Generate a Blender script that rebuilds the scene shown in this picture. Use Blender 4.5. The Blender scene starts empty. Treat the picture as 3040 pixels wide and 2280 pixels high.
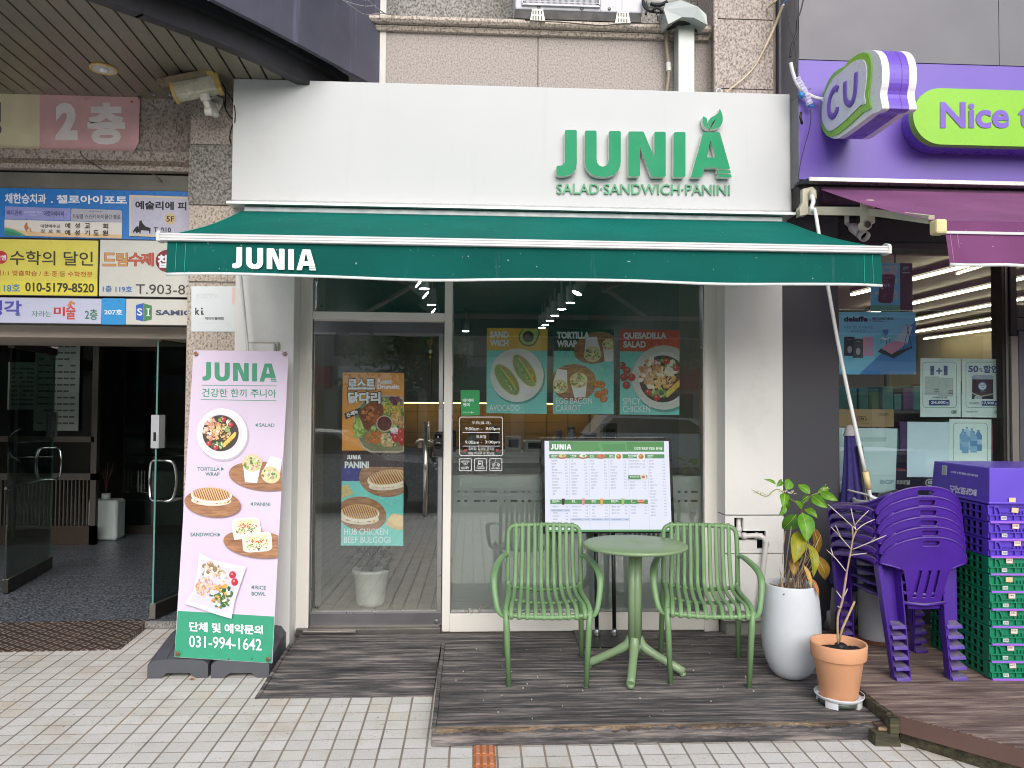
import bpy, bmesh, math, random
from math import sin, cos, pi, radians, sqrt, atan2, floor
from mathutils import Vector, Matrix
random.seed(7)
SC = bpy.context.scene
COL = SC.collection

# ---------------------------------------------------------------- camera
PSI, TH, RHO, FPX = 5.14249632e-02, 3.05468616e-02, 6.64670008e-03, 2250.0
EYE = Vector((0.0, -5.05, 1.58))
_f = Vector((sin(PSI)*cos(TH), cos(PSI)*cos(TH), sin(TH)))
_r0 = Vector((cos(PSI), -sin(PSI), 0.0))
_u0 = _r0.cross(_f)
_r = _r0*cos(RHO) + _u0*sin(RHO)
_u = _r.cross(_f)
cam_data = bpy.data.cameras.new("camera")
cam = bpy.data.objects.new("camera", cam_data)
COL.objects.link(cam)
_m = Matrix((_r, _u, -_f)).transposed().to_4x4()
_m.translation = EYE
cam.matrix_world = _m
cam_data.sensor_width = 36.0
cam_data.lens = 36.0*FPX/3040.0
cam_data.clip_start = 0.05
cam_data.clip_end = 400.0
SC.camera = cam

# ---------------------------------------------------------------- sky, sun, exposure
SUN_EL, SUN_AZ = radians(33), radians(176)
world = bpy.data.worlds.new("World")
SC.world = world
world.use_nodes = True
wn = world.node_tree
wn.nodes.clear()
sky = wn.nodes.new("ShaderNodeTexSky")
sky.sky_type = 'NISHITA'
sky.sun_disc = False
sky.sun_elevation = SUN_EL
sky.sun_rotation = SUN_AZ
sky.air_density = 1.0
sky.dust_density = 2.5
sky.ozone_density = 1.0
hs = wn.nodes.new("ShaderNodeHueSaturation")
hs.inputs['Saturation'].default_value = 0.70
bg = wn.nodes.new("ShaderNodeBackground")
bg.inputs['Strength'].default_value = 0.14
wo = wn.nodes.new("ShaderNodeOutputWorld")
wn.links.new(sky.outputs[0], hs.inputs['Color'])
wn.links.new(hs.outputs[0], bg.inputs['Color'])
wn.links.new(bg.outputs[0], wo.inputs['Surface'])
sun_d = bpy.data.lights.new("sun", 'SUN')
sun_d.energy = 1.4
sun_d.angle = radians(60)
sun_d.color = (1.0, 0.99, 0.98)
sun = bpy.data.objects.new("sun", sun_d)
COL.objects.link(sun)
_sd = Vector((sin(SUN_AZ)*cos(SUN_EL), cos(SUN_AZ)*cos(SUN_EL), sin(SUN_EL)))
sun.rotation_euler = _sd.to_track_quat('Z', 'Y').to_euler()
SC.view_settings.view_transform = 'Standard'
SC.view_settings.look = 'None'
SC.view_settings.gamma = 1.0
SC.view_settings.use_curve_mapping = False
SC.view_settings.exposure = 0.56
SC.cycles.use_denoising = True
SC.cycles.filter_width = 1.05
SC.cycles.max_bounces = 8
SC.cycles.transparent_max_bounces = 16
SC.cycles.sample_clamp_indirect = 6.0

# ---------------------------------------------------------------- measuring: a photo pixel onto a real plane
def ray(u, v):
    return _f + _r*((u-1520.0)/FPX) - _u*((v-1140.0)/FPX)
def PP(u, v, p, n):
    d = ray(u, v)
    return EYE + d*((p-EYE).dot(n)/d.dot(n))
def PY(u, v, Y):
    d = ray(u, v); return EYE + d*((Y-EYE.y)/d.y)
def PX(u, v, X):
    d = ray(u, v); return EYE + d*((X-EYE.x)/d.x)
def PZ(u, v, z):
    d = ray(u, v); return EYE + d*((z-EYE.z)/d.z)
def slope(u, v, z0, s):
    return PP(u, v, Vector((0, -1.5, z0)), Vector((0, -s, 1)))
PG = lambda u, v: slope(u, v, 0.0, 0.027)
PD = lambda u, v: slope(u, v, 0.083, 0.024)
zg = lambda y: 0.027*(y+1.5)
zd = lambda y: 0.083+0.024*(y+1.5)

# ---------------------------------------------------------------- materials
def lin(c):
    return c/12.92 if c <= 0.04045 else ((c+0.055)/1.055)**2.4
def rgb(h):
    if isinstance(h, str):
        h = h.lstrip('#')
        return tuple(lin(int(h[i:i+2], 16)/255.0) for i in (0, 2, 4))
    return tuple(h)
class NT:
    def __init__(s, m):
        m.use_nodes = True
        s.t = m.node_tree; s.t.nodes.clear()
        s.out = s.n('OutputMaterial')
        s.co = s.n('TexCoord').outputs['Object']
    def n(s, typ, **kw):
        nd = s.t.nodes.new('ShaderNode'+typ)
        for k, v in kw.items():
            if hasattr(nd, k): setattr(nd, k, v)
        return nd
    def set(s, nd, key, val):
        if hasattr(val, 'links') or hasattr(val, 'is_linked'): s.t.links.new(val, nd.inputs[key])
        else: nd.inputs[key].default_value = val
    def noise(s, scale, detail=4, co=None, rough=0.55, sc3=None):
        nd = s.n('TexNoise'); nd.inputs['Scale'].default_value = scale; nd.inputs['Detail'].default_value = detail
        nd.inputs['Roughness'].default_value = rough
        c = co or s.co
        if sc3:
            mp = s.n('Mapping'); mp.inputs['Scale'].default_value = sc3
            s.t.links.new(c, mp.inputs[0]); c = mp.outputs[0]
        s.t.links.new(c, nd.inputs['Vector'])
        return nd.outputs['Fac']
    def ramp(s, fac, stops):
        nd = s.n('ValToRGB'); e = nd.color_ramp.elements
        while len(e) < len(stops): e.new(0.5)
        for el, (p, c) in zip(e, stops):
            el.position = p
            c = (c, c, c) if isinstance(c, (int, float)) else c
            el.color = (*c[:3], 1)
        s.t.links.new(fac, nd.inputs[0]); return nd.outputs[0]
    def math(s, op, a, b=None, c=None):
        nd = s.n('Math'); nd.operation = op
        for i, x in enumerate((a, b, c)):
            if x is not None: s.set(nd, i, x)
        return nd.outputs[0]
    def mix(s, fac, a, b, blend='MIX'):
        nd = s.n('MixRGB'); nd.blend_type = blend
        s.set(nd, 0, fac)
        for i, x in ((1, a), (2, b)):
            if isinstance(x, tuple): x = (*x[:3], 1)
            s.set(nd, i, x)
        return nd.outputs[0]
    def bump(s, h, strength=0.3, dist=0.01):
        nd = s.n('Bump'); nd.inputs['Strength'].default_value = strength; nd.inputs['Distance'].default_value = dist
        s.t.links.new(h, nd.inputs['Height']); return nd.outputs[0]
    def bsdf(s, col, rough=0.5, metal=0.0, normal=None, spec=0.5, **kw):
        b = s.n('BsdfPrincipled')
        if isinstance(col, tuple): col = (*col[:3], 1)
        s.set(b, 'Base Color', col); s.set(b, 'Roughness', rough); s.set(b, 'Metallic', metal)
        s.set(b, 'Specular IOR Level', spec)
        if normal is not None: s.t.links.new(normal, b.inputs['Normal'])
        for k, v in kw.items(): s.set(b, k, v)
        return b
    def end(s, sh):
        s.t.links.new(sh.outputs[0] if hasattr(sh, 'outputs') else sh, s.out.inputs['Surface'])
MATS = {}
def M(name, col='#808080', rough=0.5, metal=0.0, var=0.10, vs=6.0, bs=0.0, bscale=60, spec=0.5, emit=0.0, dirt=0.0):
    """plain painted / moulded surface with gentle tonal variation, fine bump and optional grime"""
    if name in MATS: return MATS[name]
    m = bpy.data.materials.new(name); MATS[name] = m
    t = NT(m); c = rgb(col)
    if emit:
        b = t.bsdf(tuple(x*.06 for x in c), rough, 0, None, spec)
        t.set(b, 'Emission Color', (*c, 1)); t.set(b, 'Emission Strength', emit)
        t.end(b); return m
    nz = t.noise(vs, 5)
    lo = tuple(x*(1-var) for x in c); hi = tuple(min(1, x*(1+var)) for x in c)
    colr = t.ramp(nz, [(0.3, lo), (0.7, hi)])
    if dirt:
        d = t.ramp(t.noise(vs*2.3, 8, rough=0.7), [(0.52, 0), (0.75, dirt)])
        colr = t.mix(d, colr, (0.10, 0.085, 0.065))
    rr = t.ramp(t.noise(vs*3, 3), [(0.3, max(0.02, rough-0.07)), (0.7, min(1, rough+0.07))])
    nrm = t.bump(t.noise(bscale, 3), bs, 0.004) if bs else None
    t.end(t.bsdf(colr, rr, metal, nrm, spec)); return m
def ink(col, rough=0.45):
    """printing ink or vinyl of one colour"""
    k = 'ink_'+col.lstrip('#').lower()
    return M(k, col, rough, var=0.04, vs=14)
def granite(name, a, b, c, scale=85, rough=0.6, stain=0.35):
    if name in MATS: return MATS[name]
    m = bpy.data.materials.new(name); MATS[name] = m
    t = NT(m)
    n1 = t.noise(scale, 3, rough=0.6, sc3=(1, 1, 0.8))
    col = t.ramp(n1, [(0.36, rgb(a)), (0.47, rgb(b)), (0.62, rgb(c))])
    n2 = t.noise(scale*2.6, 2)
    col = t.mix(t.ramp(n2, [(0.60, 0), (0.70, 0.55)]), col, rgb(a))
    big = t.ramp(t.noise(1.3, 6, rough=0.65, sc3=(1.6, 1, 0.5)), [(0.48, 0), (0.78, stain)])
    col = t.mix(big, col, (0.13, 0.10, 0.075), 'MIX')
    t.end(t.bsdf(col, rough, 0, t.bump(n1, 0.25, 0.003))); return m
def wood_dark(name, dark, mid, pale, wear=0.5, yscale=1.0):
    """weathered boards that run along X, worn paler in streaks"""
    if name in MATS: return MATS[name]
    m = bpy.data.materials.new(name); MATS[name] = m
    t = NT(m)
    g = t.noise(9, 8, rough=0.68, sc3=(0.30, 4.2*yscale, 4.2))
    col = t.ramp(g, [(0.37, rgb(dark)), (0.50, rgb(mid)), (0.66, rgb(pale))])
    pb = t.n('SeparateXYZ'); t.t.links.new(t.co, pb.inputs[0])
    row = t.math('FLOOR', t.math('DIVIDE', pb.outputs[1], 0.048))
    wn_ = t.n('TexWhiteNoise'); wn_.noise_dimensions = '1D'; t.t.links.new(row, wn_.inputs['W'])
    col = t.mix(0.30, col, t.ramp(wn_.outputs[0], [(0, rgb(dark)), (1, rgb(mid))]))
    w = t.ramp(t.noise(5, 10, rough=0.75, sc3=(0.5, 7, 7)), [(0.58-0.12*wear, 0), (0.72, wear)])
    col = t.mix(w, col, rgb(pale))
    fine = t.noise(60, 4, sc3=(0.06, 1.6, 1.6))
    col = t.mix(t.ramp(fine, [(0.50, 0), (0.62, 0.35)]), col, rgb(dark))
    specks = t.ramp(t.noise(140, 1), [(0.76, 0), (0.80, 0.5)])
    col = t.mix(specks, col, rgb(pale))
    t.end(t.bsdf(col, t.ramp(g, [(0.3, 0.62), (0.7, 0.85)]), 0, t.bump(t.math('ADD', g, fine), 0.35, 0.004), 0.35)); return m
def glass(name, tint=(0.86, 0.90, 0.88), base=0.07, power=4.0, dusty=0.015):
    """a thin pane: clear transmission, mirror reflection that grows at grazing angles, a little dust"""
    if name in MATS: return MATS[name]
    m = bpy.data.materials.new(name); MATS[name] = m
    t = NT(m)
    lw = t.n('LayerWeight'); lw.inputs['Blend'].default_value = 0.5
    fr = t.math('ADD', t.math('MULTIPLY', t.math('POWER', lw.outputs['Facing'], power), 1-base), base)
    tr = t.n('BsdfTransparent'); tr.inputs[0].default_value = (*tint, 1)
    gl = t.n('BsdfGlossy'); gl.inputs['Roughness'].default_value = 0.0
    gl.inputs[0].default_value = (0.95, 0.97, 0.96, 1)
    mx = t.n('MixShader'); t.set(mx, 0, fr)
    t.t.links.new(tr.outputs[0], mx.inputs[1]); t.t.links.new(gl.outputs[0], mx.inputs[2])
    df = t.n('BsdfDiffuse'); df.inputs[0].default_value = (0.6, 0.6, 0.58, 1)
    m2 = t.n('MixShader')
    t.set(m2, 0, t.ramp(t.noise(3, 6), [(0.4, dusty*0.3), (0.8, dusty*2)]))
    t.t.links.new(mx.outputs[0], m2.inputs[1]); t.t.links.new(df.outputs[0], m2.inputs[2])
    t.end(m2); return m
def cloth(name, col, trans=0.25, streak='#8fb0a6'):
    if name in MATS: return MATS[name]
    m = bpy.data.materials.new(name); MATS[name] = m
    t = NT(m); c = rgb(col)
    nz = t.noise(2.2, 6, rough=0.6)
    colr = t.ramp(nz, [(0.3, tuple(x*0.82 for x in c)), (0.7, tuple(min(1, x*1.12) for x in c))])
    st = t.ramp(t.noise(11, 6, rough=0.7, sc3=(1.4, 1.4, 0.10)), [(0.60, 0), (0.82, 0.28)])
    colr = t.mix(st, colr, rgb(streak))
    sp = t.ramp(t.noise(70, 1), [(0.775, 0), (0.79, 0.7)])
    colr = t.mix(sp, colr, (0.6, 0.65, 0.6))
    nr = t.bump(t.math('ADD', t.noise(3, 3), t.math('MULTIPLY', t.noise(300, 1), 0.06)), 0.25, 0.02)
    b = t.bsdf(colr, 0.8, 0, nr, 0.12)
    tl = t.n('BsdfTranslucent'); t.set(tl, 0, colr)
    mx = t.n('MixShader'); mx.inputs[0].default_value = trans
    t.t.links.new(b.outputs[0], mx.inputs[1]); t.t.links.new(tl.outputs[0], mx.inputs[2])
    t.end(mx); return m

# ---------------------------------------------------------------- mesh builder
TXT = {}
TSC = bpy.data.scenes.new('type_setting')   # scratch scene so that setting type stays quick; removed at the end
def text2d(body, bold=0.0):
    key = (body, bold)
    if key in TXT: return TXT[key]
    cu = bpy.data.curves.new('lettering', 'FONT'); cu.body = body; cu.resolution_u = 3; cu.offset = bold
    o = bpy.data.objects.new('lettering', cu); TSC.collection.objects.link(o)
    TSC.view_layers[0].update(); dg = TSC.view_layers[0].depsgraph
    me = bpy.data.meshes.new_from_object(o.evaluated_get(dg))
    vs = [(v.co.x, v.co.y) for v in me.vertices]; fs = [tuple(p.vertices) for p in me.polygons]
    bpy.data.objects.remove(o); bpy.data.curves.remove(cu); bpy.data.meshes.remove(me)
    if vs:
        x0 = min(a for a, b in vs); x1 = max(a for a, b in vs); y0 = min(b for a, b in vs); y1 = max(b for a, b in vs)
        vs = [((a-x0)/max(1e-6, x1-x0), (b-y0)/max(1e-6, y1-y0)) for a, b in vs]
        asp = (x1-x0)/max(1e-6, y1-y0)
    else: asp = 1
    TXT[key] = (vs, fs, asp); return TXT[key]

def wloc(o):
    p = Vector((0, 0, 0))
    while o is not None:
        p += o.location; o = o.parent
    return p
class MB:
    def __init__(s):
        s.v = []; s.f = []; s.mi = []; s.ms = []; s.sm = []
    def slot(s, m):
        if m not in s.ms: s.ms.append(m)
        return s.ms.index(m)
    def add(s, vs, fs, m, smooth=False):
        b = len(s.v); k = s.slot(m)
        s.v.extend(Vector(x) for x in vs)
        for f in fs:
            s.f.append(tuple(b+i for i in f)); s.mi.append(k); s.sm.append(smooth)
        return s
    def poly(s, pts, m): return s.add(pts, [tuple(range(len(pts)))], m)
    def hexa(s, p, m):
        """8 points: bottom 4 counter-clockwise from above, top 4"""
        return s.add(p, [(3, 2, 1, 0), (4, 5, 6, 7), (0, 1, 5, 4), (1, 2, 6, 5), (2, 3, 7, 6), (3, 0, 4, 7)], m)
    def box(s, x0, x1, y0, y1, z0, z1, m, mat=None):
        if x0 > x1: x0, x1 = x1, x0
        if y0 > y1: y0, y1 = y1, y0
        if z0 > z1: z0, z1 = z1, z0
        p = [Vector(q) for q in ((x0, y0, z0), (x1, y0, z0), (x1, y1, z0), (x0, y1, z0), (x0, y0, z1), (x1, y0, z1), (x1, y1, z1), (x0, y1, z1))]
        if mat is not None: p = [mat @ q for q in p]
        return s.hexa(p, m)
    def pbox(s, u0, v0, u1, v1, Y, depth, m):
        """a facade-parallel box whose front face on plane Y spans a pixel rectangle"""
        a = PY(u0, (v0+v1)/2, Y); b = PY(u1, (v0+v1)/2, Y); c = PY((u0+u1)/2, v0, Y); d = PY((u0+u1)/2, v1, Y)
        return s.box(a.x, b.x, Y, Y+depth, d.z, c.z, m)
    def tube(s, path, r, m, n=10, closed=False, flat=None, up=None, cap=True, smooth=True):
        """round (or flat=(w,h) oval/rect-ish) sweep along a path with parallel transport"""
        P = [Vector(p) for p in path]; N = len(P)
        R = r if isinstance(r, (list, tuple)) else [r]*N
        T = []
        for i in range(N):
            if closed: a, b = P[i-1], P[(i+1) % N]
            else: a, b = P[max(0, i-1)], P[min(N-1, i+1)]
            d = b-a
            T.append(d.normalized() if d.length > 1e-9 else Vector((0, 0, 1)))
        ref = Vector(up) if up else (Vector((0, 0, 1)) if abs(T[0].z) < 0.9 else Vector((1, 0, 0)))
        base = len(s.v); k = s.slot(m)
        nrm = (ref - T[0]*ref.dot(T[0])).normalized()
        for i in range(N):
            nrm = nrm - T[i]*nrm.dot(T[i])
            nrm = nrm.normalized() if nrm.length > 1e-6 else T[i].orthogonal().normalized()
            if up:
                q = ref - T[i]*ref.dot(T[i])
                if q.length > 0.05: nrm = q.normalized()
            bi = T[i].cross(nrm)
            for j in range(n):
                a = 2*pi*j/n + (pi/4 if n == 4 else 0)
                if flat: s.v.append(P[i] + bi*(cos(a)*flat[0]*R[i]) + nrm*(sin(a)*flat[1]*R[i]))
                else: s.v.append(P[i] + bi*(cos(a)*R[i]) + nrm*(sin(a)*R[i]))
        rng = N if closed else N-1
        for i in range(rng):
            for j in range(n):
                a = base+i*n+j; b = base+i*n+(j+1) % n
                c = base+((i+1) % N)*n+(j+1) % n; d = base+((i+1) % N)*n+j
                s.f.append((a, b, c, d)); s.mi.append(k); s.sm.append(smooth)
        if cap and not closed:
            s.f.append(tuple(base+j for j in reversed(range(n)))); s.mi.append(k); s.sm.append(False)
            s.f.append(tuple(base+(N-1)*n+j for j in range(n))); s.mi.append(k); s.sm.append(False)
        return s
    def lathe(s, prof, m, c=(0, 0, 0), n=40, sx=1.0, sy=1.0, axis=None, smooth=True, cap=True):
        c = Vector(c); base = len(s.v); k = s.slot(m)
        q = Vector((0, 0, 1)).rotation_difference(Vector(axis).normalized()) if axis is not None else None
        for (r, z) in prof:
            for j in range(n):
                a = 2*pi*j/n
                p = Vector((cos(a)*r*sx, sin(a)*r*sy, z))
                if q is not None: p = q @ p
                s.v.append(c+p)
        for i in range(len(prof)-1):
            for j in range(n):
                s.f.append((base+i*n+j, base+i*n+(j+1) % n, base+(i+1)*n+(j+1) % n, base+(i+1)*n+j)); s.mi.append(k); s.sm.append(smooth)
        if cap and prof[0][0] > 1e-5: s.f.append(tuple(base+j for j in reversed(range(n)))); s.mi.append(k); s.sm.append(False)
        if cap and prof[-1][0] > 1e-5: s.f.append(tuple(base+(len(prof)-1)*n+j for j in range(n))); s.mi.append(k); s.sm.append(False)
        return s
    def prism(s, pts, d, m, side=None, hole=None):
        """extrude a closed 3-D outline by vector d; hole: one inner outline"""
        d = Vector(d); side = side or m
        P = [Vector(p) for p in pts]
        def cap(off, flip):
            if hole is None:
                q = [p+off for p in P]
                s.poly(list(reversed(q)) if flip else q, m)
            else:
                H = [Vector(h) for h in hole]
                i0, j0 = min(((i, j) for i in range(len(P)) for j in range(len(H))), key=lambda ij: (P[ij[0]]-H[ij[1]]).length)
                loop = P[i0:]+P[:i0]+[P[i0]]+list(reversed(H[:j0+1]))+list(reversed(H[j0:]))
                q = [p+off for p in loop]
                s.poly(list(reversed(q)) if flip else q, m)
        cap(Vector((0, 0, 0)), True); cap(d, False)
        for L in ([P] if hole is None else [P, list(reversed([Vector(h) for h in hole]))]):
            nn = len(L)
            for i in range(nn):
                a, b = L[i], L[(i+1) % nn]
                s.poly([a, b, b+d, a+d], side)
        return s
    def build(s, name, parent=None, local=False, bevel=0.0, seg=2, loc=None, fix=True):
        me = bpy.data.meshes.new(name)
        o = bpy.data.objects.new(name, me); COL.objects.link(o)
        if parent is not None:
            o.parent = parent
            off = Vector((0, 0, 0)) if local else wloc(parent)
        else:
            if loc is None:
                xs = [p.x for p in s.v]; ys = [p.y for p in s.v]; zs = [p.z for p in s.v]
                loc = Vector(((min(xs)+max(xs))/2, (min(ys)+max(ys))/2, min(zs)))
            off = Vector(loc); o.location = off
            if local: off = Vector((0, 0, 0))
        me.from_pydata([p-off for p in s.v], [], s.f)
        for m in s.ms: me.materials.append(m)
        for p, k, q in zip(me.polygons, s.mi, s.sm):
            p.material_index = k; p.use_smooth = q
        if fix:
            bm = bmesh.new(); bm.from_mesh(me)
            bmesh.ops.recalc_face_normals(bm, faces=bm.faces[:])
            bm.to_mesh(me); bm.free()
        me.update()
        if bevel:
            md = o.modifiers.new('bevel', 'BEVEL'); md.width = bevel; md.segments = seg; md.limit_method = 'ANGLE'; md.angle_limit = radians(50)
        return o
def tag(o, label=None, cat=None, group=None, kind=None):
    if label: o['label'] = label
    if cat: o['category'] = cat
    if group: o['group'] = group
    if kind: o['kind'] = kind
    return o
def thing(name, loc, label, cat, group=None, rz=0.0):
    o = bpy.data.objects.new(name, None); COL.objects.link(o)
    o.empty_display_size = 0.1
    o.location = loc; o.rotation_euler = (0, 0, rz)
    return tag(o, label, cat, group)
def copy_tree(o, parent=None):
    c = o.copy(); COL.objects.link(c)
    if parent is not None: c.parent = parent
    for ch in list(o.children): copy_tree(ch, c)
    return c
def arc(c, r, a0, a1, n=8, ex=(1, 0, 0), ey=(0, 0, 1)):
    c = Vector(c); ex = Vector(ex); ey = Vector(ey)
    return [c+ex*(r*cos(a0+(a1-a0)*i/n))+ey*(r*sin(a0+(a1-a0)*i/n)) for i in range(n+1)]
def spline(pts, n=6, closed=False):
    """Catmull-Rom through points (any dimension)"""
    P = [Vector(p) for p in pts]; N = len(P); out = []
    for i in range(N if closed else N-1):
        p0 = P[(i-1) % N] if (closed or i > 0) else P[0]; p1 = P[i]; p2 = P[(i+1) % N]
        p3 = P[(i+2) % N] if (closed or i+2 < N) else P[-1]
        for k in range(n):
            t = k/n
            out.append(0.5*((2*p1)+(p2-p0)*t+(2*p0-5*p1+4*p2-p3)*t*t+(3*p1-p0-3*p2+p3)*t*t*t))
    if not closed: out.append(P[-1])
    return out

# ---------------------------------------------------------------- flat print: artwork laid on a real sheet, measured in photo pixels
class Sheet:
    def __init__(s, mb, pt, n=(0, -1, 0), inc=0.0003):
        s.mb = mb; s.p = pt; s.n = Vector(n).normalized(); s.k = 0.0; s.inc = inc
    def q(s, u, v, e=0.0): return s.p(u, v) + s.n*(s.k+e)
    def up(s): s.k += s.inc
    def poly(s, pts, m):
        s.up(); s.mb.poly([s.q(u, v) for u, v in pts], m); return s
    def rect(s, u0, v0, u1, v1, m): return s.poly([(u0, v0), (u1, v0), (u1, v1), (u0, v1)], m)
    def quad(s, a, b, c, d, m): return s.poly([a, b, c, d], m)
    def ell(s, cx, cy, rx, ry, m, rot=0.0, n=28, clip=None):
        pts = []
        for i in range(n):
            a = 2*pi*i/n; x = rx*cos(a); y = ry*sin(a)
            pts.append((cx+x*cos(rot)-y*sin(rot), cy+x*sin(rot)+y*cos(rot)))
        if clip: pts = clip2(pts, clip)
        if len(pts) > 2: s.poly(pts, m)
        return s
    def rrect(s, u0, v0, u1, v1, r, m):
        pts = []
        for cx, cy, a in ((u1-r, v0+r, -90), (u1-r, v1-r, 0), (u0+r, v1-r, 90), (u0+r, v0+r, 180)):
            for i in range(6): pts.append((cx+r*cos(radians(a+18*i)), cy+r*sin(radians(a+18*i))))
        return s.poly(pts, m)
    def line(s, pts, w, m, closed=False):
        s.up(); n = len(pts)
        for i in range(n if closed else n-1):
            (x0, y0), (x1, y1) = pts[i], pts[(i+1) % n]
            L = math.hypot(x1-x0, y1-y0) or 1; nx, ny = -(y1-y0)/L*w/2, (x1-x0)/L*w/2
            ex, ey = (x1-x0)/L*w*0.3, (y1-y0)/L*w*0.3
            s.mb.poly([s.q(x0+nx-ex, y0+ny-ey, 2e-5*i), s.q(x1+nx+ex, y1+ny+ey, 2e-5*i), s.q(x1-nx+ex, y1-ny+ey, 2e-5*i), s.q(x0-nx-ex, y0-ny-ey, 2e-5*i)], m)
        return s
    def rline(s, u0, v0, u1, v1, r, w, m):
        pts = []
        for cx, cy, a in ((u1-r, v0+r, -90), (u1-r, v1-r, 0), (u0+r, v1-r, 90), (u0+r, v0+r, 180)):
            for i in range(5): pts.append((cx+r*cos(radians(a+22.5*i)), cy+r*sin(radians(a+22.5*i))))
        return s.line(pts, w, m, True)
    def text(s, body, x0, x1, base, h, m, bold=0.0, dy=0.0):
        """bbox of the words: left x0, right x1, bottom v=base (rising by dy to the right end), height h"""
        s.up(); vs, fs, asp = text2d(body, bold)
        if x1 is None: x1 = x0+h*asp
        s.mb.add([s.q(x0+(x1-x0)*a, base+dy*a-h*b) for a, b in vs], fs, m); return s
    def rtext(s, body, cx, cy, w, h, rot, m, bold=0.0):
        s.up(); vs, fs, asp = text2d(body, bold)
        P = []
        for a, b in vs:
            x = (a-.5)*w; y = -(b-.5)*h
            P.append(s.q(cx+x*cos(rot)-y*sin(rot), cy+x*sin(rot)+y*cos(rot)))
        s.mb.add(P, fs, m); return s
    def blobs(s, cx, cy, rx, ry, n, cols, r0, r1, rot=0.0, clip=None, asp=(0.5, 1.0)):
        s.up()
        for i in range(n):
            a = random.uniform(0, 2*pi); d = sqrt(random.random())
            x = rx*d*cos(a); y = ry*d*sin(a)
            X = cx+x*cos(rot)-y*sin(rot); Y = cy+x*sin(rot)+y*cos(rot)
            r = random.uniform(r0, r1); k = random.uniform(*asp); t = random.uniform(0, pi)
            pts = []
            for j in range(7):
                b = 2*pi*j/7; q = r*random.uniform(0.75, 1.2)
                px = q*cos(b); py = q*k*sin(b)
                pts.append((X+px*cos(t)-py*sin(t), Y+px*sin(t)+py*cos(t)))
            if clip: pts = clip2(pts, clip)
            if len(pts) > 2: s.mb.poly([s.q(u, v, 6e-6*i) for u, v in pts], ink(random.choice(cols)))
        s.k += 6e-6*n
        return s
def clip2(pts, box):
    """Sutherland-Hodgman against (u0, v0, u1, v1)"""
    u0, v0, u1, v1 = box
    for ax, lim, sg in ((0, u0, 1), (0, u1, -1), (1, v0, 1), (1, v1, -1)):
        out = []
        for i in range(len(pts)):
            a, b = pts[i-1], pts[i]
            ia = (a[ax]-lim)*sg >= 0; ib = (b[ax]-lim)*sg >= 0
            if ia != ib:
                t = (lim-a[ax])/(b[ax]-a[ax])
                out.append((a[0]+(b[0]-a[0])*t, a[1]+(b[1]-a[1])*t))
            if ib: out.append(b)
        pts = out
        if not pts: break
    return pts
# the shop's five heavy letters, traced once (unit box: x 0..1, y 0 top..1 bottom)
_J = [(614, 857), (622, 853), (684, 853), (691, 860), (691, 1070), (686, 1108), (665, 1137), (630, 1152), (590, 1157), (562, 1150), (557, 1143), (557, 1096), (564, 1088), (582, 1088), (600, 1082), (612, 1064)]
_U = [(745, 864), (752, 857), (814, 857), (821, 864), (821, 1045), (826, 1070), (840, 1088), (862, 1095), (884, 1088), (897, 1070), (902, 1045), (902, 867), (909, 860), (973, 860), (980, 867), (980, 1060), (975, 1095), (960, 1124), (930, 1149), (895, 1160), (862, 1162), (825, 1158), (790, 1145), (762, 1120), (748, 1090), (744, 1055)]
_N = [(1030, 870), (1036, 863), (1122, 863), (1132, 868), (1200, 1035), (1200, 872), (1207, 865), (1268, 865), (1275, 872), (1275, 1154), (1268, 1161), (1190, 1161), (1180, 1154), (1106, 965), (1106, 1152), (1100, 1158), (1036, 1158), (1030, 1151)]
_I = [(1328, 874), (1335, 867), (1398, 867), (1405, 874), (1405, 1155), (1398, 1162), (1332, 1162), (1325, 1155)]
_A = [(1520, 874), (1527, 868), (1624, 868), (1632, 874), (1698, 1108), (1618, 1110), (1610, 1100), (1540, 1100), (1530, 1106), (1514, 1160), (1508, 1164), (1448, 1164), (1442, 1156)]
_Ah = [(1570, 920), (1576, 935), (1599, 1030), (1592, 1034), (1553, 1034), (1547, 1029), (1565, 935)]
_A2 = [(1612, 1118), (1700, 1118), (1702, 1136), (1616, 1136)]
_A3 = [(1616, 1145), (1704, 1145), (1708, 1163), (1622, 1163)]
JUNIA = [(_J, None), (_U, None), (_N, None), (_I, None), (_A, _Ah), (_A2, None), (_A3, None)]
def junia(S, x0, x1, y0, y1, m, dy=0.0):
    """flat word in a pixel box; dy lowers the right end"""
    S.up()
    for outer, hole in JUNIA:
        def f(p):
            a = (p[0]-557)/(1708-557); b = (p[1]-853)/(1164-853)
            return S.q(x0+(x1-x0)*a, y0+(y1-y0)*b+dy*a)
        if hole is None: S.mb.poly([f(p) for p in outer], m)
        else:
            i0, j0 = min(((i, j) for i in range(len(outer)) for j in range(len(hole))), key=lambda ij: math.hypot(outer[ij[0]][0]-hole[ij[1]][0], outer[ij[0]][1]-hole[ij[1]][1]))
            L = outer[i0:]+outer[:i0]+[outer[i0]]+list(reversed(hole[:j0+1]))+list(reversed(hole[j0:]))
            S.mb.poly([f(p) for p in L], m)

def Z(x0, y0, k, Y):
    """pixel frame of an enlarged crop -> facade-parallel plane Y"""
    return lambda x, y: PY(x0+k*x, y0+k*y, Y)
def X_(u, Y, v=1000): return PY(u, v, Y).x
def Z_(v, Y, u=1500): return PY(u, v, Y).z

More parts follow.
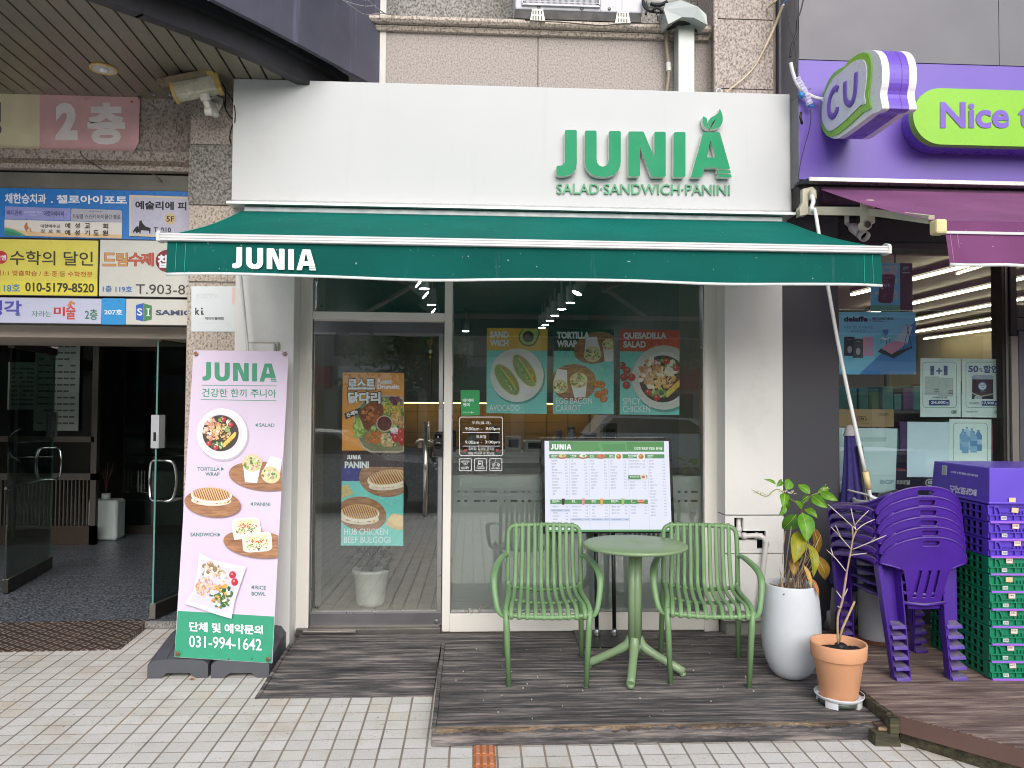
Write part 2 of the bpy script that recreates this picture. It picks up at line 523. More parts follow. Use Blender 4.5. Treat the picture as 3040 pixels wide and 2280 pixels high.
# ================================================================ SETTING
def paving_material():
    m = bpy.data.materials.new('paving_tiles'); t = NT(m)
    sp = t.n('SeparateXYZ'); t.t.links.new(t.co, sp.inputs[0])
    wob = t.math('MULTIPLY', t.math('SUBTRACT', t.noise(1.1, 2), 0.5), 0.010)
    x = t.math('DIVIDE', t.math('ADD', t.math('ADD', sp.outputs[0], 0.0935), wob), 0.1088)
    y = t.math('DIVIDE', t.math('ADD', t.math('ADD', sp.outputs[1], 1.577), wob), 0.0985)
    fx = t.math('FRACT', x); fy = t.math('FRACT', y)
    ax = t.math('ABSOLUTE', t.math('SUBTRACT', fx, 0.5)); ay = t.math('ABSOLUTE', t.math('SUBTRACT', fy, 0.5))
    jw = t.math('MULTIPLY', t.math('SUBTRACT', t.noise(7, 3), 0.5), 0.022)
    jx = t.ramp(t.math('ADD', ax, jw), [(0.449, 0), (0.461, 1)])
    jy = t.ramp(t.math('ADD', ay, jw), [(0.470, 0), (0.482, 1)])
    joint = t.math('MAXIMUM', jx, jy)
    cell = t.n('CombineXYZ'); t.t.links.new(t.math('FLOOR', x), cell.inputs[0]); t.t.links.new(t.math('FLOOR', y), cell.inputs[1])
    wn_ = t.n('TexWhiteNoise'); wn_.noise_dimensions = '3D'; t.t.links.new(cell.outputs[0], wn_.inputs['Vector'])
    base = t.ramp(wn_.outputs[0], [(0, rgb('#c9c6c0')), (0.5, rgb('#d0cdc8')), (0.9, rgb('#d6d4d0')), (1, rgb('#ccc6b9'))])
    base = t.mix(t.ramp(t.noise(150, 2), [(0.60, 0), (0.70, 0.50)]), base, rgb('#6f6a64'))
    base = t.mix(t.ramp(t.noise(420, 1), [(0.62, 0), (0.72, 0.30)]), base, rgb('#e8e4dd'))
    base = t.mix(t.ramp(t.noise(2.6, 8, rough=0.7), [(0.52, 0), (0.76, 0.48)]), base, rgb('#a68a58'))
    base = t.mix(t.ramp(t.noise(38, 2), [(0.70, 0), (0.735, 0.55)]), base, rgb('#5a544d'))
    base = t.mix(t.ramp(t.noise(0.9, 6, rough=0.7), [(0.5, 0), (0.8, 0.30)]), base, rgb('#8d8781'))
    base = t.mix(t.ramp(t.noise(20, 8, rough=0.8), [(0.64, 0), (0.74, 0.35)]), base, rgb('#6a6158'))
    jc = t.ramp(t.noise(3, 6), [(0.35, rgb('#7f756c')), (0.55, rgb('#92877a')), (0.72, rgb('#a08358'))])
    col = t.mix(joint, base, jc)
    h = t.math('SUBTRACT', t.math('MULTIPLY', t.noise(90, 3), 0.25), joint)
    t.end(t.bsdf(col, t.mix(joint, (0.62,)*3, (0.9,)*3), 0, t.bump(h, 0.5, 0.006), 0.35)); return m
def asphalt_material():
    m = bpy.data.materials.new('asphalt'); t = NT(m)
    c = t.ramp(t.noise(90, 4), [(0.3, 0.055), (0.7, 0.13)])
    c = t.mix(t.ramp(t.noise(0.7, 6), [(0.45, 0), (0.7, 0.5)]), c, (0.10, 0.095, 0.085))
    t.end(t.bsdf(c, 0.85, 0, t.bump(t.noise(120, 3), 0.4, 0.005), 0.3)); return m
g = MB(); am = asphalt_material()
g.box(-150, 150, -150, 150, -0.9, -0.24, am)
tag(g.build('road', loc=(0, 0, 0)), kind='structure')
g = MB()
pm = paving_material()
g.hexa([(-14, -7.2, zg(-7.2)-.12), (16, -7.2, zg(-7.2)-.12), (16, .62, zg(.62)-.12), (-14, .62, zg(.62)-.12), (-14, -7.2, zg(-7.2)), (16, -7.2, zg(-7.2)), (16, .62, zg(.62)), (-14, .62, zg(.62))], pm)
tag(g.build('paving', loc=(0, 0, 0)), kind='structure')
g = MB(); kc = granite('kerb_stone', '#6f6c68', '#a09c96', '#b8b4ad', 60)
g.box(-14, 16, -7.42, -7.205, -0.30, zg(-7.2)+.004, kc)
tag(g.build('kerb', loc=(0, 0, 0), bevel=.012), kind='structure')
# two ribbed orange warning tiles let into the paving
g = MB(); om = M('tactile_orange', '#b26a35', .6, var=.2, vs=20, bs=.2); om2 = M('tactile_ribs', '#b98068', .55, var=.15, vs=30)
a = PG(1403, 2218); 
for k in range(3):
    x0, y1 = a.x+.004, a.y+.008-k*.0985
    y0 = y1-.092
    zz = lambda y: zg(y)+.0045
    g.hexa([(x0, y0, zg(y0)-.01), (x0+.1005, y0, zg(y0)-.01), (x0+.1005, y1, zg(y1)-.01), (x0, y1, zg(y1)-.01), (x0, y0, zz(y0)), (x0+.1005, y0, zz(y0)), (x0+.1005, y1, zz(y1)), (x0, y1, zz(y1))], om)
    for j in range(3):
        xa = x0+.010+j*.0305
        g.hexa([(xa, y0+.008, zz(y0)-.002), (xa+.019, y0+.008, zz(y0)-.002), (xa+.019, y1-.006, zz(y1)-.002), (xa, y1-.006, zz(y1)-.002), (xa, y0+.008, zz(y0)+.005), (xa+.019, y0+.008, zz(y0)+.005), (xa+.019, y1-.006, zz(y1)+.005), (xa, y1-.006, zz(y1)+.005)], om2)
tag(g.build('tactile_pavement', bevel=.002), kind='structure')

# ================================================================ GRANITE BUILDING round the shops
gp = granite('pink_granite', '#6a615c', '#988d86', '#b3a9a1', 75, .62, .22)
gpl = granite('pale_granite', '#75695f', '#aba094', '#c4b9ac', 75, .62, .18)
gl = granite('light_granite', '#7d7571', '#948c87', '#a49c97', 95, .62, .10)
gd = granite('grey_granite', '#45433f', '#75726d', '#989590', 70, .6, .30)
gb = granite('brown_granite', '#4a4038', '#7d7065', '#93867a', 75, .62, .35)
lob = granite('lobby_granite', '#25282d', '#4a5058', '#969ea8', 60, .34, .15)
caulk = M('caulk', '#8d867e', .8, var=.2, vs=20)
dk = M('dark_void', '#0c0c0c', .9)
bld = thing('granite_building', (-1.0, .6, 0), 'speckled pink granite building around and above the sandwich shop', 'building')
b = MB()
xa, xm, xb_ = X_(880, 0), X_(1597, 0, 150), X_(2092, 0, 150)
zl = Z_(96, 0, 1500)
b.box(xa, xm-.004, 0, .06, 2.80, zl, gl); b.box(xm+.004, xb_+.1, 0, .06, 2.80, zl, gl)
b.box(xa, xb_+.1, .012, .10, 2.80, zl, caulk)
b.build('wall_panel', bld)
b = MB()   # ledge: stepped moulding
def prof(x0, x1, pts, m):
    P0 = [(x0, y, z) for y, z in pts]
    b.prism(P0, (x1-x0, 0, 0), m)
z1, z2, z3 = Z_(90, -.05), Z_(78, -.07), Z_(60, -.09)
prof(xa, xb_+.02, [(.05, z1-.012), (-.03, z1-.012), (-.045, z1+.012), (-.045, z2-.012), (-.02, z2), (-.075, z2+.004), (-.09, z3-.012), (-.09, z3+.008), (.05, z3+.02)], gpl)
b.build('ledge', bld)
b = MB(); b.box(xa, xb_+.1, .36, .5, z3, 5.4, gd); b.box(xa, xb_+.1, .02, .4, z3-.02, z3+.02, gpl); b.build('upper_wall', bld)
# right column
b = MB(); cx0, cx1 = X_(2132, -.15, 150), 2.046
zs = Z_(58, -.15, 2220)
zb_ = Z_(265, -.15, 2220)
for za, zc in ((2.75, zb_-.004), (zb_+.004, zs-.004), (zs+.004, 5.3)):
    b.box(cx0, cx1-.06, -.15, .3, za, zc, gp)
b.box(cx0+.008, cx1-.068, -.142, .3, 2.75, 5.3, caulk)
b.build('column', bld)
b = MB(); b.tube([(cx0-.012, -.138, 2.8), (cx0-.012, -.138, 5.3)], .017, gpl, 8)
b.tube([(cx1-.05, -.13, 2.8), (cx1-.05, -.13, 5.3)], .016, M('drain_pipe', '#7b7064', .6, dirt=.5), 10); b.build('corner_trim', bld)
# left column in three courses
b = MB(); lx0, lx1 = -1.829, X_(700, -.12)+.05
zc1, zc2, zc3 = Z_(430, -.12, 620), Z_(608, -.12, 620), Z_(838, -.12, 620)
b.box(lx0, lx1, -.12, .5, zc1+.004, 3.64, gp); 
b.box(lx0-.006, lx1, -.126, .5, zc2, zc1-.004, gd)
b.box(lx0, lx1, -.12, .5, zc3+.006, zc2-.006, gpl); b.box(lx0, lx1, -.12, .5, zg(-.12)-.03, zc3-.006, gpl)
b.box(lx0+.006, lx1-.01, -.113, .45, 0.03, 3.63, caulk)
b.build('column', bld)
# band over the signboards
b = MB(); za, zc, ze = Z_(512, .06, 300), Z_(452, .06, 300), 3.64
b.box(-5.5, lx0, .06, .5, zc, ze, gp)
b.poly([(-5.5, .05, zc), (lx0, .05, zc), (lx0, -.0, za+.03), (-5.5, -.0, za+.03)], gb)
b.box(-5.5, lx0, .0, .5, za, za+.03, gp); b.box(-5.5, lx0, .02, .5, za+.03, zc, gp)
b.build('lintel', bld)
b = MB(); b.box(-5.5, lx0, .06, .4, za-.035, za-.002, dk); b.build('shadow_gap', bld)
# entrance: beam, step, lobby
steel = M('brushed_steel', '#8b8782', .38, .75, var=.12, vs=3, bs=.05)
steel_dull = M('dull_steel', '#6d6a66', .45, .7, var=.2, vs=4)
beam = M('anodised_beam', '#b3a99c', .5, .1, var=.10, vs=2, dirt=.15)
b = MB(); zb0, zb1 = Z_(1003, .25, 250), Z_(962, .25, 250)
b.box(-5.5, lx0+.02, .25, 1.0, zb0, zb1+.05, beam); b.build('door_header', bld, bevel=.006)
b = MB(); b.box(-5.5, lx0+.3, .30, 7.0, -.05, .0985, M('slab_joint', '#8b8d8e', .8))
for k in range(18):
    y0 = .30+k*.36; x = -5.5-.35*(k % 2)
    while x < lx0+.3:
        x2 = min(lx0+.3, x+.8); b.box(max(-5.5, x)+.0015, x2-.0015, y0+.0015, y0+.3585, .05, .10, lob); x += .8
b.box(-5.5, lx0+.3, .285, .34, .06, .097, granite('step_granite', '#4a4a4a', '#807e7b', '#9a9894', 90)); b.build('lobby_floor', bld)
b = MB(); dw = M('lobby_wall', '#77756e', .7, var=.2, vs=2); dw2 = M('lobby_tile', '#8d867a', .5, var=.2, vs=2)
b.box(-5.5, -5.4, .3, 7, .1, 3.3, dw); b.box(-5.5, 0, 7, 7.1, .1, 3.3, dw); b.box(-1.70, -1.60, .5, 7, .1, 3.3, dw2)
b.box(-5.5, -1.6, .6, 7, 2.62, 2.7, dw)
b.build('lobby_wall', bld)
# lobby partition with railings behind the left leaf
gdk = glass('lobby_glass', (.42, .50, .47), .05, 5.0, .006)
b = MB(); fr = M('window_bar', '#4f4a44', .5, .2)
b.box(-5.4, -4.0, 3.2, 3.26, 1.18, 1.24, fr); b.box(-5.4, -4.0, 3.2, 3.26, 2.38, 2.44, fr); b.box(-4.03, -3.97, 3.2, 3.26, .1, 2.6, fr); b.box(-5.4, -3.97, 3.2, 3.26, .78, .85, fr); b.box(-5.4, -3.97, 3.2, 3.26, .1, .3, M('plinth_brown', '#33261d', .6))
for k in range(34): b.box(-5.35+k*.04, -5.337+k*.04, 3.21, 3.24, .30, .80, fr)
b.build('railing_window', bld)
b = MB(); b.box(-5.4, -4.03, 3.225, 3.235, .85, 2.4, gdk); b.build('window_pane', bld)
def glass_leaf(hx, hy, fx, fy, name='glass_door'):
    h = Vector((hx, hy, .11)); d = Vector((fx-hx, fy-hy, 0)); L = d.length; d.normalize(); n = Vector((-d.y, d.x, 0))
    T = Matrix(((d.x, n.x, 0, h.x), (d.y, n.y, 0, h.y), (0, 0, 1, h.z), (0, 0, 0, 1)))
    H = 1.93
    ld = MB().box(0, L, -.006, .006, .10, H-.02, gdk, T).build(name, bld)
    ed = M('glass_edge', '#5d8f86', .2, var=.05)
    e = MB(); e.box(L, L+.003, -.006, .006, .10, H-.02, ed, T); e.build('glass_edge', ld)
    e = MB(); e.box(0, L, -.022, .022, 0, .10, M('rail_dark', '#2c2a27', .4, .4), T); e.box(L-.001, L+.004, -.022, .022, 0, .10, steel, T); e.box(0, L, -.023, .023, .10, .106, steel, T); e.build('bottom_rail', ld)
    e = MB(); e.box(0, L, -.022, .022, H-.02, H+.04, M('rail_brown', '#5f564c', .45, .4), T); e.box(L-.001, L+.004, -.024, .024, H-.02, H+.06, steel, T); e.build('top_rail', ld)
    hn = MB()
    for sg in (-1, 1):
        p = [(L-.06, 0, .80), (L-.06, sg*.05, .80), (L-.075, sg*.085, .82), (L-.085, sg*.10, .90), (L-.085, sg*.10, .98), (L-.075, sg*.085, 1.06), (L-.06, sg*.05, 1.08), (L-.06, 0, 1.08)]
        hn.tube([T @ q for q in spline(p, 4)], .011, M('chrome', '#c8cac9', .12, 1.0, var=.03), 10)
    hn.tube([T @ Vector(q) for q in ((.1, .05, .80), (L-.06, .05, .80))], .012, M('chrome'), 10)
    hn.build('handle', ld)
    lk = MB(); lk.box(L-.05, L+.018, -.03, .03, 1.17, 1.40, M('lock_grey', '#b9bcc0', .35, .3), T); lk.box(L-.06, L-.05, -.035, .035, 1.17, 1.40, M('lock_black', '#151515', .3), T)
    lk.box(L+.018, L+.020, -.01, .01, 1.22, 1.28, M('lock_black'), T); lk.build('lock', ld, bevel=.004)
    return ld
glass_leaf(-2.0, 1.2, -2.186, .325)
glass_leaf(-3.62, 1.08, -3.78, 2.0)
# inner doors deeper in the lobby
b = MB()
for x0, x1 in ((-4.0, -3.15), (-3.12, -2.3)):
    b.box(x0, x1, 3.9, 3.91, .2, 2.2, gdk)
b.build('inner_door', bld)
b = MB()
for x0, x1 in ((-4.0, -3.15), (-3.12, -2.3)):
    b.box(x0, x1, 3.88, 3.93, .1, .2, M('rail_dark')); b.box(x0, x1, 3.88, 3.93, 2.2, 2.3, M('rail_dark'))
b.box(-2.3, -2.24, 3.87, 3.94, .1, 2.6, fr); b.box(-3.15, -3.12, 3.88, 3.93, .1, 2.3, M('lobby_tealbar', '#3e5a55', .4)); b.box(-4.0, -2.2, 3.86, 3.95, 2.3, 2.42, M('lobby_beige', '#6d6252', .5))
b.build('inner_frame', bld)
b = MB()
b.tube(spline([(-3.2, 3.86, 1.35), (-3.2, 3.8, 1.32), (-3.1, 3.78, 1.22), (-3.1, 3.78, 1.05), (-3.2, 3.8, .95), (-3.2, 3.86, .92)], 4), .014, M('chrome'), 8)
b.tube([(-3.9, 3.8, 1.0), (-2.7, 3.8, 1.0)], .012, M('chrome'), 8); b.build('handle', bld)
# notices taped to the lobby glass
paper = M('notice_paper', '#8e9a93', .7)
for (pts, lines, lab) in (((-4.62, 3.19, 1.30, .46, .96), 13, 'tall notice sheet of small print taped inside the dark entrance lobby'), ((-4.88, 3.17, 1.52, .30, .50), 9, 'small notice sheet taped beside the tall notice in the dark lobby')):
    x, y, z, w, h = pts
    n = MB(); n.box(x, x+w, y, y+.004, z, z+h, paper)
    for k in range(lines):
        zz_ = z+h-.06-k*(h-.08)/lines
        for q in range(6):
            if random.random() < .82: n.box(x+.04+q*(w-.07)/6, x+.04+(q+.82)*(w-.07)/6, y-.002, y, zz_-.018, zz_, ink('#3b4744'))
    tag(n.build('notice'), lab, 'notice')
# jug with a dry sprig standing on the lobby floor
p = PZ(312, 1600, .10)
j = thing('water_jug', (p.x, p.y, .10), 'translucent white plastic jug with a dry sprig on the lobby floor', 'jug')
jm = M('jug_plastic', '#c3cfce', .4, var=.06)
q = MB(); q.box(-.17, .17, -.11, .11, 0, .44, jm); q.build('body', j, local=True, bevel=.035, seg=4)
MB().lathe([(.045, .435), (.045, .50), (0, .502)], jm, n=20).build('neck', j, local=True)
sg = MB()
for k in range(9):
    a = random.uniform(0, 6.28); sg.tube(spline([(0, 0, .5), (.02*cos(a), .02*sin(a), .65), (.07*cos(a), .07*sin(a), .74+random.random()*.12)], 3), [.005]*6+[.002], M('dry_sprig', '#4a2f2a', .8), 5)
sg.build('sprig', j, local=True)
# checker-plate ramp in front of the lobby step
def checker_material():
    m = bpy.data.materials.new('checker_plate'); t = NT(m)
    def ribs(ang):
        mp = t.n('Mapping'); mp.inputs['Rotation'].default_value = (0, 0, radians(ang)); mp.inputs['Scale'].default_value = (1, 1, 0)
        t.t.links.new(t.co, mp.inputs[0]); sp = t.n('SeparateXYZ'); t.t.links.new(mp.outputs[0], sp.inputs[0])
        fx = t.math('FRACT', t.math('DIVIDE', sp.outputs[0], .062)); fy = t.math('FRACT', t.math('DIVIDE', sp.outputs[1], .031))
        dx = t.math('DIVIDE', t.math('ABSOLUTE', t.math('SUBTRACT', fx, .5)), .40); dy = t.math('DIVIDE', t.math('ABSOLUTE', t.math('SUBTRACT', fy, .5)), .20)
        d = t.math('ADD', t.math('POWER', dx, 2.0), t.math('POWER', dy, 2.0))
        return t.ramp(d, [(.55, 1), (.95, 0)])
    h = t.math('MAXIMUM', ribs(28), t.math('MULTIPLY', ribs(-62), .8))
    c = t.ramp(t.noise(5, 7, rough=.7), [(.35, rgb('#4a3f3a')), (.6, rgb('#5a4a42')), (.75, rgb('#75553f'))])
    c = t.mix(t.math('MULTIPLY', h, .8), c, rgb('#a59a93'))
    t.end(t.bsdf(c, .5, .35, t.bump(h, .8, .006), .5)); return m
r = MB(); cm = checker_material()
A, B_, C_, D_ = PG(-260, 1942), PG(355, 1930), PZ(440, 1838, .104), PZ(-200, 1853, .104)
A.z += .006; B_.z += .006
dn = Vector((0, 0, .03))
r.hexa([A-dn*.2, B_-dn*.2, C_-dn*2.2, D_-dn*2.2, A, B_, C_, D_], cm)
tag(r.build('ramp_plate'), 'rusty brown checker-plate ramp leading up to the dark entrance', 'ramp')

# ---------------------------------------------------------------- curved canopy over the entrance
can = thing('entrance_canopy', (-2.2, -.4, 3.55), 'curved dark metal canopy with slatted soffit over the left entrance', 'canopy')
zs_ = 3.62
edge_px = [(319, 0), (412, 34), (490, 62), (567, 91), (645, 122), (715, 151), (776, 177), (845, 213), (892, 237)]
edge = [PZ(u, v, zs_) for u, v in edge_px]
d0 = (edge[0]-edge[2]).normalized()
edge = [edge[0]+d0*2.6+Vector((-.5, -.3, 0)), edge[0]+d0*1.2+Vector((-.08, -.05, 0))]+edge
edge.append(Vector((-.93, .02, zs_)))
soff = M('soffit_slat', '#827a6c', .35, .35, var=.12, vs=1.5)
s = MB()
sd_ = (PZ(20, 0, zs_)-PZ(323, 285, zs_)); sd_.z = 0; sd_.normalize()
sn = Vector((-sd_.y, sd_.x, 0))
back = [Vector((-.93, .06, zs_)), Vector((-6, .06, zs_)), Vector((-6, -5, zs_))]
loop = [Vector((e.x, e.y, zs_)) for e in edge]+back
cl = [((p.dot(sd_)), (p.dot(sn))) for p in loop]
lo = min(c[1] for c in cl); hi = max(c[1] for c in cl); w = .1005
k0 = floor(lo/w)
off = (PZ(323, 285, zs_).dot(sn)) % w
for i in range(int((hi-lo)/w)+2):
    a0 = (k0+i)*w+off
    seg = clip2(cl, (-50, a0+.006, 50, a0+w-.006))
    if len(seg) > 2:
        pts = [sd_*p+sn*q+Vector((0, 0, zs_)) for p, q in seg]
        s.prism(pts, (0, 0, .012), soff)
s.build('soffit', can)
s = MB(); s.poly([p+Vector((0, 0, .03)) for p in loop], dk); s.build('soffit_backing', can)
cf = bpy.data.materials.new('canopy_metal'); t = NT(cf)
c1 = t.ramp(t.noise(2.2, 5), [(.3, rgb('#4a4954')), (.7, rgb('#5c5b68'))]); c1 = t.mix(t.ramp(t.noise(5, 7, rough=.7, sc3=(1.6, 1.6, .10)), [(.54, 0), (.72, .55)]), c1, rgb('#8f8fa6')); c1 = t.mix(t.ramp(t.noise(9, 8, rough=.75, sc3=(1.4, 1.4, .12)), [(.60, 0), (.75, .5)]), c1, rgb('#2c2a2c'))
t.end(t.bsdf(c1, .42, .25, None, .4))
cf2 = M('canopy_trim', '#3a383b', .45, .4, var=.2, vs=3, dirt=.3)
def curb(pts, d0_, d1_, z0, z1, m):
    """vertical curved band between two outward offsets of the canopy edge"""
    q = MB(); n = len(pts)
    def offs(d):
        out = []
        for i in range(n):
            a = pts[max(0, i-1)]; c = pts[min(n-1, i+1)]; tt = (c-a); tt.z = 0; tt.normalize()
            out.append(pts[i]+Vector((-tt.y, tt.x, 0))*d*-1)
        return out
    I = offs(d0_); O = offs(d1_)
    for i in range(n-1):
        p = [I[i], O[i], O[i+1], I[i+1]]
        q.hexa([Vector((a.x, a.y, z0)) for a in p]+[Vector((a.x, a.y, z1)) for a in p], m)
    return q
# direction test: outward is toward the street (-y)
es = spline(edge, 4)
def side(pts):
    i = len(pts)//2; tt = pts[i+1]-pts[i-1]; nn = Vector((tt.y, -tt.x, 0)); return 1 if nn.y < 0 else -1
sgn = side(es)
curb(es, -.02*sgn, .05*sgn, zs_-.03, zs_+.09, cf2).build('drip_edge', can)
curb(es, .02*sgn, .10*sgn, zs_+.09, zs_+.15, M('canopy_dark', '#1b1a1b', .5)).build('recess', can)
fpx = [(545, -40), (620, 2), (700, 43), (770, 78), (834, 112), (893, 143), (950, 174), (1010, 207), (1069, 242)]
zf_ = 3.71
fe = [PZ(u, v, zf_) for u, v in fpx]
d0 = (fe[0]-fe[2]).normalized()
fe = [fe[0]+d0*2.4+Vector((-.5, -.25, 0)), fe[0]+d0*1.0+Vector((-.06, -.03, 0))]+fe[:-1]+[Vector((-.655, .03, zf_))]
curb(spline(fe, 4), 0, .03*side(spline(fe, 4)), zf_, 5.2, cf).build('fascia_band', can)
s = MB(); s.pbox(1128, -60, 1146, 262, -.006, .03, M('white_caulk', '#c9c7c2', .7, var=.1)); s.build('caulk_strip', can)
dl = thing('downlight', PZ(307.5, 202, zs_), 'round yellowed downlight recessed in the slatted soffit', 'light')
L = MB(); L.lathe([(.060, .002), (.064, -.012), (.078, -.012), (.080, .0), (.060, .002)], M('downlight_trim', '#c8a869', .5), n=32, cap=False); L.build('trim', dl, local=True)
L = MB(); L.lathe([(.0, -.004), (.03, -.006), (.045, -.008), (.061, -.0105)], M('reflector', '#c9c8c4', .2, .3, var=.05), n=32, cap=False); L.build('reflector', dl, local=True)
L = MB(); L.lathe([(.0, -.026), (.018, -.022), (.026, -.012), (.022, -.005)], M('lamp_bulb', '#e6e5e2', .25), n=20); L.build('bulb', dl, local=True)

# ================================================================ SANDWICH SHOP
shop = thing('sandwich_shop', (.3, 0, .118), 'sandwich shop front with cream pillars, glass door and wide window', 'shop')
cream = M('cream_paint', '#e3e2de', .45, var=.045, vs=1.6, bs=.03, dirt=.10)
framem = M('frame_paint', '#e3dfd7', .40, var=.03, vs=1.5, dirt=.06)
alu = M('aluminium', '#9b9a9b', .32, .7, var=.06, vs=4)
px0, px1 = X_(696, -.21), X_(872.5, -.21)
qx0, qx1 = X_(2152, -.21), 2.018
TOP = 2.95
b = MB(); b.box(px0, px1, -.21, .10, zg(-.21)-.02, TOP, cream); b.build('pillar', shop, bevel=.004)
# right pillar: a facing with cut-outs for the drain, concrete foot
def faced(x0, x1, z0, z1, holes, y, th, m):
    b = MB(); xs = sorted({x0, x1, *[h[0] for h in holes], *[h[1] for h in holes]}); zs = sorted({z0, z1, *[h[2] for h in holes], *[h[3] for h in holes]})
    for i in range(len(xs)-1):
        for k in range(len(zs)-1):
            mx, mz = (xs[i]+xs[i+1])/2, (zs[k]+zs[k+1])/2
            if not any(h[0] < mx < h[1] and h[2] < mz < h[3] for h in holes): b.box(xs[i], xs[i+1], y, y+th, zs[k], zs[k+1], m)
    return b
def hole(u0, v0, u1, v1): return (X_(u0, -.21, 1580), X_(u1, -.21, 1580), Z_(v1, -.21, 2230), Z_(v0, -.21, 2230))
zs1, zs2, zs3 = Z_(1530, -.21, 2240), Z_(1643, -.21, 2240), Z_(1813, -.21, 2240)
holes = [hole(2180, 1537, 2207, 1604), hole(2184, 1576, 2273, 1602), hole(2247, 1600, 2268, 1629)]
b = MB(); b.box(qx0, qx1, -.208, .10, zs1+.003, TOP, cream); b.build('pillar', shop, bevel=.004)
b = faced(qx0, qx1, zs2+.003, zs1-.003, holes, -.21, .03, cream); b.box(qx0, qx1, -.209, -.18, zs3, zs2-.003, cream)
b.build('pillar_facing', shop)
b = MB(); b.box(qx0+.03, qx1-.004, -.15, .1, zs3, zs1, dk); b.box(qx0, qx0+.03, -.18, .1, zs3, zs1-.003, cream); b.build('pillar_core', shop)
conc = M('concrete_foot', '#7f8077', .7, var=.15, vs=4, dirt=.35)
b = MB(); b.box(qx0+.02, qx1-.01, -.17, .1, 0, zs3-.07, conc); b.box(qx0-.005, qx1-.01, -.195, .1, zs3-.07, zs3-.004, M('concrete_cap', '#a3a196', .7, var=.1, dirt=.2)); b.build('pillar_foot', shop)
pvc = M('pvc_pipe', '#dcdad5', .35, var=.05, dirt=.12)
pt = lambda u, v, y=-.22: PY(u, v, y)
dp = thing('drain_pipe', pt(2260, 1810), 'white plastic drain pipe elbowing out of the cream right pillar', 'pipe')
d = MB()
d.tube([pt(2193, 1530, -.165), pt(2193, 1592, -.175)], .016, pvc, 12)
d.tube(spline([pt(2193, 1575, -.18), pt(2194, 1588, -.20), pt(2212, 1591, -.22), pt(2240, 1590, -.23), pt(2262, 1594, -.24), pt(2272, 1606, -.245), pt(2273, 1625, -.245), pt(2262, 1720, -.24), pt(2252, 1812, -.235)], 4), .0155, pvc, 12)
for a, c in (((2193, 1566), (2193, 1580)), ((2203, 1590), (2216, 1591)), ((2252, 1592), (2264, 1593)), ((2273, 1607), (2273, 1619)), ((2243, 1590), (2249, 1591))):
    d.tube([pt(*a, -.215 if a[0] > 2200 else -.18), pt(*c, -.228 if a[0] > 2200 else -.185)], .0205, pvc, 14)
d.build('pipe', dp)
# frames
fy = -.05
jx0, jx1 = px1, X_(927.3, fy)
mx0, mx1 = X_(1319.5, fy), X_(1343, fy)
rx0, rx1 = X_(2091, fy), qx0
zt0, zt1 = Z_(949, fy, 1100), Z_(926, fy, 1100)
zsill = Z_(1820, fy, 1700)
b = MB(); b.box(jx0, jx1, fy, .04, .115, TOP, framem); b.box(mx0, mx1, fy, .04, .115, TOP, framem); b.box(rx0, rx1+.01, fy, .04, .10, TOP, framem)
b.box(jx1, mx0, fy+.002, .038, zt0, zt1, framem); b.box(mx1, rx0, fy+.002, .038, .112, zsill, framem)
b.box(jx1, rx0, fy+.004, .036, TOP-.1, TOP, framem)
b.build('window_frame', shop, bevel=.003)
b = MB(); b.box(rx0-.008, rx0-.001, fy+.006, .03, zsill, TOP-.1, alu); b.box(mx1+.001, mx1+.006, fy+.015, .03, zsill, TOP-.1, alu); b.box(jx1+.001, jx1+.012, fy+.01, .03, zt1, TOP-.1, alu)
b.box(mx1, rx0, fy+.012, .03, zsill, zsill+.006, alu); b.build('window_bead', shop)
gw = glass('shop_glass', (.94, .965, .95), .095, 3.6, .010)
b = MB(); b.box(mx1, rx0-.008, -.006, .0, zsill, TOP-.1, gw); b.build('window_pane', shop)
b = MB(); b.box(jx1, mx0, -.006, .0, zt1, TOP-.1, gw); b.build('transom_pane', shop)
# door
dy_ = -.035
D0, D1 = X_(932, dy_), X_(1317, dy_)
zd0, zd1 = Z_(1857, dy_, 1100), Z_(949.5, dy_, 1100)
door = MB().box(D0+.006, X_(1304, dy_), dy_+.018, dy_+.026, Z_(1820, dy_, 1100), Z_(992, dy_, 1100), gw).build('glass_door', shop)
ssd = M('door_steel', '#77767a', .36, .65, var=.20, vs=2.5, dirt=.15)
b = MB(); b.box(D0, D1, dy_, dy_+.045, Z_(988, dy_, 1100), Z_(955, dy_, 1100), ssd); b.box(D0, D1, dy_-.004, dy_+.045, Z_(955, dy_, 1100), zd1, M('door_lip', '#c9bfb6', .4)); b.box(D0, D1, dy_-.003, dy_+.045, Z_(994, dy_, 1100), Z_(988, dy_, 1100), alu)
b.build('top_rail', door)
b = MB(); b.box(D0, D1, dy_, dy_+.045, Z_(1857, dy_, 1100), Z_(1821, dy_, 1100), ssd); b.box(D0, D1, dy_-.004, dy_+.045, Z_(1821, dy_, 1100), Z_(1815.5, dy_, 1100), alu); b.box(D0, D1-.01, dy_-.004, dy_+.045, Z_(1863, dy_, 1100), Z_(1856, dy_, 1100), steel)
b.build('bottom_rail', door)
b = MB(); b.lathe([(0, 0), (.012, 0), (.017, .003), (.017, .006)], ssd, PY(1296, 1846, dy_-.006), 20, axis=(0, 1, 0)); b.build('floor_bolt', door)
b = MB(); b.box(X_(1304, dy_), D1, dy_, dy_+.045, Z_(1815, dy_, 1100), Z_(994, dy_, 1100), alu); b.box(D0, D0+.006, dy_+.004, dy_+.045, Z_(1815, dy_, 1100), Z_(994, dy_, 1100), alu); b.build('stile', door, bevel=.002)
hy = dy_-.055
ch = M('handle_steel', '#b9b2aa', .18, .95, var=.04)
b = MB(); b.tube([PY(1265, 1252, hy), PY(1261.5, 1535, hy)], .0155, ch, 16)
